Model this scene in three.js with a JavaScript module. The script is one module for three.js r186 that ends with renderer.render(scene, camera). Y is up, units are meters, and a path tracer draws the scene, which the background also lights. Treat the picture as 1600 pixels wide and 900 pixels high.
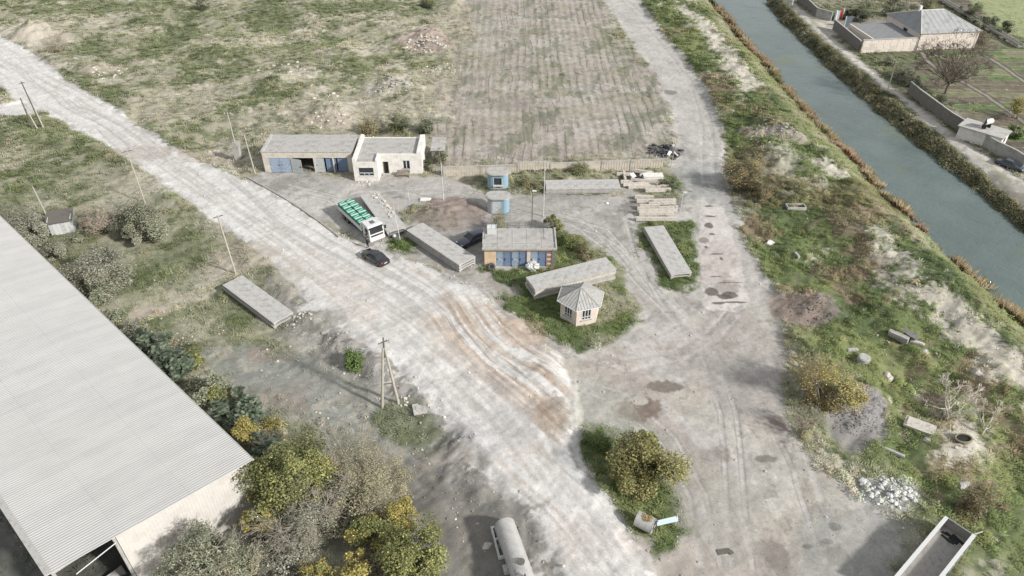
import * as THREE from 'three';
import { mergeGeometries } from 'three/addons/utils/BufferGeometryUtils.js';
import { MarchingCubes } from 'three/addons/objects/MarchingCubes.js';

// ------------------------------------------------------------------ camera, sky, sun, exposure
const scene = new THREE.Scene();
const CAM_H = 60, PITCH = 37.4 * Math.PI / 180, FPX = 1150;
const camera = new THREE.PerspectiveCamera(2 * Math.atan(450 / FPX) * 180 / Math.PI, 1024 / 576, 0.5, 4000);
camera.position.set(0, CAM_H, 0);
camera.lookAt(0, CAM_H - Math.sin(PITCH) * 100, -Math.cos(PITCH) * 100);
const renderer = new THREE.WebGLRenderer({ antialias: true });
renderer.setSize(1024, 576);
renderer.toneMapping = THREE.LinearToneMapping;
renderer.toneMappingExposure = 1.68;
renderer.shadowMap.enabled = true;
const SUN = new THREE.Vector3(0.86, 0.60, 0.50).normalize();
{
  const W = 256, H = 128, d = new Float32Array(W * H * 4);
  for (let j = 0; j < H; j++) for (let i = 0; i < W; i++) {
    const el = ((j + 0.5) / H - 0.5) * Math.PI, az = ((i + 0.5) / W) * 2 * Math.PI - Math.PI;
    const y = Math.sin(el), v = new THREE.Vector3(Math.cos(el) * Math.cos(az), y, Math.cos(el) * Math.sin(az));
    const k = Math.pow(1 - Math.max(0, y), 2.2), sun = Math.max(0, v.dot(SUN));
    const glow = 0.22 * Math.pow(sun, 5);
    const p = (j * W + i) * 4;
    d[p] = 0.335 + 0.22 * k + glow; d[p + 1] = 0.355 + 0.21 * k + glow * 0.96; d[p + 2] = 0.385 + 0.185 * k + glow * 0.88; d[p + 3] = 1;
  }
  const t = new THREE.DataTexture(d, W, H, THREE.RGBAFormat, THREE.FloatType);
  t.mapping = THREE.EquirectangularReflectionMapping; t.magFilter = THREE.LinearFilter; t.needsUpdate = true;
  scene.background = t; scene.environment = t;
}
const sunLight = new THREE.DirectionalLight(new THREE.Color(1, 0.975, 0.945), 3.35);
sunLight.position.copy(SUN).multiplyScalar(400).add(new THREE.Vector3(0, 0, -110));
sunLight.target.position.set(0, 0, -110);
sunLight.shadow.radius = 7; sunLight.castShadow = true;
sunLight.shadow.mapSize.set(4096, 4096);
Object.assign(sunLight.shadow.camera, { left: -190, right: 190, top: 190, bottom: -190, near: 50, far: 800 });
scene.add(sunLight, sunLight.target);

// ------------------------------------------------------------------ small tools
function rngOf(seed) { let a = seed >>> 0; return () => { a = (a + 0x6D2B79F5) | 0; let t = Math.imul(a ^ (a >>> 15), 1 | a); t = (t + Math.imul(t ^ (t >>> 7), 61 | t)) ^ t; return ((t ^ (t >>> 14)) >>> 0) / 4294967296; }; }
const clamp = (x, a = 0, b = 1) => x < a ? a : x > b ? b : x;
const ss = (a, b, x) => { const t = clamp((x - a) / (b - a)); return t * t * (3 - 2 * t); };
const lerp = (a, b, t) => a + (b - a) * t;
const KALB = 0.62;
const s2l = c => c <= 0.04045 ? c / 12.92 : Math.pow((c + 0.055) / 1.055, 2.4);
const C = (r, g, b, k = KALB) => [s2l(r / 255) * k, s2l(g / 255) * k, s2l(b / 255) * k];
const L2S = new Uint8Array(4096); for (let i = 0; i < 4096; i++) { const v = i / 4095; L2S[i] = Math.round(255 * (v <= 0.0031308 ? 12.92 * v : 1.055 * Math.pow(v, 1 / 2.4) - 0.055)); }
const toS = v => L2S[v <= 0 ? 0 : v >= 1 ? 4095 : (v * 4095) | 0];

// tileable noise tables, 1024 x 1024
const NT = 1024, NM = NT - 1;
const WN = new Float32Array(NT * NT); { const r = rngOf(7); for (let i = 0; i < WN.length; i++) WN[i] = r(); }
function fbTable(seed, oct, first, gain) {
  const out = new Float32Array(NT * NT), r = rngOf(seed); let amp = 1, norm = 0;
  for (let o = 0; o < oct; o++) {
    const n = (NT / first) << o, g = new Float32Array(n * n); for (let i = 0; i < g.length; i++) g[i] = r() - 0.5;
    const st = n / NT;
    for (let y = 0; y < NT; y++) { const fy = y * st, iy = fy | 0; let ty = fy - iy; ty = ty * ty * (3 - 2 * ty); const r0 = (iy % n) * n, r1 = ((iy + 1) % n) * n;
      for (let x = 0; x < NT; x++) { const fx = x * st, ix = fx | 0; let tx = fx - ix; tx = tx * tx * (3 - 2 * tx); const a = ix % n, b = (ix + 1) % n;
        const p = g[r0 + a] + (g[r0 + b] - g[r0 + a]) * tx, q = g[r1 + a] + (g[r1 + b] - g[r1 + a]) * tx;
        out[y * NT + x] += amp * (p + (q - p) * ty); } }
    norm += amp * amp; amp *= gain;
  }
  let m = 0; for (const v of out) m += v; m /= out.length; let s = 0; for (const v of out) s += (v - m) * (v - m); s = Math.sqrt(s / out.length);
  for (let i = 0; i < out.length; i++) out[i] = 0.5 + (out[i] - m) / s * 0.2;
  return out;
}
const FBT = fbTable(11, 6, 128, 0.55), FBT2 = fbTable(23, 6, 128, 0.6);
function bil(T, u, v) { const iu = Math.floor(u), iv = Math.floor(v), a = u - iu, b = v - iv, x0 = iu & NM, x1 = (iu + 1) & NM, y0 = (iv & NM) * NT, y1 = ((iv + 1) & NM) * NT;
  const p = T[y0 + x0] + (T[y0 + x1] - T[y0 + x0]) * a, q = T[y1 + x0] + (T[y1 + x1] - T[y1 + x0]) * a; return p + (q - p) * b; }
const fb = (x, z, s) => bil(FBT, x / s * 128, z / s * 128);          // s: size in metres of the broadest feature
const fc = (x, z, s) => bil(FBT2, (x * 0.83 + z * 0.56) / s * 128, (z * 0.83 - x * 0.56) / s * 128);
const streak = (T, p, q) => bil(T, (p * 0.77 + q * 0.64) * 128, (q * 0.77 - p * 0.64) * 128);    // long soft streaks along p
const wn = (x, z, s) => WN[(Math.floor(z / s) & NM) * NT + (Math.floor(x / s) & NM)];

// ------------------------------------------------------------------ where things of the photograph stand
const SP = Math.sin(PITCH), CP = Math.cos(PITCH);
function ray(px, py, y) { const a = (px - 800) / FPX, b = (450 - py) / FPX, dy = -SP + b * CP, dz = -(CP + b * SP), t = (y - CAM_H) / dy; return [a * t, dz * t]; }
const poly = (pts, y = 0) => pts.map(([a, b]) => ray(a, b, y));
const GX0 = -170, GZ0 = -230, GS = 0.5, GW = 681, GH = 421;
function sdfGrid(P) {
  const g = new Float32Array(GW * GH), n = P.length;
  for (let j = 0; j < GH; j++) for (let i = 0; i < GW; i++) {
    const x = GX0 + i * GS, z = GZ0 + j * GS; let d = 1e9, inside = false;
    for (let k = 0, l = n - 1; k < n; l = k++) {
      const ax = P[l][0], az = P[l][1], bx = P[k][0], bz = P[k][1], ex = bx - ax, ez = bz - az, px = x - ax, pz = z - az;
      const t = clamp((px * ex + pz * ez) / (ex * ex + ez * ez + 1e-9)), qx = px - ex * t, qz = pz - ez * t, q = qx * qx + qz * qz; if (q < d) d = q;
      if ((az > z) !== (bz > z) && x < (bx - ax) * (z - az) / (bz - az) + ax) inside = !inside;
    }
    g[j * GW + i] = (inside ? 1 : -1) * Math.sqrt(d);
  }
  return g;
}
function sdAt(g, x, z) {
  const u = clamp((x - GX0) / GS, 0, GW - 1.001), v = clamp((z - GZ0) / GS, 0, GH - 1.001), i = u | 0, j = v | 0, a = u - i, b = v - j, o = j * GW + i;
  const p = g[o] + (g[o + 1] - g[o]) * a, q = g[o + GW] + (g[o + GW + 1] - g[o + GW]) * a; return p + (q - p) * b;
}
const RG = {};
const WATER_Y = -2;
const region = (name, pts, y = 0) => { RG[name] = sdfGrid(poly(pts, y)); };
region('road', [[-200, 40], [-60, 30], [0, 58], [60, 88], [110, 130], [170, 162], [230, 205], [300, 246], [360, 270], [420, 297], [480, 332], [530, 366], [600, 392], [690, 425], [745, 452], [790, 487], [835, 522], [870, 553], [890, 592], [902, 640], [905, 712], [930, 757], [975, 822], [1030, 900], [1090, 1000], [960, 1060], [880, 905], [830, 840], [770, 760], [730, 700], [690, 650], [640, 592], [590, 552], [540, 522], [505, 497], [475, 470], [452, 442], [420, 407], [372, 365], [340, 348], [270, 298], [200, 252], [130, 208], [65, 172], [58, 182], [0, 184], [-100, 200], [-100, 172], [0, 166], [28, 160], [0, 135], [-100, 110]]);
region('low', [[330, 352], [365, 368], [418, 412], [450, 446], [472, 474], [503, 503], [540, 530], [590, 560], [640, 600], [687, 655], [725, 702], [764, 762], [822, 842], [870, 910], [900, 1060], [-600, 1060], [-600, 200], [0, 210], [130, 225], [240, 290]]);
region('canal', [[1060, -60], [1118, 0], [1160, 52], [1200, 98], [1260, 168], [1330, 242], [1400, 308], [1470, 375], [1530, 430], [1600, 497], [1750, 640], [1900, 640], [1750, 470], [1600, 366], [1570, 340], [1520, 298], [1450, 243], [1400, 203], [1340, 150], [1290, 104], [1225, 40], [1188, 0], [1130, -60]], WATER_Y);
region('east', [[1100, -60], [1155, 0], [1230, 80], [1310, 165], [1400, 250], [1500, 345], [1600, 430], [1750, 560], [2200, 560], [2200, -60]], WATER_Y);
region('yard', [[332, 262], [380, 276], [410, 271], [450, 268], [556, 280], [595, 272], [690, 274], [722, 284], [760, 306], [850, 304], [972, 305], [985, 290], [1040, 275], [1060, 250], [1055, 215], [1045, 170], [1020, 112], [985, 60], [945, 0], [900, -80], [960, -80], [1000, 0], [1030, 50], [1075, 100], [1108, 160], [1128, 210], [1138, 260], [1148, 310], [1158, 358], [1183, 410], [1207, 460], [1220, 520], [1224, 600], [1226, 650], [1250, 692], [1300, 742], [1340, 770], [1380, 810], [1395, 850], [1390, 900], [1390, 1000], [1080, 1000], [1000, 860], [905, 700], [890, 590], [835, 520], [790, 480], [690, 425], [600, 390], [480, 330], [400, 290]]);
region('field', [[735, -60], [722, 0], [712, 60], [700, 130], [696, 190], [698, 262], [860, 258], [1035, 246], [1052, 214], [1040, 170], [1015, 112], [980, 60], [940, 0], [900, -60]]);
region('path', [[1180, -60], [1230, 5], [1290, 64], [1360, 118], [1420, 168], [1480, 218], [1540, 268], [1600, 316], [1700, 400], [1800, 400], [1690, 330], [1600, 282], [1550, 246], [1480, 200], [1400, 138], [1345, 92], [1300, 56], [1335, 50], [1300, 32], [1262, 22], [1240, 0], [1190, -60]]);
region('flat', [[400, 205], [700, 205], [700, 285], [400, 285]]);
const moundList = [[690, 335, 4.5, 1.1], [735, 325, 3, 0.5], [665, 62, 6, 1.6], [690, 45, 7, 1.2], [1205, 207, 5, 1.3], [1262, 480, 4, 1.0], [1335, 650, 3.2, 0.7], [1350, 620, 2.4, 0.6], [60, 58, 6, 2.6], [95, 62, 5, 1.6], [520, 182, 6, 1.4], [1490, 690, 4, 0.8], [620, 130, 6, 1.4], [160, 110, 4, 1.2], [1215, 260, 5, 1.1], [1360, 490, 4, 0.9], [1400, 520, 3, 0.6], [1440, 570, 3, 0.6], [1390, 765, 3, 0.5], [690, 275, 3, 0], [720, 695, 2.2, 0.8], [1300, 260, 4, 0.9], [330, 85, 5, 1.2], [430, 130, 5, 1.2], [860, 590, 5, 0.35], [700, 740, 4, 0.5]].map(([a, b, r, h]) => { const p = ray(a, b, 0); return [p[0], p[1], r, h]; });
// wheel tracks, as pairs of ruts
const trackSets = [[[0, 95], [120, 160], [240, 235], [380, 320], [520, 430], [640, 520], [740, 620], [830, 740], [930, 880]], [[60, 130], [200, 215], [330, 300], [480, 400], [600, 480], [720, 570], [790, 660], [870, 780], [960, 890]], [[520, 420], [640, 470], [740, 520], [800, 580], [850, 660], [880, 740]], [[30, 100], [160, 172], [300, 268], [420, 372], [560, 480], [680, 590], [770, 700], [860, 830], [900, 890]], [[690, 285], [745, 300], [800, 320], [900, 345], [960, 390], [1010, 450], [1060, 500], [1110, 560], [1140, 650], [1150, 760], [1160, 890]], [[975, 0], [1030, 60], [1085, 130], [1105, 200], [1108, 290]], [[1000, 20], [1060, 80], [1098, 150], [1122, 220], [1130, 300]], [[900, 548], [980, 572], [1060, 560], [1120, 525], [1145, 490]], [[890, 600], [960, 620], [1040, 690], [1090, 780], [1110, 890]], [[560, 300], [640, 296], [705, 292]], [[1010, 450], [1080, 520], [1180, 600], [1215, 650], [1260, 740], [1300, 860]], [[450, 288], [520, 305], [580, 345], [640, 420], [700, 480]], [[430, 640], [520, 650], [620, 690], [700, 740], [760, 820]], [[620, 700], [690, 760], [740, 830], [770, 890]], [[980, 330], [1000, 400], [1040, 470], [1090, 540]], [[870, 340], [940, 360], [990, 420]]].map(s => poly(s).map(([x, z]) => [x, z]));
const trackBoxes = trackSets.map(P => [Math.min(...P.map(p => p[0])) - 3, Math.max(...P.map(p => p[0])) + 3, Math.min(...P.map(p => p[1])) - 3, Math.max(...P.map(p => p[1])) + 3]);
function trackDist(x, z) {
  const wx = x + 2.4 * (fb(x, z, 90) - 0.5), wz = z + 2.4 * (fc(x, z, 90) - 0.5); let d = 4;
  for (let k = 0; k < trackSets.length; k++) {
    const B = trackBoxes[k]; if (wx < B[0] || wx > B[1] || wz < B[2] || wz > B[3]) continue;
    const P = trackSets[k]; let near = 4, end = false;
    for (let i = 0; i + 1 < P.length; i++) { const ax = P[i][0], az = P[i][1], ex = P[i + 1][0] - ax, ez = P[i + 1][1] - az, u = ((wx - ax) * ex + (wz - az) * ez) / (ex * ex + ez * ez), t = clamp(u), q = Math.hypot(wx - ax - ex * t, wz - az - ez * t); if (q < near) { near = q; end = (i === 0 && u < 0) || (i + 2 === P.length && u > 1); } }
    if (!end && Math.abs(near - 0.9) < Math.abs(d - 0.9)) d = near;
  }
  return d;
}
function height(x, z) {
  const dl = sdAt(RG.low, x, z), dr = sdAt(RG.road, x, z), dc = -sdAt(RG.canal, x, z), east = sdAt(RG.east, x, z) > 0, dy = sdAt(RG.yard, x, z), df = sdAt(RG.field, x, z), dp = sdAt(RG.path, x, z), dflat = sdAt(RG.flat, x, z);
  const road = ss(-1.5, 1, dr), smooth = Math.max(road, ss(-2, 1, dy), ss(-1, 1, dp), ss(-3, 0, dflat)), field = ss(-2, 1, df);
  let y = (fb(x, z, 2.6) - 0.5) * 0.14 + (fc(x, z, 0.8) - 0.5) * 0.07;
  const rough = (1 - smooth) * (1 - 0.85 * field) * (east ? 0.15 : 1) * (1 - 0.6 * ss(0, 4, dl));
  y += rough * ((fb(x + 31, z, 17) - 0.42) * 2.3 + (fc(x, z, 5) - 0.5) * 0.9 + (fb(x, z + 55, 1.7) - 0.5) * 0.3);
  if (field > 0) y += field * 0.05 * Math.sin((x + 1.2 * fb(x, z, 20)) * 3.9);
  // the ground south-west of the road lies lower
  y -= 0.85 * ss(0, 7.5, dl + (fb(x, z, 4) - 0.5) * 2.5) * ss(-112, -84, z) + 0.4 * ss(0, 3, dl) * ss(-140, -112, z);
  // the new road surface is banked up over the yard at its near end
  const lift = ss(-84, -68, z) * (0.5 + 0.25 * fb(x, z, 3));
  y += lift * ss(-0.4, 1.6, dr + (fb(x, z, 2) - 0.5) * 0.7);
  { const td = trackDist(x, z, 1.4); y -= 0.07 * ss(0.4, 0.05, Math.abs(td - 0.9)); y += 0.12 * road * (fc(x, z, 6) - 0.5); }
  for (const m of moundList) { const q = ((x - m[0]) ** 2 + (z - m[1]) ** 2) / (m[2] * m[2]); if (q < 4) y += m[3] * Math.exp(-q * 1.6) * (0.6 + 0.8 * fb(x, z, 1.5)); }
  // the canal: levee on the west side, a low bank on the east side
  if (!east) { y += 1.9 * ss(24, 8.5, dc) * (0.55 + 0.9 * fb(x, z, 11)) ; y = lerp(y, -3.6, ss(9, -2.5, dc)); }
  else { y = lerp(y - 0.1, -3.6, ss(5.5, -2, dc)); }
  return y;
}
function at(px, py, up = 0) {                     // the point of the ground that the photograph shows there
  let y = 0, p; for (let i = 0; i < 14; i++) { p = ray(px, py, y); const h = height(p[0], p[1]) + up; y += (h - y) * 0.7; }
  p = ray(px, py, y); return new THREE.Vector3(p[0], height(p[0], p[1]), p[1]);
}
const polyAt = pts => pts.map(([a, b]) => { const p = at(a, b); return [p.x, p.z]; });
const gregion = (name, pts) => { RG[name] = sdfGrid(polyAt(pts)); };
gregion('isleA', [[757, 420], [790, 438], [815, 456], [794, 462], [797, 488], [830, 512], [870, 536], [905, 541], [940, 532], [975, 512], [1006, 486], [996, 462], [972, 436], [965, 412], [938, 392], [905, 372], [870, 362], [866, 417], [800, 424]]);
gregion('isleB', [[1046, 346], [1078, 346], [1088, 400], [1090, 430], [1080, 456], [1058, 452], [1036, 440], [1016, 414], [1000, 385], [1000, 356]]);
gregion('isleC', [[913, 663], [945, 668], [1000, 690], [1062, 780], [1066, 800], [1062, 856], [1038, 860], [1005, 838], [985, 838], [958, 792], [930, 755], [906, 716]]);
gregion('isleD', [[740, 280], [800, 270], [900, 268], [1000, 266], [1040, 264], [1064, 292], [1056, 312], [1030, 312], [985, 284], [900, 278], [848, 302], [800, 300], [762, 304]]);
gregion('isleE', [[605, 372], [640, 372], [650, 385], [632, 392], [612, 390]]);
gregion('isleF', [[628, 330], [650, 318], [700, 330], [712, 352], [690, 358], [660, 348], [640, 352]]);
gregion('isleG', [[660, 318], [700, 306], [745, 318], [760, 335], [735, 345], [700, 340]]);
gregion('apron', [[1095, 308], [1128, 312], [1140, 345], [1155, 395], [1166, 440], [1174, 474], [1150, 486], [1104, 484], [1098, 440], [1092, 380]]);
gregion('bareLow', [[330, 560], [400, 548], [470, 556], [540, 590], [600, 622], [650, 655], [700, 700], [745, 760], [800, 842], [820, 900], [640, 940], [620, 790], [560, 700], [470, 655], [420, 640], [370, 610]]);
gregion('graded', [[700, 452], [760, 470], [830, 520], [868, 556], [888, 594], [900, 640], [903, 690], [870, 690], [820, 650], [770, 590], [700, 540], [660, 500]]);
gregion('scarA', [[1340, 356], [1380, 368], [1420, 392], [1458, 432], [1430, 436], [1400, 410], [1370, 384]]);
gregion('scarB', [[1435, 448], [1470, 444], [1500, 470], [1550, 512], [1600, 560], [1660, 620], [1700, 700], [1640, 660], [1600, 625], [1560, 595], [1520, 548], [1485, 525], [1455, 485]]);
gregion('scarC', [[1050, 0], [1090, 20], [1130, 60], [1160, 100], [1190, 135], [1165, 150], [1140, 120], [1110, 70], [1080, 35]]);
gregion('scarD', [[1160, 205], [1220, 196], [1262, 212], [1250, 225], [1180, 214]]);
gregion('scarE', [[1170, 232], [1235, 228], [1250, 262], [1225, 275], [1180, 270]]);
gregion('scarF', [[1270, 240], [1300, 250], [1320, 275], [1300, 280], [1275, 262]]);
gregion('scarG', [[1350, 338], [1380, 360], [1395, 420], [1420, 450], [1440, 490], [1420, 486], [1390, 450], [1365, 410], [1360, 370]]);
gregion('scarH', [[1460, 668], [1520, 660], [1540, 690], [1510, 716], [1468, 712]]);
gregion('brush', [[1140, 240], [1180, 225], [1215, 280], [1300, 290], [1370, 300], [1420, 340], [1360, 350], [1280, 318], [1200, 320], [1150, 320]]);
gregion('garden', [[1420, 92], [1440, 84], [1530, 66], [1540, 58], [1650, 90], [1700, 120], [1700, 260], [1600, 262], [1500, 178], [1440, 130]]);
gregion('gardenFar', [[1270, 0], [1400, 0], [1480, 10], [1540, 44], [1700, 80], [1700, -60], [1240, -60]]);
gregion('lawn', [[1500, -10], [1600, 0], [1700, 10], [1700, 76], [1600, 62], [1560, 40]]);
gregion('court', [[1298, 44], [1330, 22], [1520, 60], [1434, 80], [1342, 80]]);

const P_ROAD = C(231, 227, 222, 0.62), P_ROAD2 = C(206, 200, 192), P_ROAD3 = C(214, 196, 177), P_YARD = C(192, 187, 180), P_YARD2 = C(160, 156, 150), P_YARD3 = C(209, 204, 197),
  P_TAN = C(175, 169, 149), P_OLIVE = C(138, 142, 109), P_DKGRASS = C(100, 110, 74), P_PALE = C(205, 197, 182), P_LEV = C(114, 126, 80), P_LEVD = C(86, 100, 62), P_LEVY = C(144, 148, 100), P_SCAR = C(214, 207, 192),
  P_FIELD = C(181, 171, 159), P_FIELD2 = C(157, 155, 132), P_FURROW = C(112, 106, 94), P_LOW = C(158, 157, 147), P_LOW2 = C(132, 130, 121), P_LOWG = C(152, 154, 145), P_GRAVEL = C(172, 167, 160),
  P_REED = C(150, 128, 104), P_SLOPE = C(142, 144, 104), P_PATH = C(216, 210, 200), P_PATH2 = C(160, 154, 142), P_SOIL = C(128, 117, 98), P_SOIL2 = C(104, 95, 80), P_GREEN = C(96, 132, 58), P_GARD = C(150, 150, 112), P_MUD = C(110, 104, 84),
  P_APRON = C(218, 211, 204), P_WHITE = C(238, 236, 231, 0.65), P_ISLE = C(104, 117, 72), P_RED = C(158, 132, 118), P_LAWN = C(164, 170, 124), P_SHADEGREEN = C(78, 84, 58), P_DARKSOIL = C(92, 86, 78);
const spots = [[1000, 640, 3.0, 1.9, [132, 116, 102], 0.9], [998, 626, 1.0, 0.7, [206, 198, 186], 0.9], [1035, 604, 2.4, 1.0, [120, 110, 100], 0.8], [1047, 145, 1.5, 1.3, [140, 136, 130], 0.9], [1210, 868, 1.6, 2.2, [140, 132, 124], 0.7], [1128, 710, 1.2, 1.2, [150, 140, 132], 0.7], [1192, 717, 1.1, 0.5, [130, 122, 114], 0.8], [1305, 822, 0.6, 0.5, [84, 80, 74], 0.9], [1292, 846, 0.5, 0.3, [96, 90, 84], 0.9], [1260, 854, 0.5, 0.3, [96, 90, 84], 0.9], [1310, 868, 1.0, 0.9, [130, 124, 112], 0.8], [1213, 662, 1.4, 1.6, [140, 126, 116], 0.7], [1270, 480, 4.0, 2.6, [142, 132, 126], 0.85], [1250, 475, 3, 3.4, [168, 146, 130], 0.5], [1335, 655, 3.0, 2.8, [160, 155, 153], 0.95], [1350, 622, 2.2, 1.6, [156, 152, 150], 0.95], [1330, 690, 1.7, 2, [160, 155, 150], 0.8], [1390, 765, 3, 1.8, [196, 194, 190], 0.7], [700, 330, 6, 3.5, [152, 139, 131], 0.7], [800, 165, 5, 4, [150, 142, 134], 0.5], [660, 60, 6, 7, [178, 160, 150], 0.75], [820, 520, 3, 3, [190, 168, 148], 0.5], [860, 645, 2.2, 3.4, [160, 140, 118], 0.6], [905, 640, 0.4, 5, [236, 230, 220], 0.6], [1135, 448, 2, 1.5, [150, 140, 130], 0.6], [1140, 460, 0.9, 0.7, [90, 84, 78], 0.8], [1100, 375, 0.8, 0.8, [130, 118, 108], 0.7], [1390, 640, 3, 3, [112, 120, 78], 0.0], [380, 395, 5, 4, [196, 184, 170], 0.6], [450, 440, 2.5, 5, [186, 178, 166], 0.6], [240, 490, 2.4, 1.4, [206, 192, 176], 0.7], [700, 790, 7, 3.5, [156, 150, 142], 0.6], [740, 850, 5, 5, [134, 132, 125], 0.7], [470, 600, 7, 3, [160, 160, 152], 0.5], [640, 660, 3.4, 2.6, [100, 112, 62], 0.6], [660, 690, 2.6, 1.6, [104, 112, 70], 0.4], [700, 712, 3, 1.2, [170, 160, 148], 0.5], [780, 380, 5, 5, [150, 147, 141], 0.4], [1140, 300, 4, 5, [164, 164, 160], 0.5], [1095, 280, 5, 8, [172, 174, 170], 0.4], [1150, 560, 7, 7, [176, 168, 160], 0.5], [1170, 600, 5, 7, [166, 162, 156], 0.5], [1120, 800, 4, 8, [180, 174, 164], 0.5], [1320, 850, 5, 4, [164, 164, 158], 0.6], [940, 640, 4, 6, [178, 177, 166], 0.5], [790, 670, 4, 4, [196, 194, 192], 0.5], [30, 870, 20, 20, [104, 104, 102], 0.8], [490, 500, 3.2, 2, [150, 146, 130], 0.5], [660, 850, 6, 5, [146, 140, 130], 0.6], [340, 250, 8, 3, [178, 164, 150], 0.5], [230, 240, 6, 3, [176, 160, 146], 0.4], [170, 280, 5, 4, [176, 170, 150], 0.5], [58, 60, 5.5, 3.2, [206, 196, 180], 0.8], [92, 64, 3, 2.4, [190, 178, 160], 0.6], [520, 182, 5, 3, [196, 182, 166], 0.6], [165, 108, 5, 2.6, [190, 178, 162], 0.6], [170, 128, 3, 2, [206, 198, 184], 0.6], [1022, 320, 5.2, 3.0, [128, 122, 114], 0.75], [1004, 284, 5.5, 3.2, [120, 114, 104], 0.75], [1040, 237, 3.4, 2.6, [112, 108, 106], 0.8]]  // some are painted shade: under the beams, beside the warehouse, near the tank
  .concat([[1110, 338, 0.9, 0.25], [1107, 352, 0.5, 0.7], [1112, 366, 0.5, 0.3], [1103, 386, 0.3, 0.35], [1120, 397, 1.3, 0.22], [1127, 404, 0.35, 0.6], [1117, 432, 0.9, 0.2], [1136, 441, 2.0, 0.12], [1112, 455, 0.9, 0.9], [1132, 463, 0.7, 0.5], [1122, 474, 0.8, 0.25], [1150, 472, 1.6, 0.18], [1108, 322, 0.8, 0.3]].map(q => [...q, [104, 94, 86], 0.85]))
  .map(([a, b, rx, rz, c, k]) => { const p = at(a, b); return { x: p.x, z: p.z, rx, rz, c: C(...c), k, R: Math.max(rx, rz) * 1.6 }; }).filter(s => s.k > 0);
let cr = 0, cg = 0, cb = 0, grass = 0, kind = 0;          // what shade() found
const mx = (c, t) => { if (t > 0) { if (t > 1) t = 1; cr += (c[0] - cr) * t; cg += (c[1] - cg) * t; cb += (c[2] - cb) * t; } };
const gardenRows = []; { const r = rngOf(5); let z = -240; while (z < -90) { const w = 0.9 + 2.6 * r(), k = r(); gardenRows.push([z, z + w, k < 0.36 ? P_SOIL : k < 0.62 ? P_SOIL2 : k < 0.78 ? P_GARD : k < 0.92 ? P_GREEN : P_LEV, r()]); z += w; } }
const lineSets = [[[1440, 82], [1452, 98], [1472, 112], [1500, 126], [1545, 152], [1580, 176], [1605, 195]], [[1538, 86], [1565, 103], [1605, 130]], [[1396, 0], [1410, 8], [1425, 16]]].map(polyAt);
function lineDist(x, z) { let d = 1e9; for (const P of lineSets) for (let i = 0; i + 1 < P.length; i++) { const ax = P[i][0], az = P[i][1], ex = P[i + 1][0] - ax, ez = P[i + 1][1] - az, t = clamp(((x - ax) * ex + (z - az) * ez) / (ex * ex + ez * ez)); d = Math.min(d, Math.hypot(x - ax - ex * t, z - az - ez * t)); } return d; }
const SURF = ['ground', 'road', 'yard', 'field', 'path', 'canal_bed', 'garden_soil'];
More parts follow.
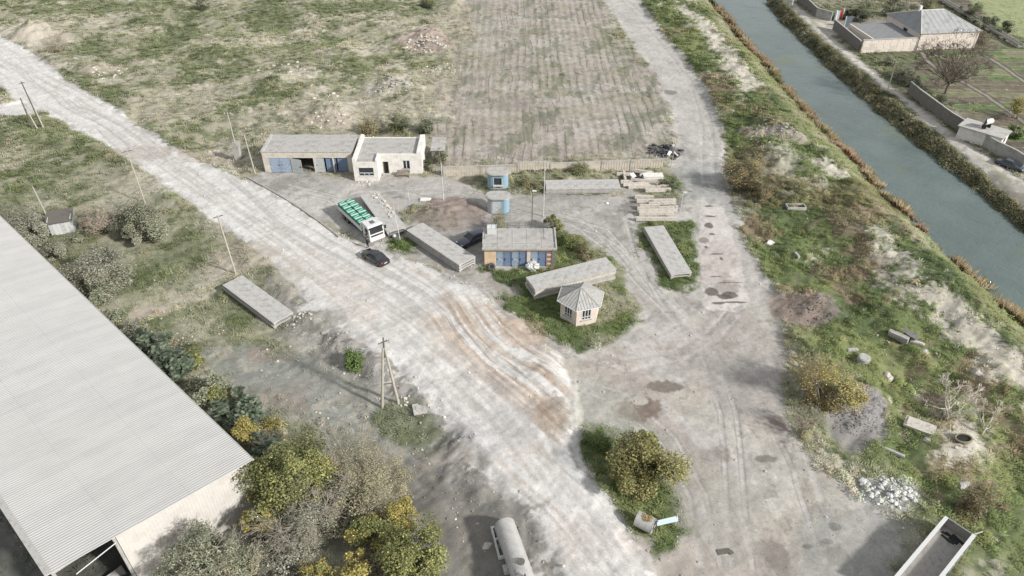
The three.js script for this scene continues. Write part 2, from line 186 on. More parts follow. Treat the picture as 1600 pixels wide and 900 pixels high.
function shade(x, z) {
  const a1 = fb(x, z, 7), a2 = fc(x, z, 7), f = fb(x + 9, z - 33, 1.9), g2 = fc(x, z, 0.7);
  const wx = x + (a1 - 0.5) * 2.4 + (f - 0.5) * 0.7, wz = z + (a2 - 0.5) * 2.4 + (g2 - 0.5) * 0.5;
  const big = fb(x - 70, z + 40, 34), mid = fc(x + 40, z, 11), dc = -sdAt(RG.canal, x, z), east = sdAt(RG.east, x, z) > 0;
  const dl = sdAt(RG.low, wx, wz), dr = sdAt(RG.road, x + (wx - x) * 0.3, z + (wz - z) * 0.3), dy = sdAt(RG.yard, x + (wx - x) * 0.6, z + (wz - z) * 0.6), df = sdAt(RG.field, wx, wz);
  kind = 0;
  // open grassland
  const gr = big * 0.45 + mid * 0.3 + a1 * 0.25;
  let green = ss(0.36, 0.6, gr + (f - 0.5) * 0.25);
  cr = P_TAN[0]; cg = P_TAN[1]; cb = P_TAN[2];
  mx(P_OLIVE, green); mx(P_DKGRASS, 0.55 * ss(0.5, 0.68, a2 * 0.5 + f * 0.3 + green * 0.2)); mx(P_PALE, 0.8 * ss(0.56, 0.72, fb(x - 11, z, 9) * 0.65 + g2 * 0.35));
  grass = 0.25 + 0.65 * green;
  const edge = ss(-7, -1, dr) * ss(0, -1, dr) * ss(-1, 2, dl);
  if (edge > 0) { mx(P_ISLE, 0.6 * edge * ss(0.3, 0.6, mid)); grass = Math.max(grass, 0.8 * edge); }
  if (!east) {
    // rough dumped ground between the yard track and the canal
    const lev = ss(2, -1, dy) * ss(-3, 1, x - lerp(20, 34, ss(-40, -110, z))) * ss(-6, -2, -Math.max(0, dr)) * ss(38, 30, dc);
    if (lev > 0 && x > 20) {
      const q = mid * 0.5 + a1 * 0.3 + f * 0.2; mx(P_LEV, lev); mx(P_LEVD, lev * 0.8 * ss(0.52, 0.66, q)); mx(P_LEVY, lev * 0.7 * ss(0.46, 0.3, q)); mx(P_SCAR, lev * 0.75 * ss(0.66, 0.78, fb(x, z - 60, 6) * 0.6 + g2 * 0.4));
      mx(P_RED, lev * 0.6 * ss(0.6, 0.72, fc(x - 90, z, 8) * 0.7 + g2 * 0.3)); grass = lerp(grass, 0.95 - 0.5 * ss(0.6, 0.75, q), lev);
    }
    const slope = ss(9.5, 6.5, dc + (a1 - 0.5) * 2); mx(P_SLOPE, slope * 0.85); mx(P_TAN, slope * 0.6 * ss(0.5, 0.65, a2));
    mx(P_REED, ss(2.0, 0.8, dc + (a1 - 0.5) * 3 + (f - 0.5) * 1.6));
    for (const k of ['scarA', 'scarB', 'scarC', 'scarD', 'scarE', 'scarF', 'scarG', 'scarH']) {
      const s = sdAt(RG[k], wx, wz); if (s > -2) { const soft = k === 'scarG' || k === 'scarE' ? 0.6 : 0.95, m = ss(-0.9, 0.9, s + (g2 - 0.5) * 3.4) * soft; mx(k === 'scarD' ? P_FIELD : P_SCAR, m); mx(P_TAN, m * 0.5 * ss(0.5, 0.7, f)); grass *= 1 - m; }
    }
    const br = sdAt(RG.brush, wx, wz); if (br > -2) { mx(P_REED, 0.4 * ss(-2, 1, br)); mx(P_SHADEGREEN, 0.3 * ss(-2, 1, br) * ss(0.5, 0.65, f)); }
    // the lower ground by the warehouse
    if (dl > -1 && z > -112) {
      const w = ss(-1, 2, dl); mx(P_OLIVE, w * 0.3); mx(P_PALE, w * 0.5 * ss(0.5, 0.7, mid)); mx(P_DKGRASS, w * 0.5 * ss(0.55, 0.7, a1));
      const bl = sdAt(RG.bareLow, wx, wz); if (bl > -3) { const m = ss(-2.5, 1.5, bl + (f - 0.5) * 3); mx(P_LOW, m); mx(P_LOWG, m * 0.8 * ss(0.45, 0.6, mid)); mx(P_LOW2, m * 0.75 * ss(0.5, 0.66, fc(x, z, 4) * 0.5 + g2 * 0.5)); mx(P_PALE, m * 0.5 * ss(0.56, 0.7, fb(x, z, 2.4) * 0.6 + g2 * 0.4)); mx(P_RED, m * 0.35 * ss(0.58, 0.72, a1)); grass *= 1 - 0.92 * m; const td = trackDist(x, z); mx(P_LOW2, m * 0.7 * ss(0.35, 0.1, Math.abs(td - 0.9)) * (0.6 + 0.4 * Math.sin((x + z) * 16))); }
      const gv = ss(6, 1.5, dl + (f - 0.5) * 2.5) * ss(-84, -72, z); if (gv > 0) { mx(P_GRAVEL, gv); mx(P_LOW2, gv * 0.8 * ss(0.48, 0.62, g2 * 0.6 + f * 0.4)); mx(P_ROAD, gv * 0.6 * ss(0.6, 0.75, fb(x, z, 1.1))); grass *= 1 - gv; }
      const shadeNear = ss(-58, -40, z) * ss(5, -20, x); mx(P_LOW2, 0.2 * shadeNear * w);  // darker tint stands for shadow on the near low ground
    }
    // the ploughed plot
    if (df > -7) {
      const m = ss(-4, 3, df + (mid - 0.5) * 12 + (a2 - 0.5) * 5 + (f - 0.5) * 3);
      const u = x + 1.6 * (fb(x, z, 22) - 0.5) + 0.3 * (fb(x, z, 4) - 0.5), row = Math.abs(((u / 1.55) % 1 + 1) % 1 - 0.5) * 2;
      mx(P_FIELD, m); mx(P_FIELD2, m * 0.55 * ss(0.44, 0.66, fb(x, z * 0.8, 16) * 0.7 + f * 0.3)); mx(P_YARD3, m * 0.35 * ss(0.55, 0.7, fc(x, z * 2.2, 9)));
      mx(P_FURROW, m * 0.9 * ss(0.8, 0.97, row) * ss(0.48, 0.6, fb(x * 3, z * 0.7, 7) * 0.65 + g2 * 0.35)); mx(P_DKGRASS, m * 0.5 * ss(0.6, 0.74, fb(x * 2, z * 0.8, 5)));
      mx(P_LOW2, m * 0.4 * ss(0.6, 0.75, fc(x, z, 2.2))); grass = lerp(grass, 0.02, m); if (df > 0) kind = 3;
    }
    if (dy > -2) {
      const m = ss(-0.5, 0.5, dy + (f - 0.5) * 1.6);
      const tr = fc(x * 0.72 + z * 0.7, (x * 0.7 - z * 0.72) * 3.5, 16);
      mx(P_YARD, m); mx(P_YARD2, m * 0.8 * ss(0.48, 0.66, mid * 0.35 + tr * 0.65)); mx(P_YARD3, m * 0.9 * ss(0.48, 0.66, fb(x + 60, z - 20, 9) * 0.6 + f * 0.25 + tr * 0.15)); mx(P_PALE, m * 0.3 * ss(-84, -60, z)); mx(P_LOWG, m * 0.22 * ss(0.52, 0.7, a2));
      const warm = m * ss(-90, -70, z); mx(P_RED, warm * 0.22 * ss(0.45, 0.65, a1)); mx(P_YARD3, warm * 0.8 * ss(0.5, 0.64, fc(x * 0.5 + z * 0.87, (x * 0.87 - z * 0.5) * 3, 13))); mx(P_PALE, warm * 0.35 * ss(0.52, 0.66, tr)); mx(P_YARD2, warm * 0.35 * ss(0.56, 0.7, fc(x, z, 2.4)));
      const td = trackDist(x, z); mx(P_YARD3, m * 0.6 * ss(0.5, 0.2, Math.abs(td - 0.9)) * ss(0.3, 0.5, a1)); mx(P_YARD2, m * 0.7 * ss(0.14, 0.04, Math.abs(Math.abs(td - 0.9) - 0.3)) * ss(0.36, 0.54, a2)); mx(P_LOW2, m * 0.4 * ss(0.63, 0.74, f * 0.5 + g2 * 0.5));
      const deep = m * ss(-110, -135, z); mx(P_YARD3, deep * 0.5);
      grass *= 1 - m; if (dy > 0) kind = 2;
    }
    for (const k of ['isleA', 'isleB', 'isleC', 'isleD', 'isleE', 'isleF', 'isleG']) {
      const s = sdAt(RG[k], x + (wx - x) * 0.6, z + (wz - z) * 0.6); if (s > -1.6) {
        const m = ss(-0.9, 0.6, s + (f - 0.5) * 2.2);
        if (k === 'isleG') { mx(P_RED, m * 0.8); mx(P_LOW2, m * 0.5 * ss(0.5, 0.6, f)); continue; }
        const dry = k === 'isleF' || k === 'isleD' ? 0.55 : 0;
        mx(P_ISLE, m); mx(P_LEVD, m * 0.7 * ss(0.5, 0.66, a1 * 0.4 + f * 0.6)); mx(P_LEVY, m * 0.6 * ss(0.52, 0.68, g2 * 0.4 + a2 * 0.6)); mx(P_TAN, m * dry); if (k === 'isleA') mx(P_TAN, m * 0.75 * ss(0.4, 0.62, fb(x, z, 5)) * ss(8, 11.5, x)); grass = lerp(grass, 1, m); if (s > 0) kind = 0;
      }
    }
    const ap = sdAt(RG.apron, x, z); if (ap > -2) {
      const m = ss(-0.15, 0.15, ap + (f - 0.5) * 0.9); mx(P_APRON, m); mx(P_RED, m * 0.25 * ss(0.5, 0.7, a1)); mx(P_YARD2, m * 0.4 * ss(0.66, 0.78, f)); grass *= 1 - m; }
    // the pale crushed-stone road
    if (dr > -2.5) {
      const m = ss(-0.3, 0.3, dr + (f - 0.5) * 0.8);
      const al = x * 0.7 + z * 0.71 + 20 * (fb(x, z, 70) - 0.5), ac = x * 0.71 - z * 0.7 + 7 * (fc(x, z, 110) - 0.5) + 0.25 * (a2 - 0.5) + (x * 0.7 + z * 0.71 > -32 ? Math.pow((x * 0.7 + z * 0.71 + 32), 2) * 0.006 : 0), st = streak(FBT, al / 30, ac / 2), st2 = streak(FBT2, al / 14, ac / 0.9);
      mx(P_ROAD, m); mx(P_ROAD2, m * 0.5 * ss(0.5, 0.74, st * 0.85 + mid * 0.15)); mx(P_YARD2, m * 0.22 * ss(0.6, 0.76, st2 * 0.8 + a1 * 0.2)); const st4 = streak(FBT, al / 60 + 3, ac / 1.1); mx(P_YARD2, m * 0.4 * ss(0.66, 0.8, st4)); mx(P_WHITE, m * 0.3 * ss(0.36, 0.22, st4)); mx(P_ROAD3, m * 0.35 * ss(0.52, 0.7, a2 * 0.5 + st2 * 0.5) * ss(-110, -80, z)); mx(P_WHITE, m * 0.2 * ss(0.5, 0.7, st)); mx(P_ROAD2, m * 0.4 * ss(0.6, 0.75, g2 * 0.7 + f * 0.3));
      const gd = sdAt(RG.graded, wx, wz); if (gd > -3) { const q = m * ss(-2.5, 2, gd); const st3 = streak(FBT, (al + 40) / 12, (ac + (al - 20) * 0.12) / 0.8); mx(P_ROAD3, q * 0.8 * ss(0.38, 0.6, st2 * 0.5 + st3 * 0.5)); mx(P_RED, q * 0.35 * ss(0.5, 0.68, st3)); mx(P_WHITE, q * 0.5 * ss(0.5, 0.34, st2 * 0.4 + st3 * 0.6)); mx(P_SOIL, q * 0.22 * ss(0.56, 0.7, fb(x, z, 2.2) * 0.3 + st3 * 0.7)); }
      mx(P_YARD2, m * 0.5 * ss(1.6, 0.3, dr) * ss(0.45, 0.6, f)); mx(P_WHITE, m * 0.5 * ss(2.2, 0.8, dr) * ss(0.5, 0.62, fb(x, z, 4)));
      const td = trackDist(x, z); mx(P_ROAD2, m * 0.6 * ss(0.5, 0.1, Math.abs(td - 0.9)) * ss(0.32, 0.5, a1)); mx(P_YARD2, m * 0.2 * ss(0.16, 0.03, Math.abs(td - 0.9)) * ss(0.4, 0.55, f));
      grass *= 1 - m; if (dr > 0) kind = 1;
    }
  } else {
    // the far side of the canal
    mx(P_MUD, 0.35); mx(P_LEVD, 0.4 * ss(0.5, 0.65, a1)); grass = 0.6;
    mx(P_SHADEGREEN, ss(7, 4, dc) * 0.8);
    const gd = Math.max(sdAt(RG.garden, x + (a1 - 0.5), z + (f - 0.5) * 0.8), -99), gf = sdAt(RG.gardenFar, x, z), lw = sdAt(RG.lawn, x, z);
    const zz = z - (x - 100) * 0.02 + (f - 0.5) * 0.7;
    if (gd > -1 || gf > -1) {
      const m = Math.max(ss(-0.5, 0.5, gd), ss(-0.5, 0.5, gf)); let c = P_SOIL, v = 0.5;
      for (const w of gardenRows) if (zz >= w[0] && zz < w[1]) { c = w[2]; v = w[3]; const blk = Math.floor((x + v * 9) / 13); const h = wn(blk * 3.1 + 0.2, w[0], 1); if (h < 0.16) c = P_GARD; else if (h < 0.3) c = P_GREEN; else if (h > 0.7) c = P_SOIL2; mx(c, m * 0.9); mx(P_TAN, m * 0.85 * ss(0.4, 0.15, Math.abs(zz - w[0]))); mx(P_SOIL2, m * 0.6 * (0.5 + 0.5 * Math.sin(zz * 9)) * (c === P_SOIL || c === P_SOIL2 ? 1 : 0.35)); break; }
      mx(P_SOIL2, m * 0.35 * ss(0.5, 0.66, f)); mx(P_OLIVE, m * 0.15 * ss(0.5, 0.66, a2)); grass = lerp(grass, 0.05, m); if (m > 0.5) kind = 6; const ld = lineDist(x, z); mx(P_SOIL2, ss(1.2, 0.7, ld)); mx(P_PATH2, ss(0.5, 0.25, ld)); if (ld < 1.5) grass = 0;
    }
    if (lw > -1) { mx(P_LAWN, ss(-1, 1, lw)); }
    const ct = sdAt(RG.court, x, z); if (ct > -1) { mx(P_PATH2, ss(-0.5, 0.5, ct)); grass *= 1 - ss(-0.5, 0.5, ct); }
    const dp = sdAt(RG.path, x + (wx - x) * 0.4, z + (wz - z) * 0.4); if (dp > -1.5) { const m = ss(-0.7, 0.7, dp + (f - 0.5)); mx(P_PATH, m); mx(P_PATH2, m * 0.7 * ss(0.5, 0.66, f * 0.5 + mid * 0.5)); mx(P_GARD, m * 0.55 * ss(1.2, 0.1, Math.abs(dp - 2.3)) * ss(0.4, 0.55, a1)); grass *= 1 - m; if (dp > 0) kind = 4; }
  }
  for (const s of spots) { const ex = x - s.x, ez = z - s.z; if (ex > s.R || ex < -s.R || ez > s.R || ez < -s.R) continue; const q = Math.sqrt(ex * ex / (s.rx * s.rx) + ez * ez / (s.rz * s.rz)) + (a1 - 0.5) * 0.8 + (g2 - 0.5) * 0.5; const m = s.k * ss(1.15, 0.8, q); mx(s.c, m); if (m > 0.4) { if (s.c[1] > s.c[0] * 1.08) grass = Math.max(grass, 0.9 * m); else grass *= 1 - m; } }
  if (dc < 0.4) { kind = 5; grass = 0; mx(P_MUD, 1); }
}
// ------------------------------------------------------------------ scene-building helpers
const used = new Map();
function numbered(n) { const k = used.get(n) || 0; used.set(n, k + 1); return k ? n + '_' + String(k).padStart(3, '0') : n; }
function tag(o, label, category, group) { o.userData.label = label; o.userData.category = category; o.userData.kind = 'thing'; if (group) o.userData.group = group; return o; }
function thing(name, label, category, pos, turn = 0, group) { const o = new THREE.Group(); o.name = numbered(name); if (pos) o.position.set(pos.x, pos.y, pos.z); o.rotation.y = turn; tag(o, label, category, group); scene.add(o); return o; }
function part(name, geos, mat, parent, opts) {
  const g = Array.isArray(geos) ? (geos.length === 1 ? geos[0] : mergeGeometries(geos.map(clean), false)) : geos;
  if (mat.userData.metre) metreUV(g);
  const m = new THREE.Mesh(g, mat); m.name = name; m.castShadow = m.receiveShadow = true; parent.add(m); if (opts) Object.assign(m.userData, opts); return m;
}
function top(name, geos, mat, pos, turn, label, category, group) { const m = part(numbered(name), geos, mat, scene); if (pos) m.position.set(pos.x, pos.y, pos.z); m.rotation.y = turn || 0; if (label) tag(m, label, category, group); return m; }
function clean(g) { if (g.index) g = g.toNonIndexed(); for (const k of Object.keys(g.attributes)) if (k !== 'position' && k !== 'normal' && k !== 'uv') g.deleteAttribute(k); if (!g.attributes.uv) g.setAttribute('uv', new THREE.BufferAttribute(new Float32Array(g.attributes.position.count * 2), 2)); g.morphAttributes = {}; return g; }
function metreUV(g) {
  const p = g.attributes.position, n = g.attributes.normal, uv = new Float32Array(p.count * 2);
  for (let i = 0; i < p.count; i++) { const a = Math.abs(n.getX(i)), b = Math.abs(n.getY(i)), c = Math.abs(n.getZ(i)); let u, v; if (b >= a && b >= c) { u = p.getX(i); v = p.getZ(i); } else if (a >= c) { u = p.getZ(i); v = p.getY(i); } else { u = p.getX(i); v = p.getY(i); } uv[2 * i] = u; uv[2 * i + 1] = v; }
  g.setAttribute('uv', new THREE.BufferAttribute(uv, 2));
}
const V = (x, y, z) => new THREE.Vector3(x, y, z);
function box(w, h, d, x = 0, y = 0, z = 0, ry = 0, rx = 0, rz = 0) { const g = new THREE.BoxGeometry(w, h, d); if (rx) g.rotateX(rx); if (rz) g.rotateZ(rz); if (ry) g.rotateY(ry); g.translate(x, y, z); return g; }   // centred in x and z, y is the middle
const bb = (x0, x1, y0, y1, z0, z1) => box(x1 - x0, y1 - y0, z1 - z0, (x0 + x1) / 2, (y0 + y1) / 2, (z0 + z1) / 2);
function rod(a, b, r0, r1 = r0, n = 7) { const d = V().subVectors(b, a), L = d.length(), g = new THREE.CylinderGeometry(r1, r0, L, n, 1); g.translate(0, L / 2, 0); g.applyQuaternion(new THREE.Quaternion().setFromUnitVectors(V(0, 1, 0), d.normalize())); g.translate(a.x, a.y, a.z); return g; }
function prism(pts, depth, bevel = 0) { const s = new THREE.Shape(pts.map(p => new THREE.Vector2(p[0], p[1]))); return new THREE.ExtrudeGeometry(s, { depth, bevelEnabled: bevel > 0, bevelThickness: bevel, bevelSize: bevel, bevelSegments: 2, curveSegments: 8 }); }
function polyFace(pts) { const g = new THREE.BufferGeometry(), a = []; for (let i = 1; i + 1 < pts.length; i++) for (const p of [pts[0], pts[i], pts[i + 1]]) a.push(p[0], p[1], p[2]); g.setAttribute('position', new THREE.Float32BufferAttribute(a, 3)); g.computeVertexNormals(); return g; }
function rock(seed, sx, sy, sz, detail = 1) {
  const r = rngOf(seed), g = new THREE.IcosahedronGeometry(1, detail), p = g.attributes.position, memo = new Map();
  for (let i = 0; i < p.count; i++) { const k = [p.getX(i), p.getY(i), p.getZ(i)].map(v => v.toFixed(3)).join(); if (!memo.has(k)) memo.set(k, 0.72 + 0.5 * r()); const s = memo.get(k); p.setXYZ(i, p.getX(i) * s * sx, p.getY(i) * s * sy, p.getZ(i) * s * sz); }
  g.computeVertexNormals(); return g;
}

// ------------------------------------------------------------------ materials
function noiseTex(fn, w = 512, h = 512, repX = 1, repY = 1) {        // fn(u, v) -> linear rgb
  const d = new Uint8Array(w * h * 4); for (let j = 0; j < h; j++) for (let i = 0; i < w; i++) { const c = fn(i / w, j / h, i, j), p = (j * w + i) * 4; d[p] = toS(c[0]); d[p + 1] = toS(c[1]); d[p + 2] = toS(c[2]); d[p + 3] = 255; }
  const t = new THREE.DataTexture(d, w, h); t.colorSpace = THREE.SRGBColorSpace; t.wrapS = t.wrapT = THREE.RepeatWrapping; t.magFilter = THREE.LinearFilter; t.repeat.set(repX, repY); t.needsUpdate = true; return t;
}
const tn = (T, u, v, k) => bil(T, u * 1024 * k, v * 1024 * k);          // tileable for whole k
function surf(base, { vary = 0.12, stain = 0.3, stainCol = [0.12, 0.11, 0.1], grain = 0.08, size = 5, rough = 0.9, metal = 0, bump = 0.01, streak = 0 } = {}) {
  const t = noiseTex((u, v, i, j) => {
    const a = tn(FBT, u, v, 1), b = tn(FBT2, u, v, 3), w = WN[(j * 2 & NM) * NT + (i * 2 & NM)];
    let k = 1 + vary * (b - 0.5) * 2 + grain * (w - 0.5); const s = stain * ss(0.55, 0.8, a) + streak * ss(0.5, 0.75, tn(FBT2, u, v * 0 + 0.3, 4)) * 0.6;
    return [lerp(base[0] * k, stainCol[0], s), lerp(base[1] * k, stainCol[1], s), lerp(base[2] * k, stainCol[2], s)];
  }, 512, 512, 1 / size, 1 / size);
  const m = new THREE.MeshStandardMaterial({ map: t, roughness: rough, metalness: metal, side: THREE.DoubleSide }); m.userData.metre = true;
  if (bump) { m.bumpMap = t; m.bumpScale = bump; }
  return m;
}
const sheetTex = (() => { const tone = []; const r = rngOf(77); for (let i = 0; i < 16; i++) tone.push(0.965 + 0.07 * r()); const b = C(206, 204, 200); const t = noiseTex((u, v) => { const a = tn(FBT, u, v, 1), st = tn(FBT2, u * 8 % 1, v, 1), k = tone[Math.floor(u * 16) & 15] * (1 + 0.08 * (a - 0.5)) * (1 - 0.05 * ss(0.5, 0.8, st)) * (Math.abs(v * 3 % 1 - 0.5) > 0.494 ? 0.9 : 1); return [b[0] * k, b[1] * k, b[2] * k * 0.995]; }, 1024, 1024, 1 / 16, 1 / 18); const m = new THREE.MeshStandardMaterial({ map: t, roughness: 0.6, side: THREE.DoubleSide }); m.userData.metre = true; return m; })();
const flat = (c, rough = 0.8, metal = 0) => new THREE.MeshStandardMaterial({ color: new THREE.Color().setRGB(...c), roughness: rough, metalness: metal, side: THREE.DoubleSide });
const M = { sheetRoof: sheetTex,
  concrete: surf(C(205, 202, 196), { stain: 0.5, stainCol: C(164, 160, 152), vary: 0.16, bump: 0.004 }),
  concrete2: surf(C(196, 193, 186), { stain: 0.5, stainCol: C(152, 148, 140), vary: 0.16, bump: 0.004 }),
  concreteDark: surf(C(150, 147, 141), { stain: 0.4, stainCol: C(100, 97, 92) }),
  beam: surf(C(216, 208, 196, 0.7), { stain: 0.4, stainCol: C(150, 138, 122), size: 3 }),
  roofing: surf(C(200, 196, 190), { stain: 0.4, stainCol: C(150, 146, 140), size: 6 }),
  plaster: surf(C(238, 234, 226, 0.74), { stain: 0.3, stainCol: C(206, 190, 170), vary: 0.08 }),
  cream: surf(C(220, 213, 200, 0.7), { stain: 0.35, stainCol: C(190, 170, 146), vary: 0.12 }),
  peach: surf(C(228, 200, 164, 0.72), { stain: 0.3, stainCol: C(196, 170, 140), vary: 0.1 }),
  pink: surf(C(230, 216, 202, 0.72), { stain: 0.25, stainCol: C(210, 186, 164), vary: 0.08 }),
  stone: surf(C(238, 226, 214, 0.72), { stain: 0.3, stainCol: C(216, 196, 178), vary: 0.15, size: 2 }),
  stoneGrey: surf(C(140, 136, 129), { stain: 0.4, stainCol: C(112, 108, 102), vary: 0.2, size: 2 }),
  fence: surf(C(214, 204, 188, 0.7), { stain: 0.4, stainCol: C(176, 160, 140), vary: 0.14 }),
  blue: surf(C(152, 168, 188, 0.72), { stain: 0.7, stainCol: C(196, 204, 210, 0.7), vary: 0.25, size: 2, rough: 0.6, bump: 0 }),
  blueDark: surf(C(120, 140, 168, 0.72), { stain: 0.4, stainCol: C(130, 144, 172), vary: 0.25, size: 2, rough: 0.6, bump: 0 }),
  paleMetal: surf(C(206, 211, 211, 0.7), { stain: 0.4, stainCol: C(160, 166, 164), vary: 0.15, size: 2, rough: 0.6, bump: 0 }),
  teal: surf(C(148, 180, 196, 0.7), { stain: 0.4, stainCol: C(176, 200, 208), vary: 0.15, size: 2, rough: 0.7, bump: 0 }),
  sheet: surf(C(206, 204, 200), { stain: 0.3, stainCol: C(192, 189, 183), vary: 0.05, grain: 0.05, size: 14, rough: 0.6, bump: 0 }),
  sheetWall: surf(C(228, 223, 214, 0.66), { stain: 0.2, stainCol: C(206, 198, 186), vary: 0.05, size: 8, rough: 0.7, bump: 0 }),
  zinc: surf(C(198, 196, 190), { stain: 0.4, stainCol: C(160, 156, 150), vary: 0.1, size: 3, rough: 0.55, bump: 0 }),
  tank: surf(C(206, 203, 198), { stain: 0.3, stainCol: C(176, 168, 158), vary: 0.1, size: 4, rough: 0.5, bump: 0 }),
  wood: surf(C(168, 156, 138), { stain: 0.4, stainCol: C(120, 108, 92), vary: 0.2, size: 1.5 }),
  poleConcrete: surf(C(206, 198, 182), { stain: 0.3, stainCol: C(160, 150, 136), size: 2 }),
  poleDark: surf(C(120, 114, 106), { stain: 0.3, stainCol: C(90, 84, 78), size: 2 }),
  brick: surf(C(190, 128, 100), { stain: 0.3, stainCol: C(220, 190, 160), size: 1 }),
  rust: surf(C(150, 104, 82), { size: 2 }),
  white: flat(C(238, 238, 234), 0.55), dark: flat(C(48, 46, 44), 0.8), black: flat([0.012, 0.012, 0.013], 0.6), rubber: flat([0.022, 0.021, 0.021], 0.85),
  glass: new THREE.MeshPhysicalMaterial({ color: new THREE.Color(0.03, 0.035, 0.04), roughness: 0.06, specularIntensity: 1 }),
  carBlack: new THREE.MeshPhysicalMaterial({ color: new THREE.Color(0.006, 0.006, 0.007), roughness: 0.3, clearcoat: 1, clearcoatRoughness: 0.08, side: THREE.DoubleSide }),
  carNavy: new THREE.MeshPhysicalMaterial({ color: new THREE.Color(0.02, 0.027, 0.042), roughness: 0.3, clearcoat: 1, clearcoatRoughness: 0.08, side: THREE.DoubleSide }),
  chrome: flat([0.5, 0.5, 0.52], 0.25, 1), redLight: flat([0.3, 0.02, 0.02], 0.3), lampWhite: flat([0.75, 0.76, 0.78], 0.2), steel: flat(C(150, 150, 150), 0.5, 0.6), greenWrap: flat(C(24, 152, 118), 0.45),
  red: flat([0.35, 0.03, 0.03], 0.6), tyreGrey: flat(C(96, 96, 98), 0.9), barkGrey: flat(C(150, 142, 128, 0.6), 0.9), barkBrown: flat(C(120, 110, 98, 0.6), 0.9), barkWhite: flat(C(214, 206, 190, 0.72), 0.9), barkDark: flat(C(92, 84, 74), 0.9), barkPale: flat(C(178, 168, 152, 0.66), 0.9),
};

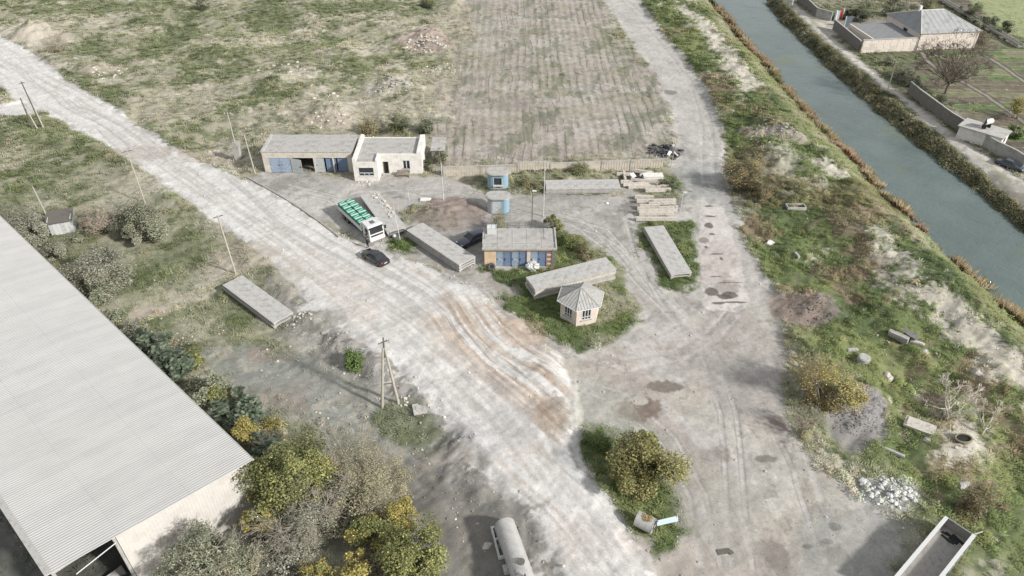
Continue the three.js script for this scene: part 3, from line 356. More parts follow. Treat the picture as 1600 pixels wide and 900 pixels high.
// ------------------------------------------------------------------ the ground: one sheet, cut into named surfaces
{
  const xs = [], zs = []; const push = (arr, a, b, step) => { const n = Math.max(1, Math.round(Math.abs(b - a) / step)); for (let i = 0; i < n; i++) arr.push(a + (b - a) * i / n); };
  push(xs, -1500, -400, 220); push(xs, -400, -160, 40); push(xs, -160, -90, 0.6); push(xs, -90, 90, 0.34); push(xs, 90, 160, 0.55); push(xs, 160, 400, 40); push(xs, 400, 1500, 220); xs.push(1500);
  push(zs, -2200, -500, 240); push(zs, -500, -230, 45); push(zs, -230, -110, 0.6); push(zs, -110, -30, 0.32); push(zs, -30, 200, 23); push(zs, 200, 1500, 220); zs.push(1500);
  const nx = xs.length, nz = zs.length, pos = new Float32Array(nx * nz * 3), uv = new Float32Array(nx * nz * 2), nor = new Float32Array(nx * nz * 3), hh = new Float32Array(nx * nz);
  for (let j = 0; j < nz; j++) for (let i = 0; i < nx; i++) { const o = j * nx + i, x = xs[i], z = zs[j]; const y = height(clamp(x, -168, 168), clamp(z, -228, -24)); const far = ss(0, 40, Math.max(Math.abs(x) - 160, -230 - z, z + 30)); hh[o] = lerp(y, x > 160 ? -0.5 : 0, far); pos[3 * o] = x; pos[3 * o + 1] = hh[o]; pos[3 * o + 2] = z; uv[2 * o] = x; uv[2 * o + 1] = z; }
  for (let j = 0; j < nz; j++) for (let i = 0; i < nx; i++) {
    const a = Math.max(0, i - 1), b = Math.min(nx - 1, i + 1), c = Math.max(0, j - 1), d = Math.min(nz - 1, j + 1), o = j * nx + i;
    const gx = (hh[j * nx + b] - hh[j * nx + a]) / (xs[b] - xs[a]), gz = (hh[d * nx + i] - hh[c * nx + i]) / (zs[d] - zs[c]), l = Math.hypot(gx, 1, gz); nor[3 * o] = -gx / l; nor[3 * o + 1] = 1 / l; nor[3 * o + 2] = -gz / l;
  }
  const tiles = [[-90, 90, -110, -30, 2048, 1024], [-160, 160, -230, -110, 2048, 900], [-1500, 1500, -2200, 1500, 512, 512]];
  const mats = tiles.map(([x0, x1, z0, z1, w, h], k) => {
    const d = new Uint8Array(w * h * 4), sx = (x1 - x0) / w, sz = (z1 - z0) / h;
    for (let j = 0; j < h; j++) for (let i = 0; i < w; i++) {
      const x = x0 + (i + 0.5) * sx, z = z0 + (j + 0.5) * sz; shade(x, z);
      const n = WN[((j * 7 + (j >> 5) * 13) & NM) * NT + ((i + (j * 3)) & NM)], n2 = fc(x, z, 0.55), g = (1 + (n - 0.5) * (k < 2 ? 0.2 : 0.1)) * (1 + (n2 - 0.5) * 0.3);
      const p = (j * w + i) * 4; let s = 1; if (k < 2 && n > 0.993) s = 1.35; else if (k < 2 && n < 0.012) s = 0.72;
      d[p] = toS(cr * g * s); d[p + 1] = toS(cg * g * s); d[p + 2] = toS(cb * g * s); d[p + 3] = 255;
    }
    const t = new THREE.DataTexture(d, w, h); t.colorSpace = THREE.SRGBColorSpace; t.magFilter = THREE.LinearFilter; t.wrapS = t.wrapT = THREE.ClampToEdgeWrapping; t.needsUpdate = true;
    t.repeat.set(1 / (x1 - x0), 1 / (z1 - z0)); t.offset.set(-x0 / (x1 - x0), -z0 / (z1 - z0));
    return new THREE.MeshStandardMaterial({ map: t, roughness: 0.95, metalness: 0 });
  });
  const lists = SURF.map(() => tiles.map(() => []));
  for (let j = 0; j + 1 < nz; j++) for (let i = 0; i + 1 < nx; i++) {
    const x = (xs[i] + xs[i + 1]) / 2, z = (zs[j] + zs[j + 1]) / 2; let k = 2; if (z < -30 && z > -110 && x > -90 && x < 90) k = 0; else if (z < -110 && z > -230 && x > -160 && x < 160) k = 1; else if (x > -160 && x < 160 && z < -30 && z > -110) k = 2;
    let s = 0; if (k < 2) { shade(x, z); s = kind; }
    const a = j * nx + i; lists[s][k].push(a, a + nx, a + 1, a + 1, a + nx, a + nx + 1);
  }
  lists.forEach((per, s) => {
    const total = per.reduce((n, l) => n + l.length, 0); if (!total) return;
    const map = new Int32Array(nx * nz).fill(-1), idx = new Uint32Array(total), keep = []; let n = 0; const g = new THREE.BufferGeometry(); let start = 0;
    per.forEach((l, k) => { if (!l.length) return; for (const v of l) { if (map[v] < 0) { map[v] = keep.length; keep.push(v); } idx[n++] = map[v]; } g.addGroup(start, l.length, k); start += l.length; });
    const P = new Float32Array(keep.length * 3), N = new Float32Array(keep.length * 3), U = new Float32Array(keep.length * 2);
    keep.forEach((v, q) => { for (let c = 0; c < 3; c++) { P[3 * q + c] = pos[3 * v + c]; N[3 * q + c] = nor[3 * v + c]; } U[2 * q] = uv[2 * v]; U[2 * q + 1] = uv[2 * v + 1]; });
    g.setAttribute('position', new THREE.BufferAttribute(P, 3)); g.setAttribute('normal', new THREE.BufferAttribute(N, 3)); g.setAttribute('uv', new THREE.BufferAttribute(U, 2)); g.setIndex(new THREE.BufferAttribute(idx, 1));
    const m = new THREE.Mesh(g, mats); m.name = SURF[s]; m.userData.kind = 'structure'; m.receiveShadow = m.castShadow = true; scene.add(m);
  });
}
// the canal's water
{
  const P = poly([[1060, -60], [1118, 0], [1200, 98], [1330, 242], [1470, 375], [1600, 497], [1750, 640], [1900, 640], [1750, 470], [1600, 366], [1520, 298], [1400, 203], [1290, 104], [1188, 0], [1130, -60]], WATER_Y);
  let mxm = 0, mzm = 0; for (const p of P) { mxm += p[0] / P.length; mzm += p[1] / P.length; }
  const s = new THREE.Shape(); const grow = P.map(([x, z]) => [x, z]); grow.forEach(([x, z], i) => { const w = i < 7 ? -2.5 : 2.5; i ? s.lineTo(x + w, -z) : s.moveTo(x + w, -z); });
  const g = new THREE.ShapeGeometry(s); g.rotateX(-Math.PI / 2); g.translate(0, WATER_Y, 0); metreUV(g);
  const t = noiseTex((u, v) => { const a = tn(FBT, u, v, 1), b = tn(FBT2, u, v, 2); const k = 1 + 0.25 * (b - 0.5), m = ss(0.62, 0.8, a); return [lerp(0.104, 0.110, m) * k, lerp(0.134, 0.130, m) * k, lerp(0.124, 0.098, m) * k]; }, 512, 512, 1 / 90, 1 / 90);
  const bt = noiseTex((u, v) => { const a = tn(FBT, u, v, 2); return [a, a, a]; }, 256, 256, 1 / 12, 1 / 12); bt.colorSpace = THREE.NoColorSpace;
  const m = new THREE.Mesh(g, new THREE.MeshPhysicalMaterial({ map: t, roughness: 0.07, bumpMap: bt, bumpScale: 0.05, ior: 1.33 }));
  m.name = 'canal_water'; m.userData.kind = 'structure'; m.receiveShadow = true; scene.add(m);
}
// ------------------------------------------------------------------ buildings
const dirTurn = (dx, dz) => Math.atan2(-dz, dx);
function corrugated(L, W, pitch, depth) {       // a ribbed sheet in x (length, ribs side by side) and z (width, ribs run along it)
  const n = Math.round(L / pitch), pos = [], idx = [];
  const prof = [[0, 0], [0.35, 0], [0.5, 1], [0.85, 1]];
  const xsv = []; for (let i = 0; i < n; i++) for (const [a, b] of prof) xsv.push([(i + a) * pitch, b * depth]); xsv.push([n * pitch, 0]);
  for (const [x, y] of xsv) { pos.push(x, y, 0, x, y, W); }
  for (let i = 0; i + 1 < xsv.length; i++) { const a = 2 * i; idx.push(a, a + 1, a + 2, a + 2, a + 1, a + 3); }
  const g = new THREE.BufferGeometry(); g.setAttribute('position', new THREE.Float32BufferAttribute(pos, 3)); g.setIndex(idx); const f = g.toNonIndexed(); f.computeVertexNormals(); return f;
}
{ // warehouse: local x runs along the long eave away from the camera, local z towards the south-west
  const a = ray(395, 718, 6), dx = -0.741, dz = -0.6715, W = 17.5, LEN = 95;
  const t = thing('warehouse', 'huge warehouse with pale ribbed sheet roof and cream sheet end wall', 'warehouse', V(a[0] + dx * LEN, 0, a[1] + dz * LEN), dirTurn(-dx, -dz)); const X = v => LEN - v, wb = (x0, x1, ...q) => bb(LEN - x1, LEN - x0, ...q);
  const gy = -2.4, lo = 6, hi = 8.0, ang = Math.atan2(hi - lo, W);
  // the long axis is local +x; local +z = direction (-dz, dx) turned: south-west is on the -z or +z side
  const side = 1;
  const sheetM = M.sheetRoof; 
  for (let i = 0; i < 5; i++) {                 // the roof sheets, in five strips up the slope with small laps
    const w = W / 5 / Math.cos(ang) + 0.12, g = corrugated(LEN, w, 0.27, 0.032);
    g.rotateX(-ang * side); g.translate(-0.0, lo + (hi - lo) * i / 5 + 0.012 * (i % 2 ? 1 : 0) + 0.02 * i, W / 5 * i);
    part('roof_sheet', g, sheetM, t);
  }
  part('ridge_cap', box(LEN, 0.08, 0.5, LEN / 2, hi + 0.16, W - 0.1, 0, -ang), M.zinc, t);
  part('eave_gutter', [box(LEN, 0.16, 0.14, LEN / 2, lo - 0.1, -0.05)], M.zinc, t);
  // walls
  const wallGeo = (len) => { const g = corrugated(len, 1, 0.3, 0.05); return g; };
  const endWall = [], nz = Math.round((W - 5.4) / 0.3);
  for (let i = 0; i < nz; i++) { const z0 = 0.3 + i * 0.3, h = lo + (hi - lo) * (z0 / W) - 0.15; endWall.push(wb(0.75, 0.78, gy, h, z0, z0 + 0.3), wb(0.735, 0.75, gy, h, z0 + 0.03, z0 + 0.12)); }
  part('end_wall', endWall, M.sheetWall, t);
  for (const g of [wb(0.68, 0.9, gy, lo - 0.1, 0.1, 0.32), wb(0.66, 0.9, gy, hi - 0.8, W - 5.15, W - 4.9), wb(0.66, 0.9, gy, hi - 0.2, W - 0.5, W - 0.25)]) part('corner_post', g, M.zinc, t);
  const sw = corrugated(LEN - 1, lo - 0.2 - gy, 0.3, 0.05); sw.rotateX(Math.PI / 2); sw.translate(0.2, lo - 0.2, 0.36); part('side_wall', sw, M.sheetWall, t);
  part('back_wall', [wb(0.9, LEN, gy, 4.5, W - 0.4, W - 0.3)], M.concreteDark, t);
  part('far_wall', [wb(LEN - 0.4, LEN - 0.3, gy, lo - 0.1, 0.4, W - 0.4)], M.sheetWall, t);
  part('door_beam', [wb(0.7, 0.95, hi - 1.0, hi - 0.75, W - 5, W - 0.3)], M.zinc, t);
  for (let i = 0; i < 3; i++) part('purlin', rod(V(X(0.3), lo - 0.1 + (hi - lo) * (0.78 + i * 0.07), W * (0.78 + i * 0.07)), V(X(30), lo - 0.1 + (hi - lo) * (0.78 + i * 0.07), W * (0.78 + i * 0.07)), 0.06), M.steel, t);
  part('floor_slab', wb(0.5, LEN, gy - 0.2, gy + 0.06, 0.4, W - 0.4), M.concreteDark, t);
  part('tie_rod', rod(V(X(0.4), hi - 1.6, W - 5.0), V(X(0.3), hi - 2.0, W - 1.6), 0.05), M.white, t);
  // slabs leaning in the doorway
  const q = (x, y, z) => t.localToWorld(V(x, y, z)); t.updateMatrixWorld(true);
  top('wall_panel', [box(0.25, 2.2, 4.2, 0, 1.0, 0, 0, 0, 0.5), box(0.3, 2.3, 0.3, 0, 1.0, 2.0, 0, 0, 0.5)], M.white, q(X(1.6), gy + 0.1, W - 2.9), t.rotation.y, 'white panel leaning in the open bay of the warehouse end', 'panel');
  top('wall_panel', [box(0.25, 1.8, 3.2, 0, 0.8, 0, 0, 0, 0.7), box(0.3, 1.9, 0.3, 0, 0.8, -1.5, 0, 0, 0.7)], M.concrete2, q(X(3.6), gy + 0.1, W - 3.2), t.rotation.y, 'grey panel lying behind the white one inside the warehouse bay', 'panel');
}
function doorLeaf(w, h, mat, parent, x, z, turn, name = 'door') {  // hinge at local x = 0
  const d = part(name, [box(w, h, 0.05, w / 2, h / 2, 0), box(w - 0.1, 0.08, 0.1, w / 2, h * 0.33, 0), box(w - 0.1, 0.08, 0.1, w / 2, h * 0.68, 0), box(0.08, h, 0.09, 0.04, h / 2, 0), box(0.08, h, 0.09, w - 0.04, h / 2, 0)], mat, parent);
  d.position.set(x, 0.06, z); d.rotation.y = turn; const hd = part('handle', box(0.06, 0.3, 0.16, w * 0.88, h * 0.5, 0.02), M.dark, d); return d;
}
{ // long garage
  const t = thing('garage_block', 'long low garage block with blue metal doors and one open bay', 'garage', V(-41.6, 0, -110.6));
  const W = 14.9, D = 6.3, H = 3.75, wm = M.cream;
  part('wall', [bb(0, 0.35, 0, H, -D, 0), bb(W - 0.3, W, 0, H, -D, 0), bb(0.35, W - 0.3, 0, H, -D, -D + 0.3), bb(0.35, W - 0.3, 2.72, H, -0.35, 0), bb(0.35, 1.0, 0, 2.72, -0.35, 0), bb(4.55, 4.8, 0, 2.72, -0.35, 0), bb(8.4, 8.7, 0, 2.72, -0.35, 0), bb(14.1, W - 0.3, 0, 2.72, -0.35, 0), bb(11.6, 11.8, 0, 2.72, -D + 0.3, -0.35), bb(4.6, 4.75, 0, 2.72, -D + 0.3, -0.352), bb(11.603, 11.797, 0, 2.72, -0.35, 0)], wm, t);
  for (let i = 0; i < 6; i++) part('roof_slab', [bb(i * 2.45 + 0.37, i * 2.45 + 2.81, H - 0.22, H + 0.03 + 0.02 * (i % 2), -D + 0.1, -0.2)], M.roofing, t);
  part('parapet', [bb(-0.08, 0.36, H, H + 0.28, -D - 0.05, 0.08), bb(0.36, W, H + 0.03, H + 0.12, -0.22, 0.1), bb(0.36, W, H + 0.03, H + 0.14, -D - 0.05, -D + 0.2)], M.concrete, t);
  doorLeaf(1.75, 2.62, M.blue, t, 1.02, -0.05, 0); doorLeaf(1.78, 2.62, M.blue, t, 4.53, -0.05, Math.PI);
  const od = doorLeaf(1.9, 2.6, M.paleMetal, t, 4.7, 0.06, -0.32); od.userData.label = 'pale door leaf standing open';
  const oe = doorLeaf(1.5, 2.6, M.paleMetal, t, 10.2, 0.08, Math.PI - 0.1); oe.userData.label = 'pale door leaf folded back';
  doorLeaf(1.7, 2.6, M.blueDark, t, 10.4, -0.3, 0); doorLeaf(1.7, 2.6, M.blueDark, t, 14.05, -0.3, Math.PI);
  part('inner_floor', bb(0.4, W - 0.4, 0, 0.08, -D + 0.3, -0.4), M.concreteDark, t);
}
{ // small white house beside it
  const t = thing('white_house', 'small white plastered house with a projecting front wing', 'house', V(-26.0, 0, -110.4));
  const W = 11.0, D = 6.4, H = 3.5, F = 2.75, wx = 4.0;     // wing 0..wx projects F forward
  const wall = part('wall', [bb(0, 0.3, 0, H, -D, F), bb(wx - 0.3, wx, 0, H, 0.3, F), bb(0.3, wx - 0.3, 0, 0.95, F - 0.3, F), bb(0.3, wx - 0.3, 2.45, H, F - 0.3, F), bb(0.3, 0.75, 0.95, 2.45, F - 0.3, F), bb(3.3, wx - 0.3, 0.95, 2.45, F - 0.3, F),
    bb(wx, 4.45, 0, H, 0, 0.3), bb(5.4, 7.75, 0, H, 0, 0.3), bb(4.45, 5.4, 2.3, H, 0, 0.3), bb(7.75, 8.95, 0, 1.05, 0, 0.3), bb(7.75, 8.95, 2.5, H, 0, 0.3), bb(8.95, W - 0.3, 0, H, 0, 0.3), bb(W - 0.3, W, 0, H, -D, 0.3), bb(0.3, W - 0.3, 0, H, -D, -D + 0.3)], M.plaster, t);
  for (let i = 0; i < 5; i++) part('roof_sheet', bb(0.5, W - 0.8, H - 0.25, H - 0.02 + 0.015 * (i % 2), -D + 0.25 + i * 1.22, -D + 0.25 + (i + 1) * 1.22 - 0.02), M.roofing, t);
  part('roof_sheet', bb(0.5, wx - 0.1, H - 0.25, H + 0.012, 0.06, F - 0.1), M.roofing, t);
  part('parapet', [bb(0, 0.55, H, H + 0.55, -D, F + 0.02), bb(W - 0.8, W, H, H + 0.5, -D, 0.3), bb(wx - 0.28, wx + 0.02, H, H + 0.4, 0.3, F + 0.01), bb(wx + 0.02, W - 0.8, H, H + 0.16, 0.0, 0.3)], M.plaster, t);
  const dr = part('door', [bb(4.5, 5.35, 0.05, 2.25, -0.02, 0.04)], M.dark, t); part('frame', [bb(4.45, 4.53, 0, 2.3, 0.1, 0.33), bb(5.32, 5.4, 0, 2.3, 0.1, 0.33)], M.wood, dr);
  const w = part('window', [bb(7.75, 8.95, 1.05, 2.5, 0.06, 0.1)], M.glass, t); part('frame', [bb(7.75, 7.85, 1.05, 2.5, 0.1, 0.2), bb(8.85, 8.95, 1.05, 2.5, 0.1, 0.2), bb(8.29, 8.41, 1.05, 2.5, 0.1, 0.2), bb(7.85, 8.85, 2.4, 2.5, 0.1, 0.2)], M.white, w); part('sill', bb(7.65, 9.05, 0.97, 1.05, 0.1, 0.42), M.concrete, w);
  const w2 = part('window', [bb(0.75, 3.3, 0.95, 2.45, F - 0.2, F - 0.16)], M.glass, t); part('frame', [bb(0.75, 3.3, 1.42, 1.5, F - 0.16, F - 0.04), bb(1.68, 1.76, 0.95, 1.42, F - 0.16, F - 0.04), bb(2.4, 2.48, 0.95, 1.42, F - 0.16, F - 0.04), bb(0.75, 0.84, 0.95, 2.45, F - 0.16, F - 0.04), bb(3.21, 3.3, 0.95, 2.45, F - 0.16, F - 0.04), bb(0.84, 3.21, 0.95, 1.0, F - 0.16, F - 0.04)], M.white, w2); part('sill', bb(0.7, 3.35, 0.86, 0.95, F - 0.1, F + 0.1), M.plaster, w2);
  part('door_step', bb(4.3, 5.5, 0, 0.14, 0.3, 0.9), M.concrete, t);
}
{ const b = thing('bench', 'brown slatted wooden bench in front of the white house window', 'bench', V(-18.1, height(-18.1, -109.3), -109.4));
  for (let i = 0; i < 3; i++) part('seat_slat', box(2.1, 0.05, 0.16, 0, 0.45, 0.1 + i * 0.19), M.wood, b); for (let i = 0; i < 3; i++) part('back_slat', box(2.1, 0.15, 0.04, 0, 0.6 + i * 0.17, -0.05 - i * 0.03), M.wood, b);
  for (const s of [-0.9, 0.9]) part('leg', [box(0.08, 0.45, 0.5, s, 0.22, 0.28), box(0.08, 1.0, 0.08, s, 0.5, -0.02)], M.wood, b); }
{ const t = thing('tool_shed', 'narrow grey tool shed standing alone right of the white house', 'shed', V(-13.7, 0, -113.6));
  part('wall', [bb(0, 0.15, 0, 2.6, -4.4, 0), bb(1.95, 2.1, 0, 2.6, -4.4, 0), bb(0.15, 1.95, 0, 2.6, -4.4, -4.25), bb(0.15, 0.5, 0, 2.6, -0.15, 0), bb(1.4, 1.95, 0, 2.6, -0.15, 0), bb(0.5, 1.4, 2.1, 2.6, -0.15, 0)], M.stoneGrey, t); part('door', bb(0.5, 1.4, 0.03, 2.1, -0.12, -0.06), M.wood, t);
  part('roof', box(2.4, 0.12, 4.8, 1.05, 2.68, -2.2, 0, 0.02), M.roofing, t); }
{ // blue garage in the middle
  const t = thing('blue_garage', 'small garage with blue doors, peach wall panel and railing on its roof', 'garage', V(-3.8, 0, -83.4));
  const W = 9.7, D = 4.6, H = 3.05;
  part('wall', [bb(0, 0.3, 0, H, -D, -0.004), bb(W - 0.3, W, 0, H, -D, -0.004), bb(0.3, W - 0.3, 0, H, -D, -D + 0.25), bb(1.5, 1.62, 0, H, -0.3, 0.02), bb(8.55, 8.62, 0, H, -0.3, 0.02)], M.cream, t);
  part('wall_panel', bb(0.0, 1.5, 0, H, -0.2, 0.05), M.peach, t); part('middle_pillar', bb(5.85, 6.35, 0, H, -0.3, 0.06), M.pink, t);
  for (let i = 0; i < 8; i++) part('brick_course', bb(8.62 + 0.02 * (i % 2), 9.25, 0.02 + i * 0.37, 0.3 + i * 0.37, -0.3, 0.05), i % 2 ? M.cream : M.brick, t);
  part('corner_pier', bb(9.25, W + 0.02, 0, H - 0.01, -0.3, 0.1), M.stoneGrey, t);
  for (const [x0, x1] of [[1.62, 5.85], [6.35, 8.55]]) { part('lintel', bb(x0, x1, 2.5, H - 0.02, -0.3, -0.03), M.peach, t); const n = x1 - x0 > 3 ? 4 : 2, w = (x1 - x0) / n; for (let k = 0; k < n; k++) { const d = part('door', [box(w - 0.06, 2.42, 0.06, 0, 1.24, 0), box(w - 0.16, 0.07, 0.1, 0, 1.0, 0.02), box(w - 0.16, 0.07, 0.1, 0, 2.2, 0.02), box(0.06, 2.4, 0.1, w / 2 - 0.06, 1.24, 0.02)], k % 2 ? M.blueDark : M.blue, t); d.position.set(x0 + w * (k + 0.5), 0.03, -0.1); part('handle', box(0.05, 0.25, 0.1, -w / 2 + 0.16, 1.2, 0.08), M.dark, d); } }
  for (let i = 0; i < 5; i++) part('roof_slab', bb(-0.25 + i * 2.04, -0.25 + (i + 1) * 2.04 - 0.03, H, H + 0.2 + 0.015 * (i % 2), -D - 0.2, 0.35), M.roofing, t);
  part('fascia', bb(-0.3, W + 0.25, H + 0.02, H + 0.32, 0.352, 0.5), M.concrete, t); part('roof_kerb', [bb(-0.3, W + 0.25, H + 0.22, H + 0.3, -1.0, -0.86), bb(-0.3, -0.1, H + 0.22, H + 0.32, -D - 0.2, -1.0), bb(W + 0.05, W + 0.25, H + 0.22, H + 0.36, -D - 0.2, 0.3)], M.concrete, t);
  const rl = [], y0 = H + 0.22; part('railing', [...[0, 1, 2, 3, 4, 5, 6].map(i => rod(V(i * 1.6, y0 - 0.1, -D - 0.1), V(i * 1.6, y0 + 0.95, -D - 0.1), 0.035)), rod(V(0, y0 + 0.95, -D - 0.1), V(9.6, y0 + 0.95, -D - 0.1), 0.035), rod(V(0, y0 + 0.5, -D - 0.1), V(9.6, y0 + 0.5, -D - 0.1), 0.03), rod(V(0, y0 + 0.95, -D - 0.1), V(0, y0 + 0.95, -2), 0.035), rod(V(9.6, y0 + 0.95, -D - 0.1), V(9.6, y0 + 0.95, -1.4), 0.035), rod(V(9.6, y0 - 0.1, -1.4), V(9.6, y0 + 0.95, -1.4), 0.035), rod(V(0, y0 - 0.1, -2), V(0, y0 + 0.95, -2), 0.035)], M.steel, t);
  part('antenna_frame', [...[0, 1, 2, 3].map(i => rod(V(7.2 + i * 0.55, y0, -D + 0.3), V(7.2 + i * 0.55, y0 + 1.3, -D + 0.3), 0.02)), rod(V(7.1, y0 + 1.2, -D + 0.3), V(9.1, y0 + 1.2, -D + 0.3), 0.02), rod(V(7.1, y0 + 0.7, -D + 0.3), V(9.1, y0 + 0.7, -D + 0.3), 0.02)], M.poleDark, t);
  const s = part('rooftop_box', [box(1.25, 0.9, 1.15, 0.95, H + 0.62, -D + 0.8)], M.white, t); part('lid_frame', [box(1.35, 0.05, 0.1, 0.95, H + 1.09, -D + 0.28), box(1.35, 0.05, 0.1, 0.95, H + 1.09, -D + 1.32), box(0.1, 0.05, 0.94, 0.33, H + 1.09, -D + 0.8), box(0.1, 0.05, 0.94, 1.57, H + 1.09, -D + 0.8), box(0.05, 0.04, 0.94, 0.95, H + 1.085, -D + 0.8)], M.paleMetal, s);
}
{ // six-sided kiosk
  const cx = 8.65, cz = -73.0, R = 2.62, H = 3.0, rot = Math.atan2(-70.4 - cz, 8.0 - cx);
  const t = thing('hexagonal_kiosk', 'pinkish six-sided kiosk with a pointed ribbed metal roof', 'kiosk', V(cx, height(cx, cz) - 0.05, cz));
  const c = [...Array(6)].map((_, i) => [Math.cos(rot + i * Math.PI / 3) * R, Math.sin(rot + i * Math.PI / 3) * R]);
  const side = R;
  for (let i = 0; i < 6; i++) {
    const a = c[i], b = c[(i + 1) % 6], mxx = (a[0] + b[0]) / 2, mz = (a[1] + b[1]) / 2, turn = dirTurn(b[0] - a[0], b[1] - a[1]);
    const win = i === 0 || i === 5 || i === 1, g = [];
    // pieces of wall lie in local x (along the side) with outside at -z
    const wl = win && i !== 1 ? [[-side / 2, -0.62, 0, H], [0.62, side / 2, 0, H], [-0.62, 0.62, 0, 0.95], [-0.62, 0.62, 2.55, H]] : [[-side / 2, side / 2, 0, H]];
    for (const [x0, x1, y0, y1] of wl) g.push(bb(x0, x1, y0, y1, -0.02, 0.18));
    const w = part('wall', g, M.pink, t); w.position.set(mxx, 0, mz);
    const out = Math.atan2(mz, mxx); w.rotation.y = turn;
    const nz = V(0, 0, 1).applyAxisAngle(V(0, 1, 0), turn), sgn = nz.x * mxx + nz.z * mz > 0 ? 1 : -1; if (sgn > 0) { w.geometry.translate(0, 0, -0.16); }
    if (win && i !== 1) {
      const o = sgn > 0 ? 1 : -1, wd = part('window', bb(-0.62, 0.62, 0.95, 2.55, o * -0.06 - 0.02, o * -0.06 + 0.02), M.glass, w), f = [];
      for (const x of [-0.58, -0.2, 0.2, 0.58]) f.push(box(0.09, 1.6, 0.1, x, 1.75, o * -0.01)); for (const y of [0.99, 1.4, 2.51]) f.push(box(1.06, 0.08, 0.085, 0, y, o * -0.01)); part('frame', f, M.white, wd); part('sill', box(1.4, 0.07, 0.25, 0, 0.9, o * 0.08), M.concrete, wd);
    }
  }
  const RE = 3.15, e = [...Array(6)].map((_, i) => [Math.cos(rot + i * Math.PI / 3) * RE, H - 0.12, Math.sin(rot + i * Math.PI / 3) * RE]), apex = [0, H + 1.35, 0];
  for (let i = 0; i < 6; i++) { const a = e[i], b = e[(i + 1) % 6]; const f = part('roof_panel', polyFace([a, apex, b]), M.zinc, t);
    const seams = []; for (let k = 1; k < 8; k++) { const u = k / 8, p = [lerp(a[0], b[0], u), a[1], lerp(a[2], b[2], u)], q = Math.abs(u - 0.5) * 2, m = [(a[0] + b[0]) / 2, 0, (a[2] + b[2]) / 2]; const tt = 1 - q; seams.push(rod(V(p[0], p[1] + 0.03, p[2]), V(lerp(p[0], u < 0.5 ? lerp(a[0], 0, tt) : lerp(b[0], 0, tt), 1), lerp(p[1], apex[1], tt) + 0.03, u < 0.5 ? lerp(a[2], 0, tt) : lerp(b[2], 0, tt)), 0.028, 0.028, 5)); } part('seam', seams, M.zinc, f); }
  part('hip_cap', e.map(p => rod(V(p[0], p[1] + 0.03, p[2]), V(apex[0], apex[1] + 0.03, apex[2]), 0.06, 0.05, 5)), M.zinc, t);
  part('eave_board', e.map((p, i) => rod(V(...p), V(...e[(i + 1) % 6]), 0.06, 0.06, 5)), M.white, t); part('soffit', polyFace(e.map(p => [p[0] * 0.98, p[1] - 0.05, p[2] * 0.98])), M.white, t);
}
function stadium(L, W, h, n = 10) { const s = new THREE.Shape(), r = W / 2, k = L / 2 - r; s.moveTo(-k, -r); s.lineTo(k, -r); s.absarc(k, 0, r, -Math.PI / 2, Math.PI / 2, false); s.lineTo(-k, r); s.absarc(-k, 0, r, Math.PI / 2, Math.PI * 1.5, false); const g = new THREE.ExtrudeGeometry(s, { depth: h, bevelEnabled: false, curveSegments: n }); g.rotateX(-Math.PI / 2); return g; }
function blueBooth(x, z, label, back) {
  const t = thing('guard_booth', label, 'booth', V(x, height(x, z) - 0.02, z)), L = 3.4, W = 1.9, r = W / 2, k = L / 2 - r;
  const curve = (cx, s) => { const g = new THREE.CylinderGeometry(r, r, 2.6, 12, 1, true, s > 0 ? 0 : Math.PI, Math.PI); g.translate(cx, 1.3, 0); return g; };
  part('end_wall', [curve(k, 1)], M.teal, t); part('end_wall', [curve(-k, -1)], back ? M.paleMetal : M.teal, t);
  if (!back) { part('front_wall', [bb(-k, k, 0, 0.75, r - 0.06, r), bb(-k, k, 2.05, 2.6, r - 0.06, r), bb(-k, -0.72, 0.75, 2.05, r - 0.06, r), bb(0.72, k, 0.75, 2.05, r - 0.06, r)], M.teal, t); const w = part('window', bb(-0.7, 0.7, 0.78, 2.02, r - 0.16, r - 0.12), M.glass, t); part('frame', [bb(-0.74, -0.64, 0.75, 2.05, r - 0.05, r + 0.05), bb(0.64, 0.74, 0.75, 2.05, r - 0.05, r + 0.05), bb(-0.64, 0.64, 0.72, 0.82, r - 0.05, r + 0.05)], M.white, w);
    part('counter', [bb(-0.75, 1.1, 0.66, 0.74, r, r + 0.32), bb(-0.75, 1.1, 0.2, 0.66, r + 0.002, r + 0.05)], M.paleMetal, t); part('vent', bb(-0.3, 0.45, 0.35, 0.5, r + 0.05, r + 0.08), M.dark, t); }
  else { part('front_wall', [bb(-k, 0.35, 0, 2.6, r - 0.06, r)], M.paleMetal, t); part('door', [bb(0.35, k + 0.1, 0.02, 2.3, r - 0.08, r - 0.02), bb(0.4, k + 0.05, 1.1, 1.18, r - 0.02, r + 0.02)], M.teal, t); part('lintel', bb(0.35, k, 2.3, 2.6, r - 0.06, r), M.teal, t); }
  part('back_wall', bb(-k, k, 0, 2.6, -r, -r + 0.06), M.teal, t);
  const band = stadium(L + 0.08, W + 0.08, 0.3); band.translate(0, 2.35, 0); part('fascia_band', band, M.teal, t);
  const roof = stadium(L + 0.6, W + 0.7, 0.2); roof.translate(0, 2.651, 0); part('roof', roof, M.concrete, t); const rim = stadium(L + 0.3, W + 0.4, 0.06); rim.translate(0, 2.852, 0); part('roof_membrane', rim, M.roofing, t); part('plinth', [stadium(L + 0.3, W + 0.3, 0.1)], M.concreteDark, t);
}
blueBooth(-2.3, -105.6, 'oval blue booth with serving window standing nearest the panel wall', false);
blueBooth(-2.1, -98.2, 'oval blue booth behind the roof tree, nearer the blue garage', true);
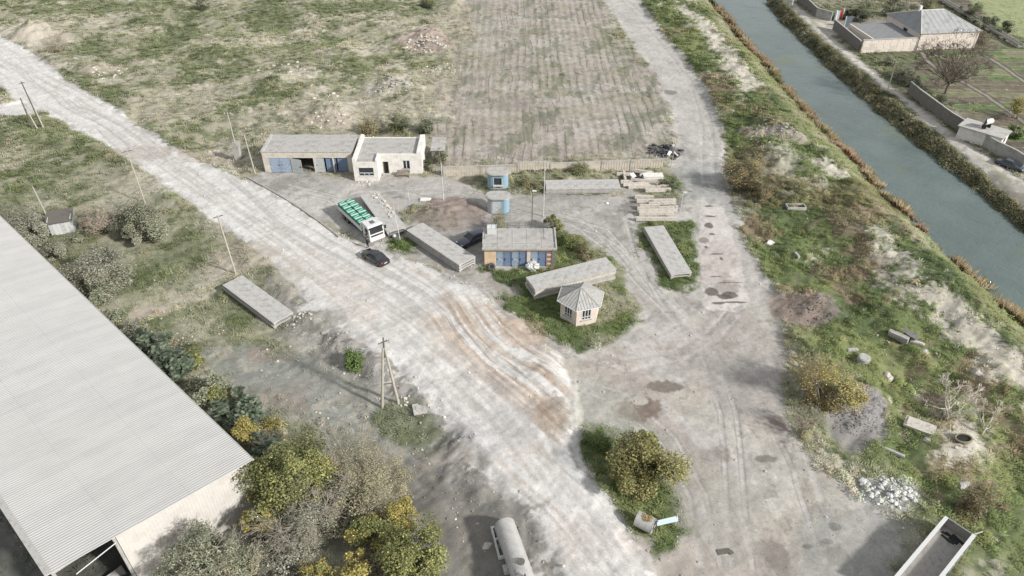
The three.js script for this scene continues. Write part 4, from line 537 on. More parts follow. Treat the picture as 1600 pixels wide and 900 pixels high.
{ // perimeter wall of concrete panels
  const a = V(-11.4, 0, -109.3), b = V(25.7, 0, -111.9), d = V().subVectors(b, a), L = d.length();
  const t = thing('perimeter_wall', 'long pale wall of concrete panels along the edge of the ploughed plot', 'wall', V(a.x, -0.15, a.z), dirTurn(d.x, d.z));
  const cuts = [0, 6.2, 12.4, 17.9, 23.7, 26.6, 31.5, L], hs = [1.85, 1.85, 2.25, 1.9, 1.95, 1.95, 1.95];
  for (let i = 0; i + 1 < cuts.length; i++) {
    const x0 = cuts[i], x1 = cuts[i + 1], h = hs[i], g = [bb(x0 + 0.12, x1 - 0.12, 0, h, -0.09, 0.09)], p = part('wall_panel', g, M.fence, t); const ribs = []; const grooved = i < 3 || i > 4; if (grooved) for (let x = x0 + 0.3; x < x1 - 0.3; x += 0.45) ribs.push(bb(x, x + 0.1, 0.05, h - 0.06, 0.09, 0.13)); if (ribs.length) part('rib', ribs, M.fence, p); part('coping', bb(x0, x1 - 0.02, h, h + 0.07, -0.13, 0.13), M.concrete, p);
    part('post', bb(x0 - 0.11, x0 + 0.11, 0, h + 0.12, -0.14, 0.16), M.concrete2, t);
  }
  // dark scrawl along the foot of the third panel
  const r = rngOf(91), g = []; for (let i = 0; i < 44; i++) { const x = 12.75 + i * 0.113, h = 0.25 + r() * 0.55; g.push(box(0.05 + 0.07 * r(), h, 0.006, x, 0.12 + h / 2 + r() * 0.3, 0.136, 0, 0, (r() - 0.5) * 1.6)); } part('painted_scrawl', g, flat(C(86, 74, 88)), t);
}
{ // walled house across the canal
  const t = thing('walled_house', 'hip-roofed house with a pinkish block wall across the canal', 'house', V(93.9, -0.2, -169.5), 0.13);
  const W = 14.6, D = 14.5, H = 4.1, wall = part('wall', [bb(0, 0.3, 0, H, -D, 0), bb(W - 0.3, W, 0, H, -D, 0), bb(0.3, W - 0.3, 0, H, -D, -D + 0.3), bb(0.3, W - 0.3, 0, H, -0.3, 0)], M.stone, t);
  // block courses on the front
  const rr = rngOf(12); for (let j = 0; j < 6; j++) for (let i = 0; i < 10; i++) part('block', bb(0.05 + i * 1.45 + (j % 2) * 0.3, 0.05 + i * 1.45 + (j % 2) * 0.3 + 1.18, 0.1 + j * 0.64, 0.68 + j * 0.64, 0.002, 0.03 + 0.02 * rr()), rr() < 0.25 ? M.pink : M.stone, t);
  const e = [[-0.3, H, 0.35], [W + 0.3, H, 0.35], [W + 0.3, H, -D - 0.3], [-0.3, H, -D - 0.3]], r0 = [3.4, H + 2.9, -D / 2], r1 = [9.0, H + 2.9, -D / 2];
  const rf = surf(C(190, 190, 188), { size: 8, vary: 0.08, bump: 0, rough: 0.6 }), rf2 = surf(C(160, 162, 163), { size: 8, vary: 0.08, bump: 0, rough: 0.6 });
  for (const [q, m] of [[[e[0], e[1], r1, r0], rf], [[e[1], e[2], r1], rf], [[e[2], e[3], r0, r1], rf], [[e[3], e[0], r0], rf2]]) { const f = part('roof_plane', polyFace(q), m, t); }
  for (let i = 1; i < 11; i++) { const x = i * W / 11, inn = clamp(x < r0[0] ? x / r0[0] : x > r1[0] ? (W - x) / (W - r1[0]) : 1); part('roof_seam', rod(V(x, H + 0.02, 0.3), V(x, H + 2.9 * inn + 0.03, lerp(0.3, -D / 2, inn)), 0.03, 0.03, 4), M.zinc, t); }
  part('hip_cap', [rod(V(...e[0]), V(...r0), 0.1), rod(V(...e[1]), V(...r1), 0.1), rod(V(...r0), V(...r1), 0.1), rod(V(...e[3]), V(...r0), 0.1)], M.white, t); part('soffit', bb(-0.28, W + 0.28, H - 0.12, H - 0.02, -D - 0.28, 0.32), M.concrete, t);
  const w = part('window', [box(0.06, 1.5, 1.5, -0.03, 2.6, -6)], M.glass, t); part('frame', [box(0.12, 1.7, 0.1, -0.06, 2.6, -6.8), box(0.12, 1.7, 0.1, -0.06, 2.6, -5.2), box(0.12, 0.1, 1.5, -0.06, 3.4, -6), box(0.12, 0.1, 1.5, -0.06, 1.8, -6)], M.blue, w);
  part('downpipe', rod(V(-0.15, 0, 0.12), V(-0.15, H, 0.12), 0.09), M.poleDark, t);
  part('chimney', box(0.6, 1.6, 0.6, 3.2, H + 3.0, -D / 2 - 0.4), M.plaster, t);
  part('annex_wall', [bb(-13.6, -0.05, 0, 3.05, -0.35, -0.05), bb(-10.6, -0.05, 0, 2.6, -12.5, -12.2), bb(-10.8, -10.5, 0, 2.9, -12.2, -0.4)], M.stone, t); for (let j = 0; j < 4; j++) for (let i = 0; i < 8; i++) part('block', bb(-13.5 + i * 1.66 + (j % 2) * 0.2, -13.5 + i * 1.66 + (j % 2) * 0.2 + 1.3, 0.1 + j * 0.72, 0.74 + j * 0.72, -0.048, -0.02 + 0.02 * rr()), rr() < 0.3 ? M.cream : M.stone, t);
  part('annex_roof', bb(-10.5, -0.02, 2.5, 2.72, -12.2, -0.36), surf(C(150, 152, 152), { size: 6 }), t); part('coping', bb(-13.7, 0, 3.05, 3.15, -0.45, 0.05), M.concrete, t);
}
function wallRun(name, label, pts, h, mat, up = 0) {          // up: the points are given for that height of the wall
  const o = at(...pts[0], up), t = thing(name, label, 'wall', o); const P = pts.map(p => at(...p, up).sub(o));
  for (let i = 0; i + 1 < P.length; i++) { const a = P[i], b = P[i + 1], L = Math.hypot(b.x - a.x, b.z - a.z), n = Math.max(1, Math.round(L / 2.6)), turn = dirTurn(b.x - a.x, b.z - a.z);
    for (let k = 0; k < n; k++) { const u = (k + 0.5) / n, m = part('wall_panel', box(L / n - 0.03, h + 0.8, 0.24, 0, h / 2 - 0.4, 0), mat, t); m.position.set(lerp(a.x, b.x, u), lerp(a.y, b.y, u), lerp(a.z, b.z, u)); m.rotation.y = turn; part('coping', box(L / n - 0.01, 0.1, 0.34, 0, h + 0.05, 0), M.concrete, m); } }
  return t;
}
wallRun('garden_wall', 'grey stone wall beside the house gate, facing the canal path', [[1301, 46], [1322, 64], [1341, 80]], 2.4, M.stoneGrey);
wallRun('garden_wall', 'grey wall along the far end of the canal path, beyond the gate', [[1246, 2], [1262, 14], [1274, 26]], 2.2, M.stoneGrey);
wallRun('garden_wall', 'short taupe wall section running up to the blue and white gate', [[1274, 26], [1298, 33]], 2.2, M.concrete2);
wallRun('garden_wall', 'dark grey wall between the canal path and the vegetable plots', [[1424, 128], [1440, 141], [1488, 176], [1515, 192], [1533, 204]], 2.4, M.stoneGrey, 2.4);
wallRun('garden_wall', 'lighter wall section in front of the flat-roofed hut', [[1535, 207], [1561, 222], [1589, 235], [1606, 246]], 2.2, M.concrete2, 2.2);
{ const p = at(1304, 33), t = thing('yard_gate', 'blue and white metal gate of the house compound', 'gate', p, 0.6); part('gate_post', [bb(-0.2, 0.2, 0, 2.7, -0.2, 0.2), bb(2.6, 3.0, 0, 2.7, -0.2, 0.2)], M.white, t); part('gate_leaf', [bb(0.22, 1.4, 0.1, 2.4, -0.05, 0.05)], M.teal, t); part('gate_leaf', [bb(1.42, 2.58, 0.1, 2.4, -0.05, 0.05)], M.red, t);
  const p2 = at(1319, 42), g = thing('entrance_gate', 'dark blue-grey metal door standing open at the compound entrance', 'door', p2, 0.3); part('panel', [bb(0, 1.9, 0.05, 2.5, -0.05, 0.05), bb(0.1, 1.8, 1.2, 1.3, 0.05, 0.09)], flat(C(104, 112, 120)), g); part('post', bb(-0.2, -0.02, 0, 2.6, -0.12, 0.12), M.paleMetal, g); }
{ const p = at(1564, 216, 2.6), t = thing('flat_roofed_hut', 'white flat-roofed hut behind the canal path wall with a water tank on top', 'hut', V(p.x + 0.3, p.y - 0.1, p.z - 0.3), -0.8);
  part('wall', [bb(0, 0.2, 0, 2.5, -4, 0), bb(-7, 0, 0, 2.5, -0.2, 0), bb(-7, 0, 0, 2.5, -4, -3.8), bb(-7, -6.8, 0, 2.5, -3.8, -0.2)], M.plaster, t); part('roof', bb(-7.3, 0.4, 2.5, 2.68, -4.3, 0.3), M.concrete, t); part('window', bb(0.2, 0.24, 1.2, 2, -2.4, -1.4), M.glass, t);
  const w = thing('water_tank', 'white water tank on a dark stand on the flat hut roof', 'tank', t.localToWorld(V(-3.4, 2.68, -2.2)), 0.4); t.updateMatrixWorld(true); w.position.copy(t.localToWorld(V(-3.4, 2.68, -2.2)));
  const tk = new THREE.CylinderGeometry(0.5, 0.5, 1.7, 14); tk.rotateZ(Math.PI / 2); tk.translate(0, 1.2, 0); part('tank', tk, M.white, w); for (const s of [-0.6, 0.6]) part('stand', [box(0.1, 0.75, 0.8, s, 0.37, 0)], M.dark, w); part('pipe', rod(V(-1, 0, 0.2), V(-1, 1.9, 0.2), 0.12), M.dark, w); }
{ const p = at(118, 362), t = thing('tin_shed', 'small shed of weathered white tin with a grey lean-to roof among bushes', 'shed', V(p.x, p.y - 0.1, p.z), 0.35); part('wall', [bb(-3.2, 0, 0, 2.1, -0.1, 0), bb(-3.2, -3.1, 0, 2.5, -2.6, -0.1), bb(-0.1, 0, 0, 2.5, -2.6, -0.1), bb(-3.1, -0.1, 0, 2.5, -2.6, -2.5)], M.paleMetal, t); for (let i = 0; i < 6; i++) part('sheet', bb(-3.18 + i * 0.53, -2.68 + i * 0.53, 0.05, 2.1, 0.003, 0.03 + 0.012 * (i % 2)), i % 3 ? M.white : M.paleMetal, t); part('roof', box(3.7, 0.1, 3.2, -1.6, 2.42, -1.3, 0, 0.16), M.poleDark, t); }

{ // the long kerb between the road and the yard
  const pts = [[386, 278], [412, 292], [440, 308], [470, 327], [500, 348], [530, 371]].map(p => at(...p)), t = thing('kerb', 'thin concrete kerb line between the pale road and the yard below the garages', 'kerb', pts[0]);
  for (let i = 0; i + 1 < pts.length; i++) { const a = pts[i], b = pts[i + 1], L = Math.hypot(b.x - a.x, b.z - a.z), n = 3; for (let k = 0; k < n; k++) { const u = (k + 0.5) / n, m = part('kerb_stone', box(L / n - 0.05, 0.5, 0.2, 0, 0, 0), M.concrete2, t); m.position.set(lerp(a.x, b.x, u) - pts[0].x, lerp(a.y, b.y, u) - pts[0].y, lerp(a.z, b.z, u) - pts[0].z); m.rotation.y = dirTurn(b.x - a.x, b.z - a.z); } } }
{ // the raised irrigation flume behind the walled house
  const a = at(1455, -6), b = at(1606, 84), L = Math.hypot(b.x - a.x, b.z - a.z), t = thing('concrete_flume', 'long raised concrete irrigation flume running past the hipped roof', 'flume', V(a.x, -0.3, a.z), dirTurn(b.x - a.x, b.z - a.z)), n = Math.floor(L / 6);
  for (let i = 0; i < n; i++) { part('flume_section', [bb(i * 6, i * 6 + 5.92, 0.7, 0.8, -0.5, 0.5), bb(i * 6, i * 6 + 5.92, 0.8, 1.3, -0.62, -0.5), bb(i * 6, i * 6 + 5.92, 0.8, 1.3, 0.5, 0.62)], M.concrete2, t); part('support', bb(i * 6 - 0.2, i * 6 + 0.2, -0.4, 0.695, -0.5, 0.5), M.concreteDark, t); } }

// ------------------------------------------------------------------ precast slabs
const slabGeo = (() => { const s = new THREE.Shape(); s.moveTo(-1.4, 0); s.lineTo(-1.43, 0.27); s.lineTo(-1.49, 0.3); s.lineTo(-1.49, 0.41); s.lineTo(1.49, 0.41); s.lineTo(1.49, 0.3); s.lineTo(1.43, 0.27); s.lineTo(1.4, 0); s.lineTo(1.28, 0); s.quadraticCurveTo(1.2, 0.24, 0.7, 0.26); s.lineTo(-0.7, 0.26); s.quadraticCurveTo(-1.2, 0.24, -1.28, 0); s.lineTo(-1.4, 0); const g = new THREE.ExtrudeGeometry(s, { depth: 12, bevelEnabled: true, bevelThickness: 0.02, bevelSize: 0.02, bevelSegments: 1, curveSegments: 6 }); g.translate(0, 0, -6); g.rotateY(Math.PI / 2); return g; })();
metreUV(slabGeo);
const ord = { 1: ['only'], 2: ['upper', 'lower'], 3: ['topmost', 'middle', 'lowest'], 4: ['topmost', 'second from top', 'third from top', 'lowest'] };
function slabStack(px, htop, n, where, mats, tilt = 0) {                // px: the four corners of the top face
  const c = px.map(p => ray(p[0], p[1], htop)), d = (a, b) => Math.hypot(a[0] - b[0], a[1] - b[1]); const q = d(c[0], c[1]) > d(c[1], c[2]) ? [c[1], c[2], c[3], c[0]] : c;
  const s0 = [(q[0][0] + q[1][0]) / 2, (q[0][1] + q[1][1]) / 2], s1 = [(q[2][0] + q[3][0]) / 2, (q[2][1] + q[3][1]) / 2], x = (s0[0] + s1[0]) / 2, z = (s0[1] + s1[1]) / 2, turn = dirTurn(s1[0] - s0[0], s1[1] - s0[1]), r = rngOf(Math.round(px[0][0]));
  for (let k = 0; k < n; k++) { const y = htop - 0.45 - k * 0.47; const m = top('roof_slab', slabGeo, mats[k % mats.length], V(x + (k ? (r() - 0.5) * 0.3 : 0), y, z + (k ? (r() - 0.5) * 0.3 : 0)), turn + (k ? (r() - 0.5) * 0.02 : 0), `${n > 1 ? ord[n][k] : 'single'} ribbed concrete slab ${n > 1 ? 'of the stack ' : ''}${where}`, 'concrete slab'); if (tilt) m.rotation.z = tilt; }
  return { x, z, turn };
}
const SM = [M.concrete, M.concrete2, M.concrete];
slabStack([[636.7, 358.3], [660, 349.2], [741.7, 400.8], [716.7, 412.5]], 1.42, 3, 'between the truck and the small blue garage', SM);
slabStack([[1005.5, 354.2], [1036.7, 351.2], [1081.4, 425.4], [1048.9, 430.1]], 0.98, 2, 'lying along the broken concrete apron', SM);
slabStack([[822.5, 434.2], [946.7, 402.5], [963, 418.3], [835, 450.8]], 1.9, 4, 'directly behind the six-sided kiosk', [M.concrete, M.beam, M.concrete2]);
slabStack([[852.5, 281.7], [965.8, 279.2], [970, 294.2], [852.5, 295]], 0.95, 2, 'below the perimeter wall', SM);
slabStack([[347.3, 444.7], [376, 428.3], [459.3, 487.3], [428, 506.7]], at(402, 466, 0.5).y + 1.15, 2, 'on the grass between the warehouse and the road', SM);
slabStack([[564.5, 305], [588, 298], [633, 352.5], [606, 364.5]], 1.25, 2, 'right beside the loaded truck, strewn with rubble', [M.concrete, M.concreteDark]);
// rubble along the far edge of the stack by the truck
{ const r = rngOf(31), g = []; for (let i = 0; i < 60; i++) { const u = r(), w = r() * r(), p = ray(lerp(588, 620, u) - 14 * w, lerp(300, 334, u) + 7 * w, 1.3), sc = 0.07 + 0.32 * Math.pow(r(), 4), k = rock(300 + i, sc, sc * 0.6, sc * (0.7 + 0.6 * r()), 0); k.translate(p[0], 1.29, p[1]); g.push(k); } const m = top('rubble', g, M.beam, null, 0, 'pale broken rubble strewn along the slab edge beside the truck', 'rubble'); m.userData.kind = 'stuff'; }

// ------------------------------------------------------------------ heap of beams at the end of the perimeter wall
{
  const list = [[994, 341, 1056.5, 341, 0.55, 0.5, 0], [999, 333, 1052, 332.5, 0.42, 0.4, 0], [996, 324, 1059, 322.5, 0.42, 0.42, 0], [1013.7, 317.5, 1056, 316, 0.42, 0.42, 0], [995, 313.5, 1056, 311.5, 0.42, 0.45, 0], [998, 327.5, 1058, 327, 0.36, 0.4, 0.42], [992, 306.5, 1021, 308, 0.6, 0.45, 0], [1008.5, 296, 1048, 295, 0.7, 0.45, 0], [982, 291, 1045, 290, 0.45, 0.42, 0], [974, 287, 1036, 284, 0.4, 0.4, 0.4], [970, 283, 1011, 281.5, 0.5, 0.42, 0.35], [1011, 281, 1035, 280, 0.5, 0.42, 0], [986, 279, 1030, 284, 0.36, 0.36, 0.75], [991, 264, 1021, 268, 0.5, 0.4, 0.2], [964, 268, 987, 268, 0.45, 0.4, 0.1], [975, 262, 978, 278, 0.5, 0.4, 0.3], [1000, 272, 1018, 266, 0.36, 0.36, 0.5], [1000, 319, 1030, 320, 0.36, 0.36, 0.4]];
  list.sort((a, b) => b[1] + b[3] - a[1] - a[3]);
  const nth = ['first', 'second', 'third', 'fourth', 'fifth', 'sixth', 'seventh', 'eighth', 'ninth', 'tenth', 'eleventh', 'twelfth', 'thirteenth', 'fourteenth', 'fifteenth', 'sixteenth', 'seventeenth', 'eighteenth'];
  const r = rngOf(17);
  list.forEach(([x0, y0, x1, y1, w, h, up], i) => {
    const a = ray(x0, y0, up + 0.5), b = ray(x1, y1, up + 0.5), L = Math.hypot(a[0] - b[0], a[1] - b[1]), x = (a[0] + b[0]) / 2, z = (a[1] + b[1]) / 2, s = new THREE.Shape(); w *= 0.82; s.moveTo(-w / 2, 0); s.lineTo(w / 2, 0); s.lineTo(w / 2 - 0.04, h); s.lineTo(0.05 - w / 2, h);
    const g = new THREE.ExtrudeGeometry(s, { depth: L, bevelEnabled: true, bevelThickness: 0.03, bevelSize: 0.03, bevelSegments: 1 }); g.translate(0, 0, -L / 2); g.rotateY(Math.PI / 2); const p = g.attributes.position; for (let k = 0; k < p.count; k++) p.setY(k, p.getY(k) + 0.05 * Math.sin(p.getX(k) * 1.3 + i));
    const m = top('concrete_beam', g, M.beam, V(x, height(x, z) + up + 0.18, z), dirTurn(b[0] - a[0], b[1] - a[1]), `pale concrete beam, ${nth[i]} from the near end of the heap below the tyres`, 'concrete beam', 'beams heaped at the end of the perimeter wall');
  });
  const p = ray(1020, 277, 0.5); top('concrete_block', [box(3.2, 0.9, 1.3, 0, 0.45, 0), box(3.3, 0.1, 1.4, 0, 0.93, 0)], M.plaster, V(p[0], 0, p[1]), 0.05, 'large white block at the back of the beam heap', 'block');
  const p2 = ray(989, 273, 0.8); top('paving_slab', [box(0.9, 0.12, 0.9, 0, 0.7, 0, 0.7, 0.5), box(0.6, 0.5, 0.6, 0, 0.25, -0.2)], M.white, V(p2[0], 0, p2[1]), 0, 'white square slab tilted on the beam heap', 'slab');
}
// ------------------------------------------------------------------ tyres
{
  const tor = new THREE.TorusGeometry(0.36, 0.15, 9, 20); tor.scale(1, 1, 0.95); const r = rngOf(44), base = at(1040, 237); let first = null;
  const make = (n, l, g) => { const t = thing('tyre', l, 'tyre', null, 0, g); part('tread', tor.clone(), M.tyreGrey, t); return t; };
  for (let i = 0; i < 26; i++) { const a = r() * 6.283, q = Math.sqrt(r()) * 2.3, x = base.x + Math.cos(a) * q * 1.35, z = base.z + Math.sin(a) * q * 1.4; const l = 'old black tyre in the heap beyond the end of the panel wall', g = 'tyres heaped beyond the wall'; let t; if (!first) t = first = make('tyre', l, g); else { t = first.clone(); t.name = numbered('tyre'); scene.add(t); } t.position.set(x, height(x, z) + 0.15 + (q < 1.3 ? 0.4 * r() + 0.15 : 0.1 * r()), z); t.rotation.set(-Math.PI / 2 + (r() - 0.5) * 1.1, (r() - 0.5) * 0.9, r() * 3); }
  const p = at(768, 420), t = make('tyre', 'single tyre leaning at the peach corner of the small blue garage', null); t.position.set(p.x, p.y + 0.36, p.z); t.rotation.set(-0.5, 0, 0); t.scale.setScalar(1.1); const rim = new THREE.CylinderGeometry(0.22, 0.22, 0.1, 14); rim.rotateX(Math.PI / 2); part('rim', rim, M.dark, t);
  const p2 = at(617, 371), t2 = make('tyre', 'tyre lying under the slab end by the loaded truck', null); t2.position.set(p2.x, p2.y + 0.3, p2.z); t2.rotation.set(-0.9, 0.4, 0); part('rim', rim.clone(), M.paleMetal, t2);
  for (const [i, px, py] of [[0, 1050, 232], [1, 1045, 244], [2, 1056, 245]]) { const q = at(px, py); top('scrap_sheet', [box(0.9, 0.05, 0.5, 0, 0.5, 0, 0, 0.4, 0.3), box(0.3, 0.06, 0.55, 0.5, 0.6, 0.05, 0, 0.4, 0.9)], M.white, q, i * 1.1, ['pale scrap sheet lying highest on the tyre heap', 'pale scrap sheet on the near side of the tyre heap', 'pale scrap sheet at the track side of the tyre heap'][i], 'scrap'); }
}
// ------------------------------------------------------------------ vehicles
function wheelInto(parent, x, y, z, r, w, rimM) { const g = new THREE.CylinderGeometry(r, r, w, 20); g.rotateX(Math.PI / 2); const t = new THREE.Group(); t.name = 'wheel'; t.position.set(x, y, z); parent.add(t); part('tyre', g, M.rubber, t); const h = new THREE.CylinderGeometry(r * 0.6, r * 0.6, w + 0.03, 16); h.rotateX(Math.PI / 2); part('rim', h, rimM || M.steel, t); return t; }
{
  const t = thing('flatbed_truck', 'white flatbed truck loaded with green wrapped pallets', 'truck', V(-22.6, height(-22.6, -93.6) + 0.02, -93.6), dirTurn(0.6, 0.8));
  part('chassis', [bb(-4.9, 4.6, 0.72, 0.95, -0.5, -0.3), bb(-4.9, 4.6, 0.72, 0.95, 0.3, 0.5), bb(-4.8, -4.6, 0.5, 0.9, -1.1, 1.1), bb(-1.6, 0.4, 0.5, 0.95, 0.6, 1.15), bb(-1.6, 0.4, 0.5, 0.95, -1.15, -0.6)], M.dark, t);
  part('cargo_bed', bb(-4.95, 2.75, 1.0, 1.15, -1.25, 1.25), M.dark, t);
  part('side_board', [bb(-4.95, 2.75, 1.1, 1.75, 1.25, 1.3), bb(-4.95, 2.75, 1.72, 1.8, 1.24, 1.33)], M.white, t); part('side_board', [bb(-4.95, 2.75, 1.1, 1.75, -1.3, -1.25), bb(-4.95, 2.75, 1.72, 1.8, -1.33, -1.24)], M.white, t);
  part('tailboard', bb(-5.0, -4.95, 1.1, 1.75, -1.25, 1.25), M.paleMetal, t); part('headboard', [bb(2.3, 2.75, 1.15, 2.35, -1.22, 1.22), bb(2.25, 2.8, 2.35, 2.42, -1.25, 1.25)], M.white, t);
  const cab = prism([[3.0, 0.6], [4.95, 0.6], [4.98, 1.45], [4.75, 2.5], [4.55, 2.7], [3.0, 2.75]], 2.3, 0.06); cab.translate(0, 0, -1.15); const c = part('cab', cab, M.white, t);
  part('windscreen', polyFace([[5.03, 1.58, 1.05], [5.03, 1.58, -1.05], [4.84, 2.42, -1.0], [4.84, 2.42, 1.0]]), M.glass, c); part('side_window', bb(3.7, 4.6, 1.6, 2.3, 1.21, 1.225), M.glass, c); part('side_window', bb(3.7, 4.6, 1.6, 2.3, -1.225, -1.21), M.glass, c);
  part('sun_visor', box(0.3, 0.05, 2.2, 4.95, 2.5, 0, 0, 0, -0.2), M.dark, c); part('grille', [bb(5.05, 5.08, 1.12, 1.38, -0.95, 0.95)], M.dark, c); part('bumper', [bb(4.85, 5.14, 0.42, 0.85, -1.22, 1.22)], M.white, t); part('roof_hatch', box(0.75, 0.07, 0.6, 3.85, 2.84, 0), M.steel, c);
  for (const s of [-1, 1]) { part('headlight', bb(5.14, 5.16, 0.55, 0.72, s * 0.95 - 0.2, s * 0.95 + 0.2), M.lampWhite, t); part('mirror', [box(0.12, 0.55, 0.28, 4.85, 2.0, s * 1.5), box(0.05, 0.05, 0.3, 4.8, 2.2, s * 1.3)], M.dark, c); part('door', [bb(3.45, 4.65, 0.95, 2.4, s * 1.211 - 0.006, s * 1.211 + 0.006)], M.white, c); part('mudguard', [bb(3.5, 4.7, 1.0, 1.08, s * 1.23 - 0.06, s * 1.23 + 0.06)], M.dark, c); }
  part('emblem', bb(5.08, 5.1, 1.15, 1.3, -0.7, -0.25), M.red, c);
  for (const s of [-1, 1]) { wheelInto(t, 4.05, 0.5, s * 1.05, 0.5, 0.3, M.steel); wheelInto(t, -2.2, 0.5, s * 0.98, 0.5, 0.5, M.steel); wheelInto(t, -3.4, 0.5, s * 0.98, 0.5, 0.5, M.steel); }
  t.updateMatrixWorld(true);
  const r = rngOf(3); let proto = null; const nth = ['nearest the cab', 'second from the cab', 'third from the cab', 'fourth from the cab', 'fifth from the cab', 'at the tail end'];
  for (const s of [1, -1]) for (let i = 0; i < 6; i++) {
    const lab = `green wrapped pallet load, ${nth[i]} in the truck row ${s > 0 ? 'facing the road' : 'beside the slabs'}`; let p;
    if (!proto) { p = proto = thing('pallet_load', lab, 'pallet load', null, 0, 'green pallet loads on the truck'); const b = []; for (let a = 0; a < 2; a++) for (let q = 0; q < 2; q++) b.push(box(0.53, 0.92, 0.55, -0.27 + a * 0.545, 0.58, -0.285 + q * 0.57)); part('wrapped_sacks', b, M.greenWrap, p); part('pallet', [box(1.08, 0.05, 1.1, 0, 0.095, 0), box(1.08, 0.07, 0.12, 0, 0.035, 0.45), box(1.08, 0.07, 0.12, 0, 0.035, 0), box(1.08, 0.07, 0.12, 0, 0.035, -0.45)], M.wood, p); part('top_sheet', [box(0.34, 0.03, 1.14, 0.34, 1.06, 0), box(0.12, 0.025, 0.9, -0.2, 1.058, 0.05, 0.3)], flat(C(214, 236, 226)), p); }
    else { p = proto.clone(); p.name = numbered('pallet_load'); scene.add(p); p.userData = { ...p.userData, label: lab }; }
    p.position.copy(t.localToWorld(V(1.6 - i * 1.22 + (r() - 0.5) * 0.06, 1.155, s * 0.63))); p.rotation.y = t.rotation.y + (r() - 0.5) * 0.05; p.scale.y = 0.95 + 0.12 * r();
  }
}
function loft(st, close = true) {                  // st: [x, [[z, y], ...]] half sections, mirrored
  const n = st[0][1].length, pos = [], idx = []; st.forEach(([x, pts]) => { const full = [...pts, ...pts.slice(0, -1).reverse().map(([z, y]) => [-z, y])]; for (const [z, y] of full) pos.push(x, y, z); }); const m = 2 * n - 1;
  for (let i = 0; i + 1 < st.length; i++) for (let k = 0; k + 1 < m; k++) { const a = i * m + k, b = a + m; idx.push(a, a + 1, b, b, a + 1, b + 1); }
  if (close) for (const [i, f] of [[0, 1], [st.length - 1, 0]]) for (let k = 1; k + 1 < m; k++) { const a = i * m; f ? idx.push(a, a + k + 1, a + k) : idx.push(a, a + k, a + k + 1); }
  const g = new THREE.BufferGeometry(); g.setAttribute('position', new THREE.Float32BufferAttribute(pos, 3)); g.setIndex(idx); g.computeVertexNormals(); return g;
}
function makeCar(label, pos, turn, paint, o = {}) {      // local +x is the front
  const { L = 4.6, W = 1.78, H = 1.45, wagon = false } = o, w = W / 2, t = thing('parked_car', label, 'car', pos, turn), h = L / 2;
  const sec = (k, top, deck) => [[w * k * 0.9, 0.22], [w * k, 0.36], [w * k, 0.62], [w * k * 0.97, top], [w * k * 0.8, deck], [0, deck + 0.03]];
  const rear = wagon ? 0.95 : 0.93;
  part('body', loft([[-h, sec(0.86, 0.7, 0.78)], [-h + 0.12, sec(0.93, 0.8, rear)], [-h * 0.72, sec(1, 0.86, rear + 0.02)], [-h * 0.4, sec(1, 0.86, 0.95)], [0, sec(1, 0.85, 0.93)], [h * 0.3, sec(1, 0.84, 0.92)], [h * 0.55, sec(0.99, 0.8, 0.9)], [h * 0.85, sec(0.95, 0.7, 0.78)], [h * 0.97, sec(0.88, 0.6, 0.66)], [h, sec(0.8, 0.5, 0.54)]]), paint, t);
  const r0 = wagon ? -h * 0.93 : -h * 0.66, r1 = wagon ? -h * 0.74 : -h * 0.36, f1 = h * 0.1, f0 = h * 0.42;
  const gs = (x, k, y) => [x, [[w * 0.9, 0.86], [w * lerp(0.9, 0.74, k), lerp(0.86, y - 0.05, k)], [w * lerp(0.8, 0.6, k), y], [0, y + 0.02 * k]]];
  part('windows', loft([gs(r0, 0, 0.88), gs(r1, 1, H - 0.06), gs(-h * 0.1, 1, H - 0.04), gs(f1, 1, H - 0.08), gs(f0, 0, 0.88)]), M.glass, t);
  part('roof', loft([[r1 - 0.03, [[w * 0.74, H - 0.09], [w * 0.6, H - 0.03], [0, H - 0.01]]], [-h * 0.1, [[w * 0.75, H - 0.07], [w * 0.6, H - 0.01], [0, H + 0.01]]], [f1 + 0.03, [[w * 0.74, H - 0.11], [w * 0.6, H - 0.05], [0, H - 0.03]]]], false), paint, t);
  for (const s of [-1, 1]) { for (const g of [rod(V(f0, 0.88, s * w * 0.87), V(f1, H - 0.08, s * w * 0.71), 0.04), rod(V(r0, 0.88, s * w * 0.87), V(r1, H - 0.07, s * w * 0.71), 0.06), rod(V(-0.1, 0.86, s * w * 0.9), V(-0.1, H - 0.06, s * w * 0.74), 0.04)]) part('pillar', g, paint, t); part('headlight', box(0.12, 0.14, 0.36, h - 0.09, 0.6, s * w * 0.66), M.lampWhite, t); part('tail_light', box(0.1, 0.15, 0.34, -h + 0.05, 0.74, s * w * 0.66), o.paleLamps ? M.lampWhite : M.redLight, t); part('mirror', box(0.14, 0.12, 0.2, f0 - 0.25, 0.95, s * (w + 0.06)), paint, t); part('door', [box(1.0, 0.48, 0.02, 0.35, 0.6, s * (w + 0.004))], paint, t); for (const x of [-h * 0.6, h * 0.62]) wheelInto(t, x, 0.31, s * (w - 0.09), 0.31, 0.2, M.steel); }
  part('rear_plate', box(0.03, 0.12, 0.5, -h - 0.01, 0.6, 0), M.white, t); part('front_plate', box(0.03, 0.11, 0.5, h + 0.005, 0.42, 0), M.white, t);
  return t;
}
{ const a = at(569, 401), b = at(598, 412), x = -19.3, z = -85.0; makeCar('black saloon car parked on the road just below the truck', V(x, height(x, z), z), dirTurn(-0.75, -0.66), M.carBlack, { paleLamps: false }); }
{ const x = -5.75, z = -89.6; makeCar('dark estate car standing behind the small blue garage', V(x, height(x, z), z), dirTurn(-0.78, 0.62), M.carNavy, { wagon: true, L: 4.9, H: 1.55 }); }
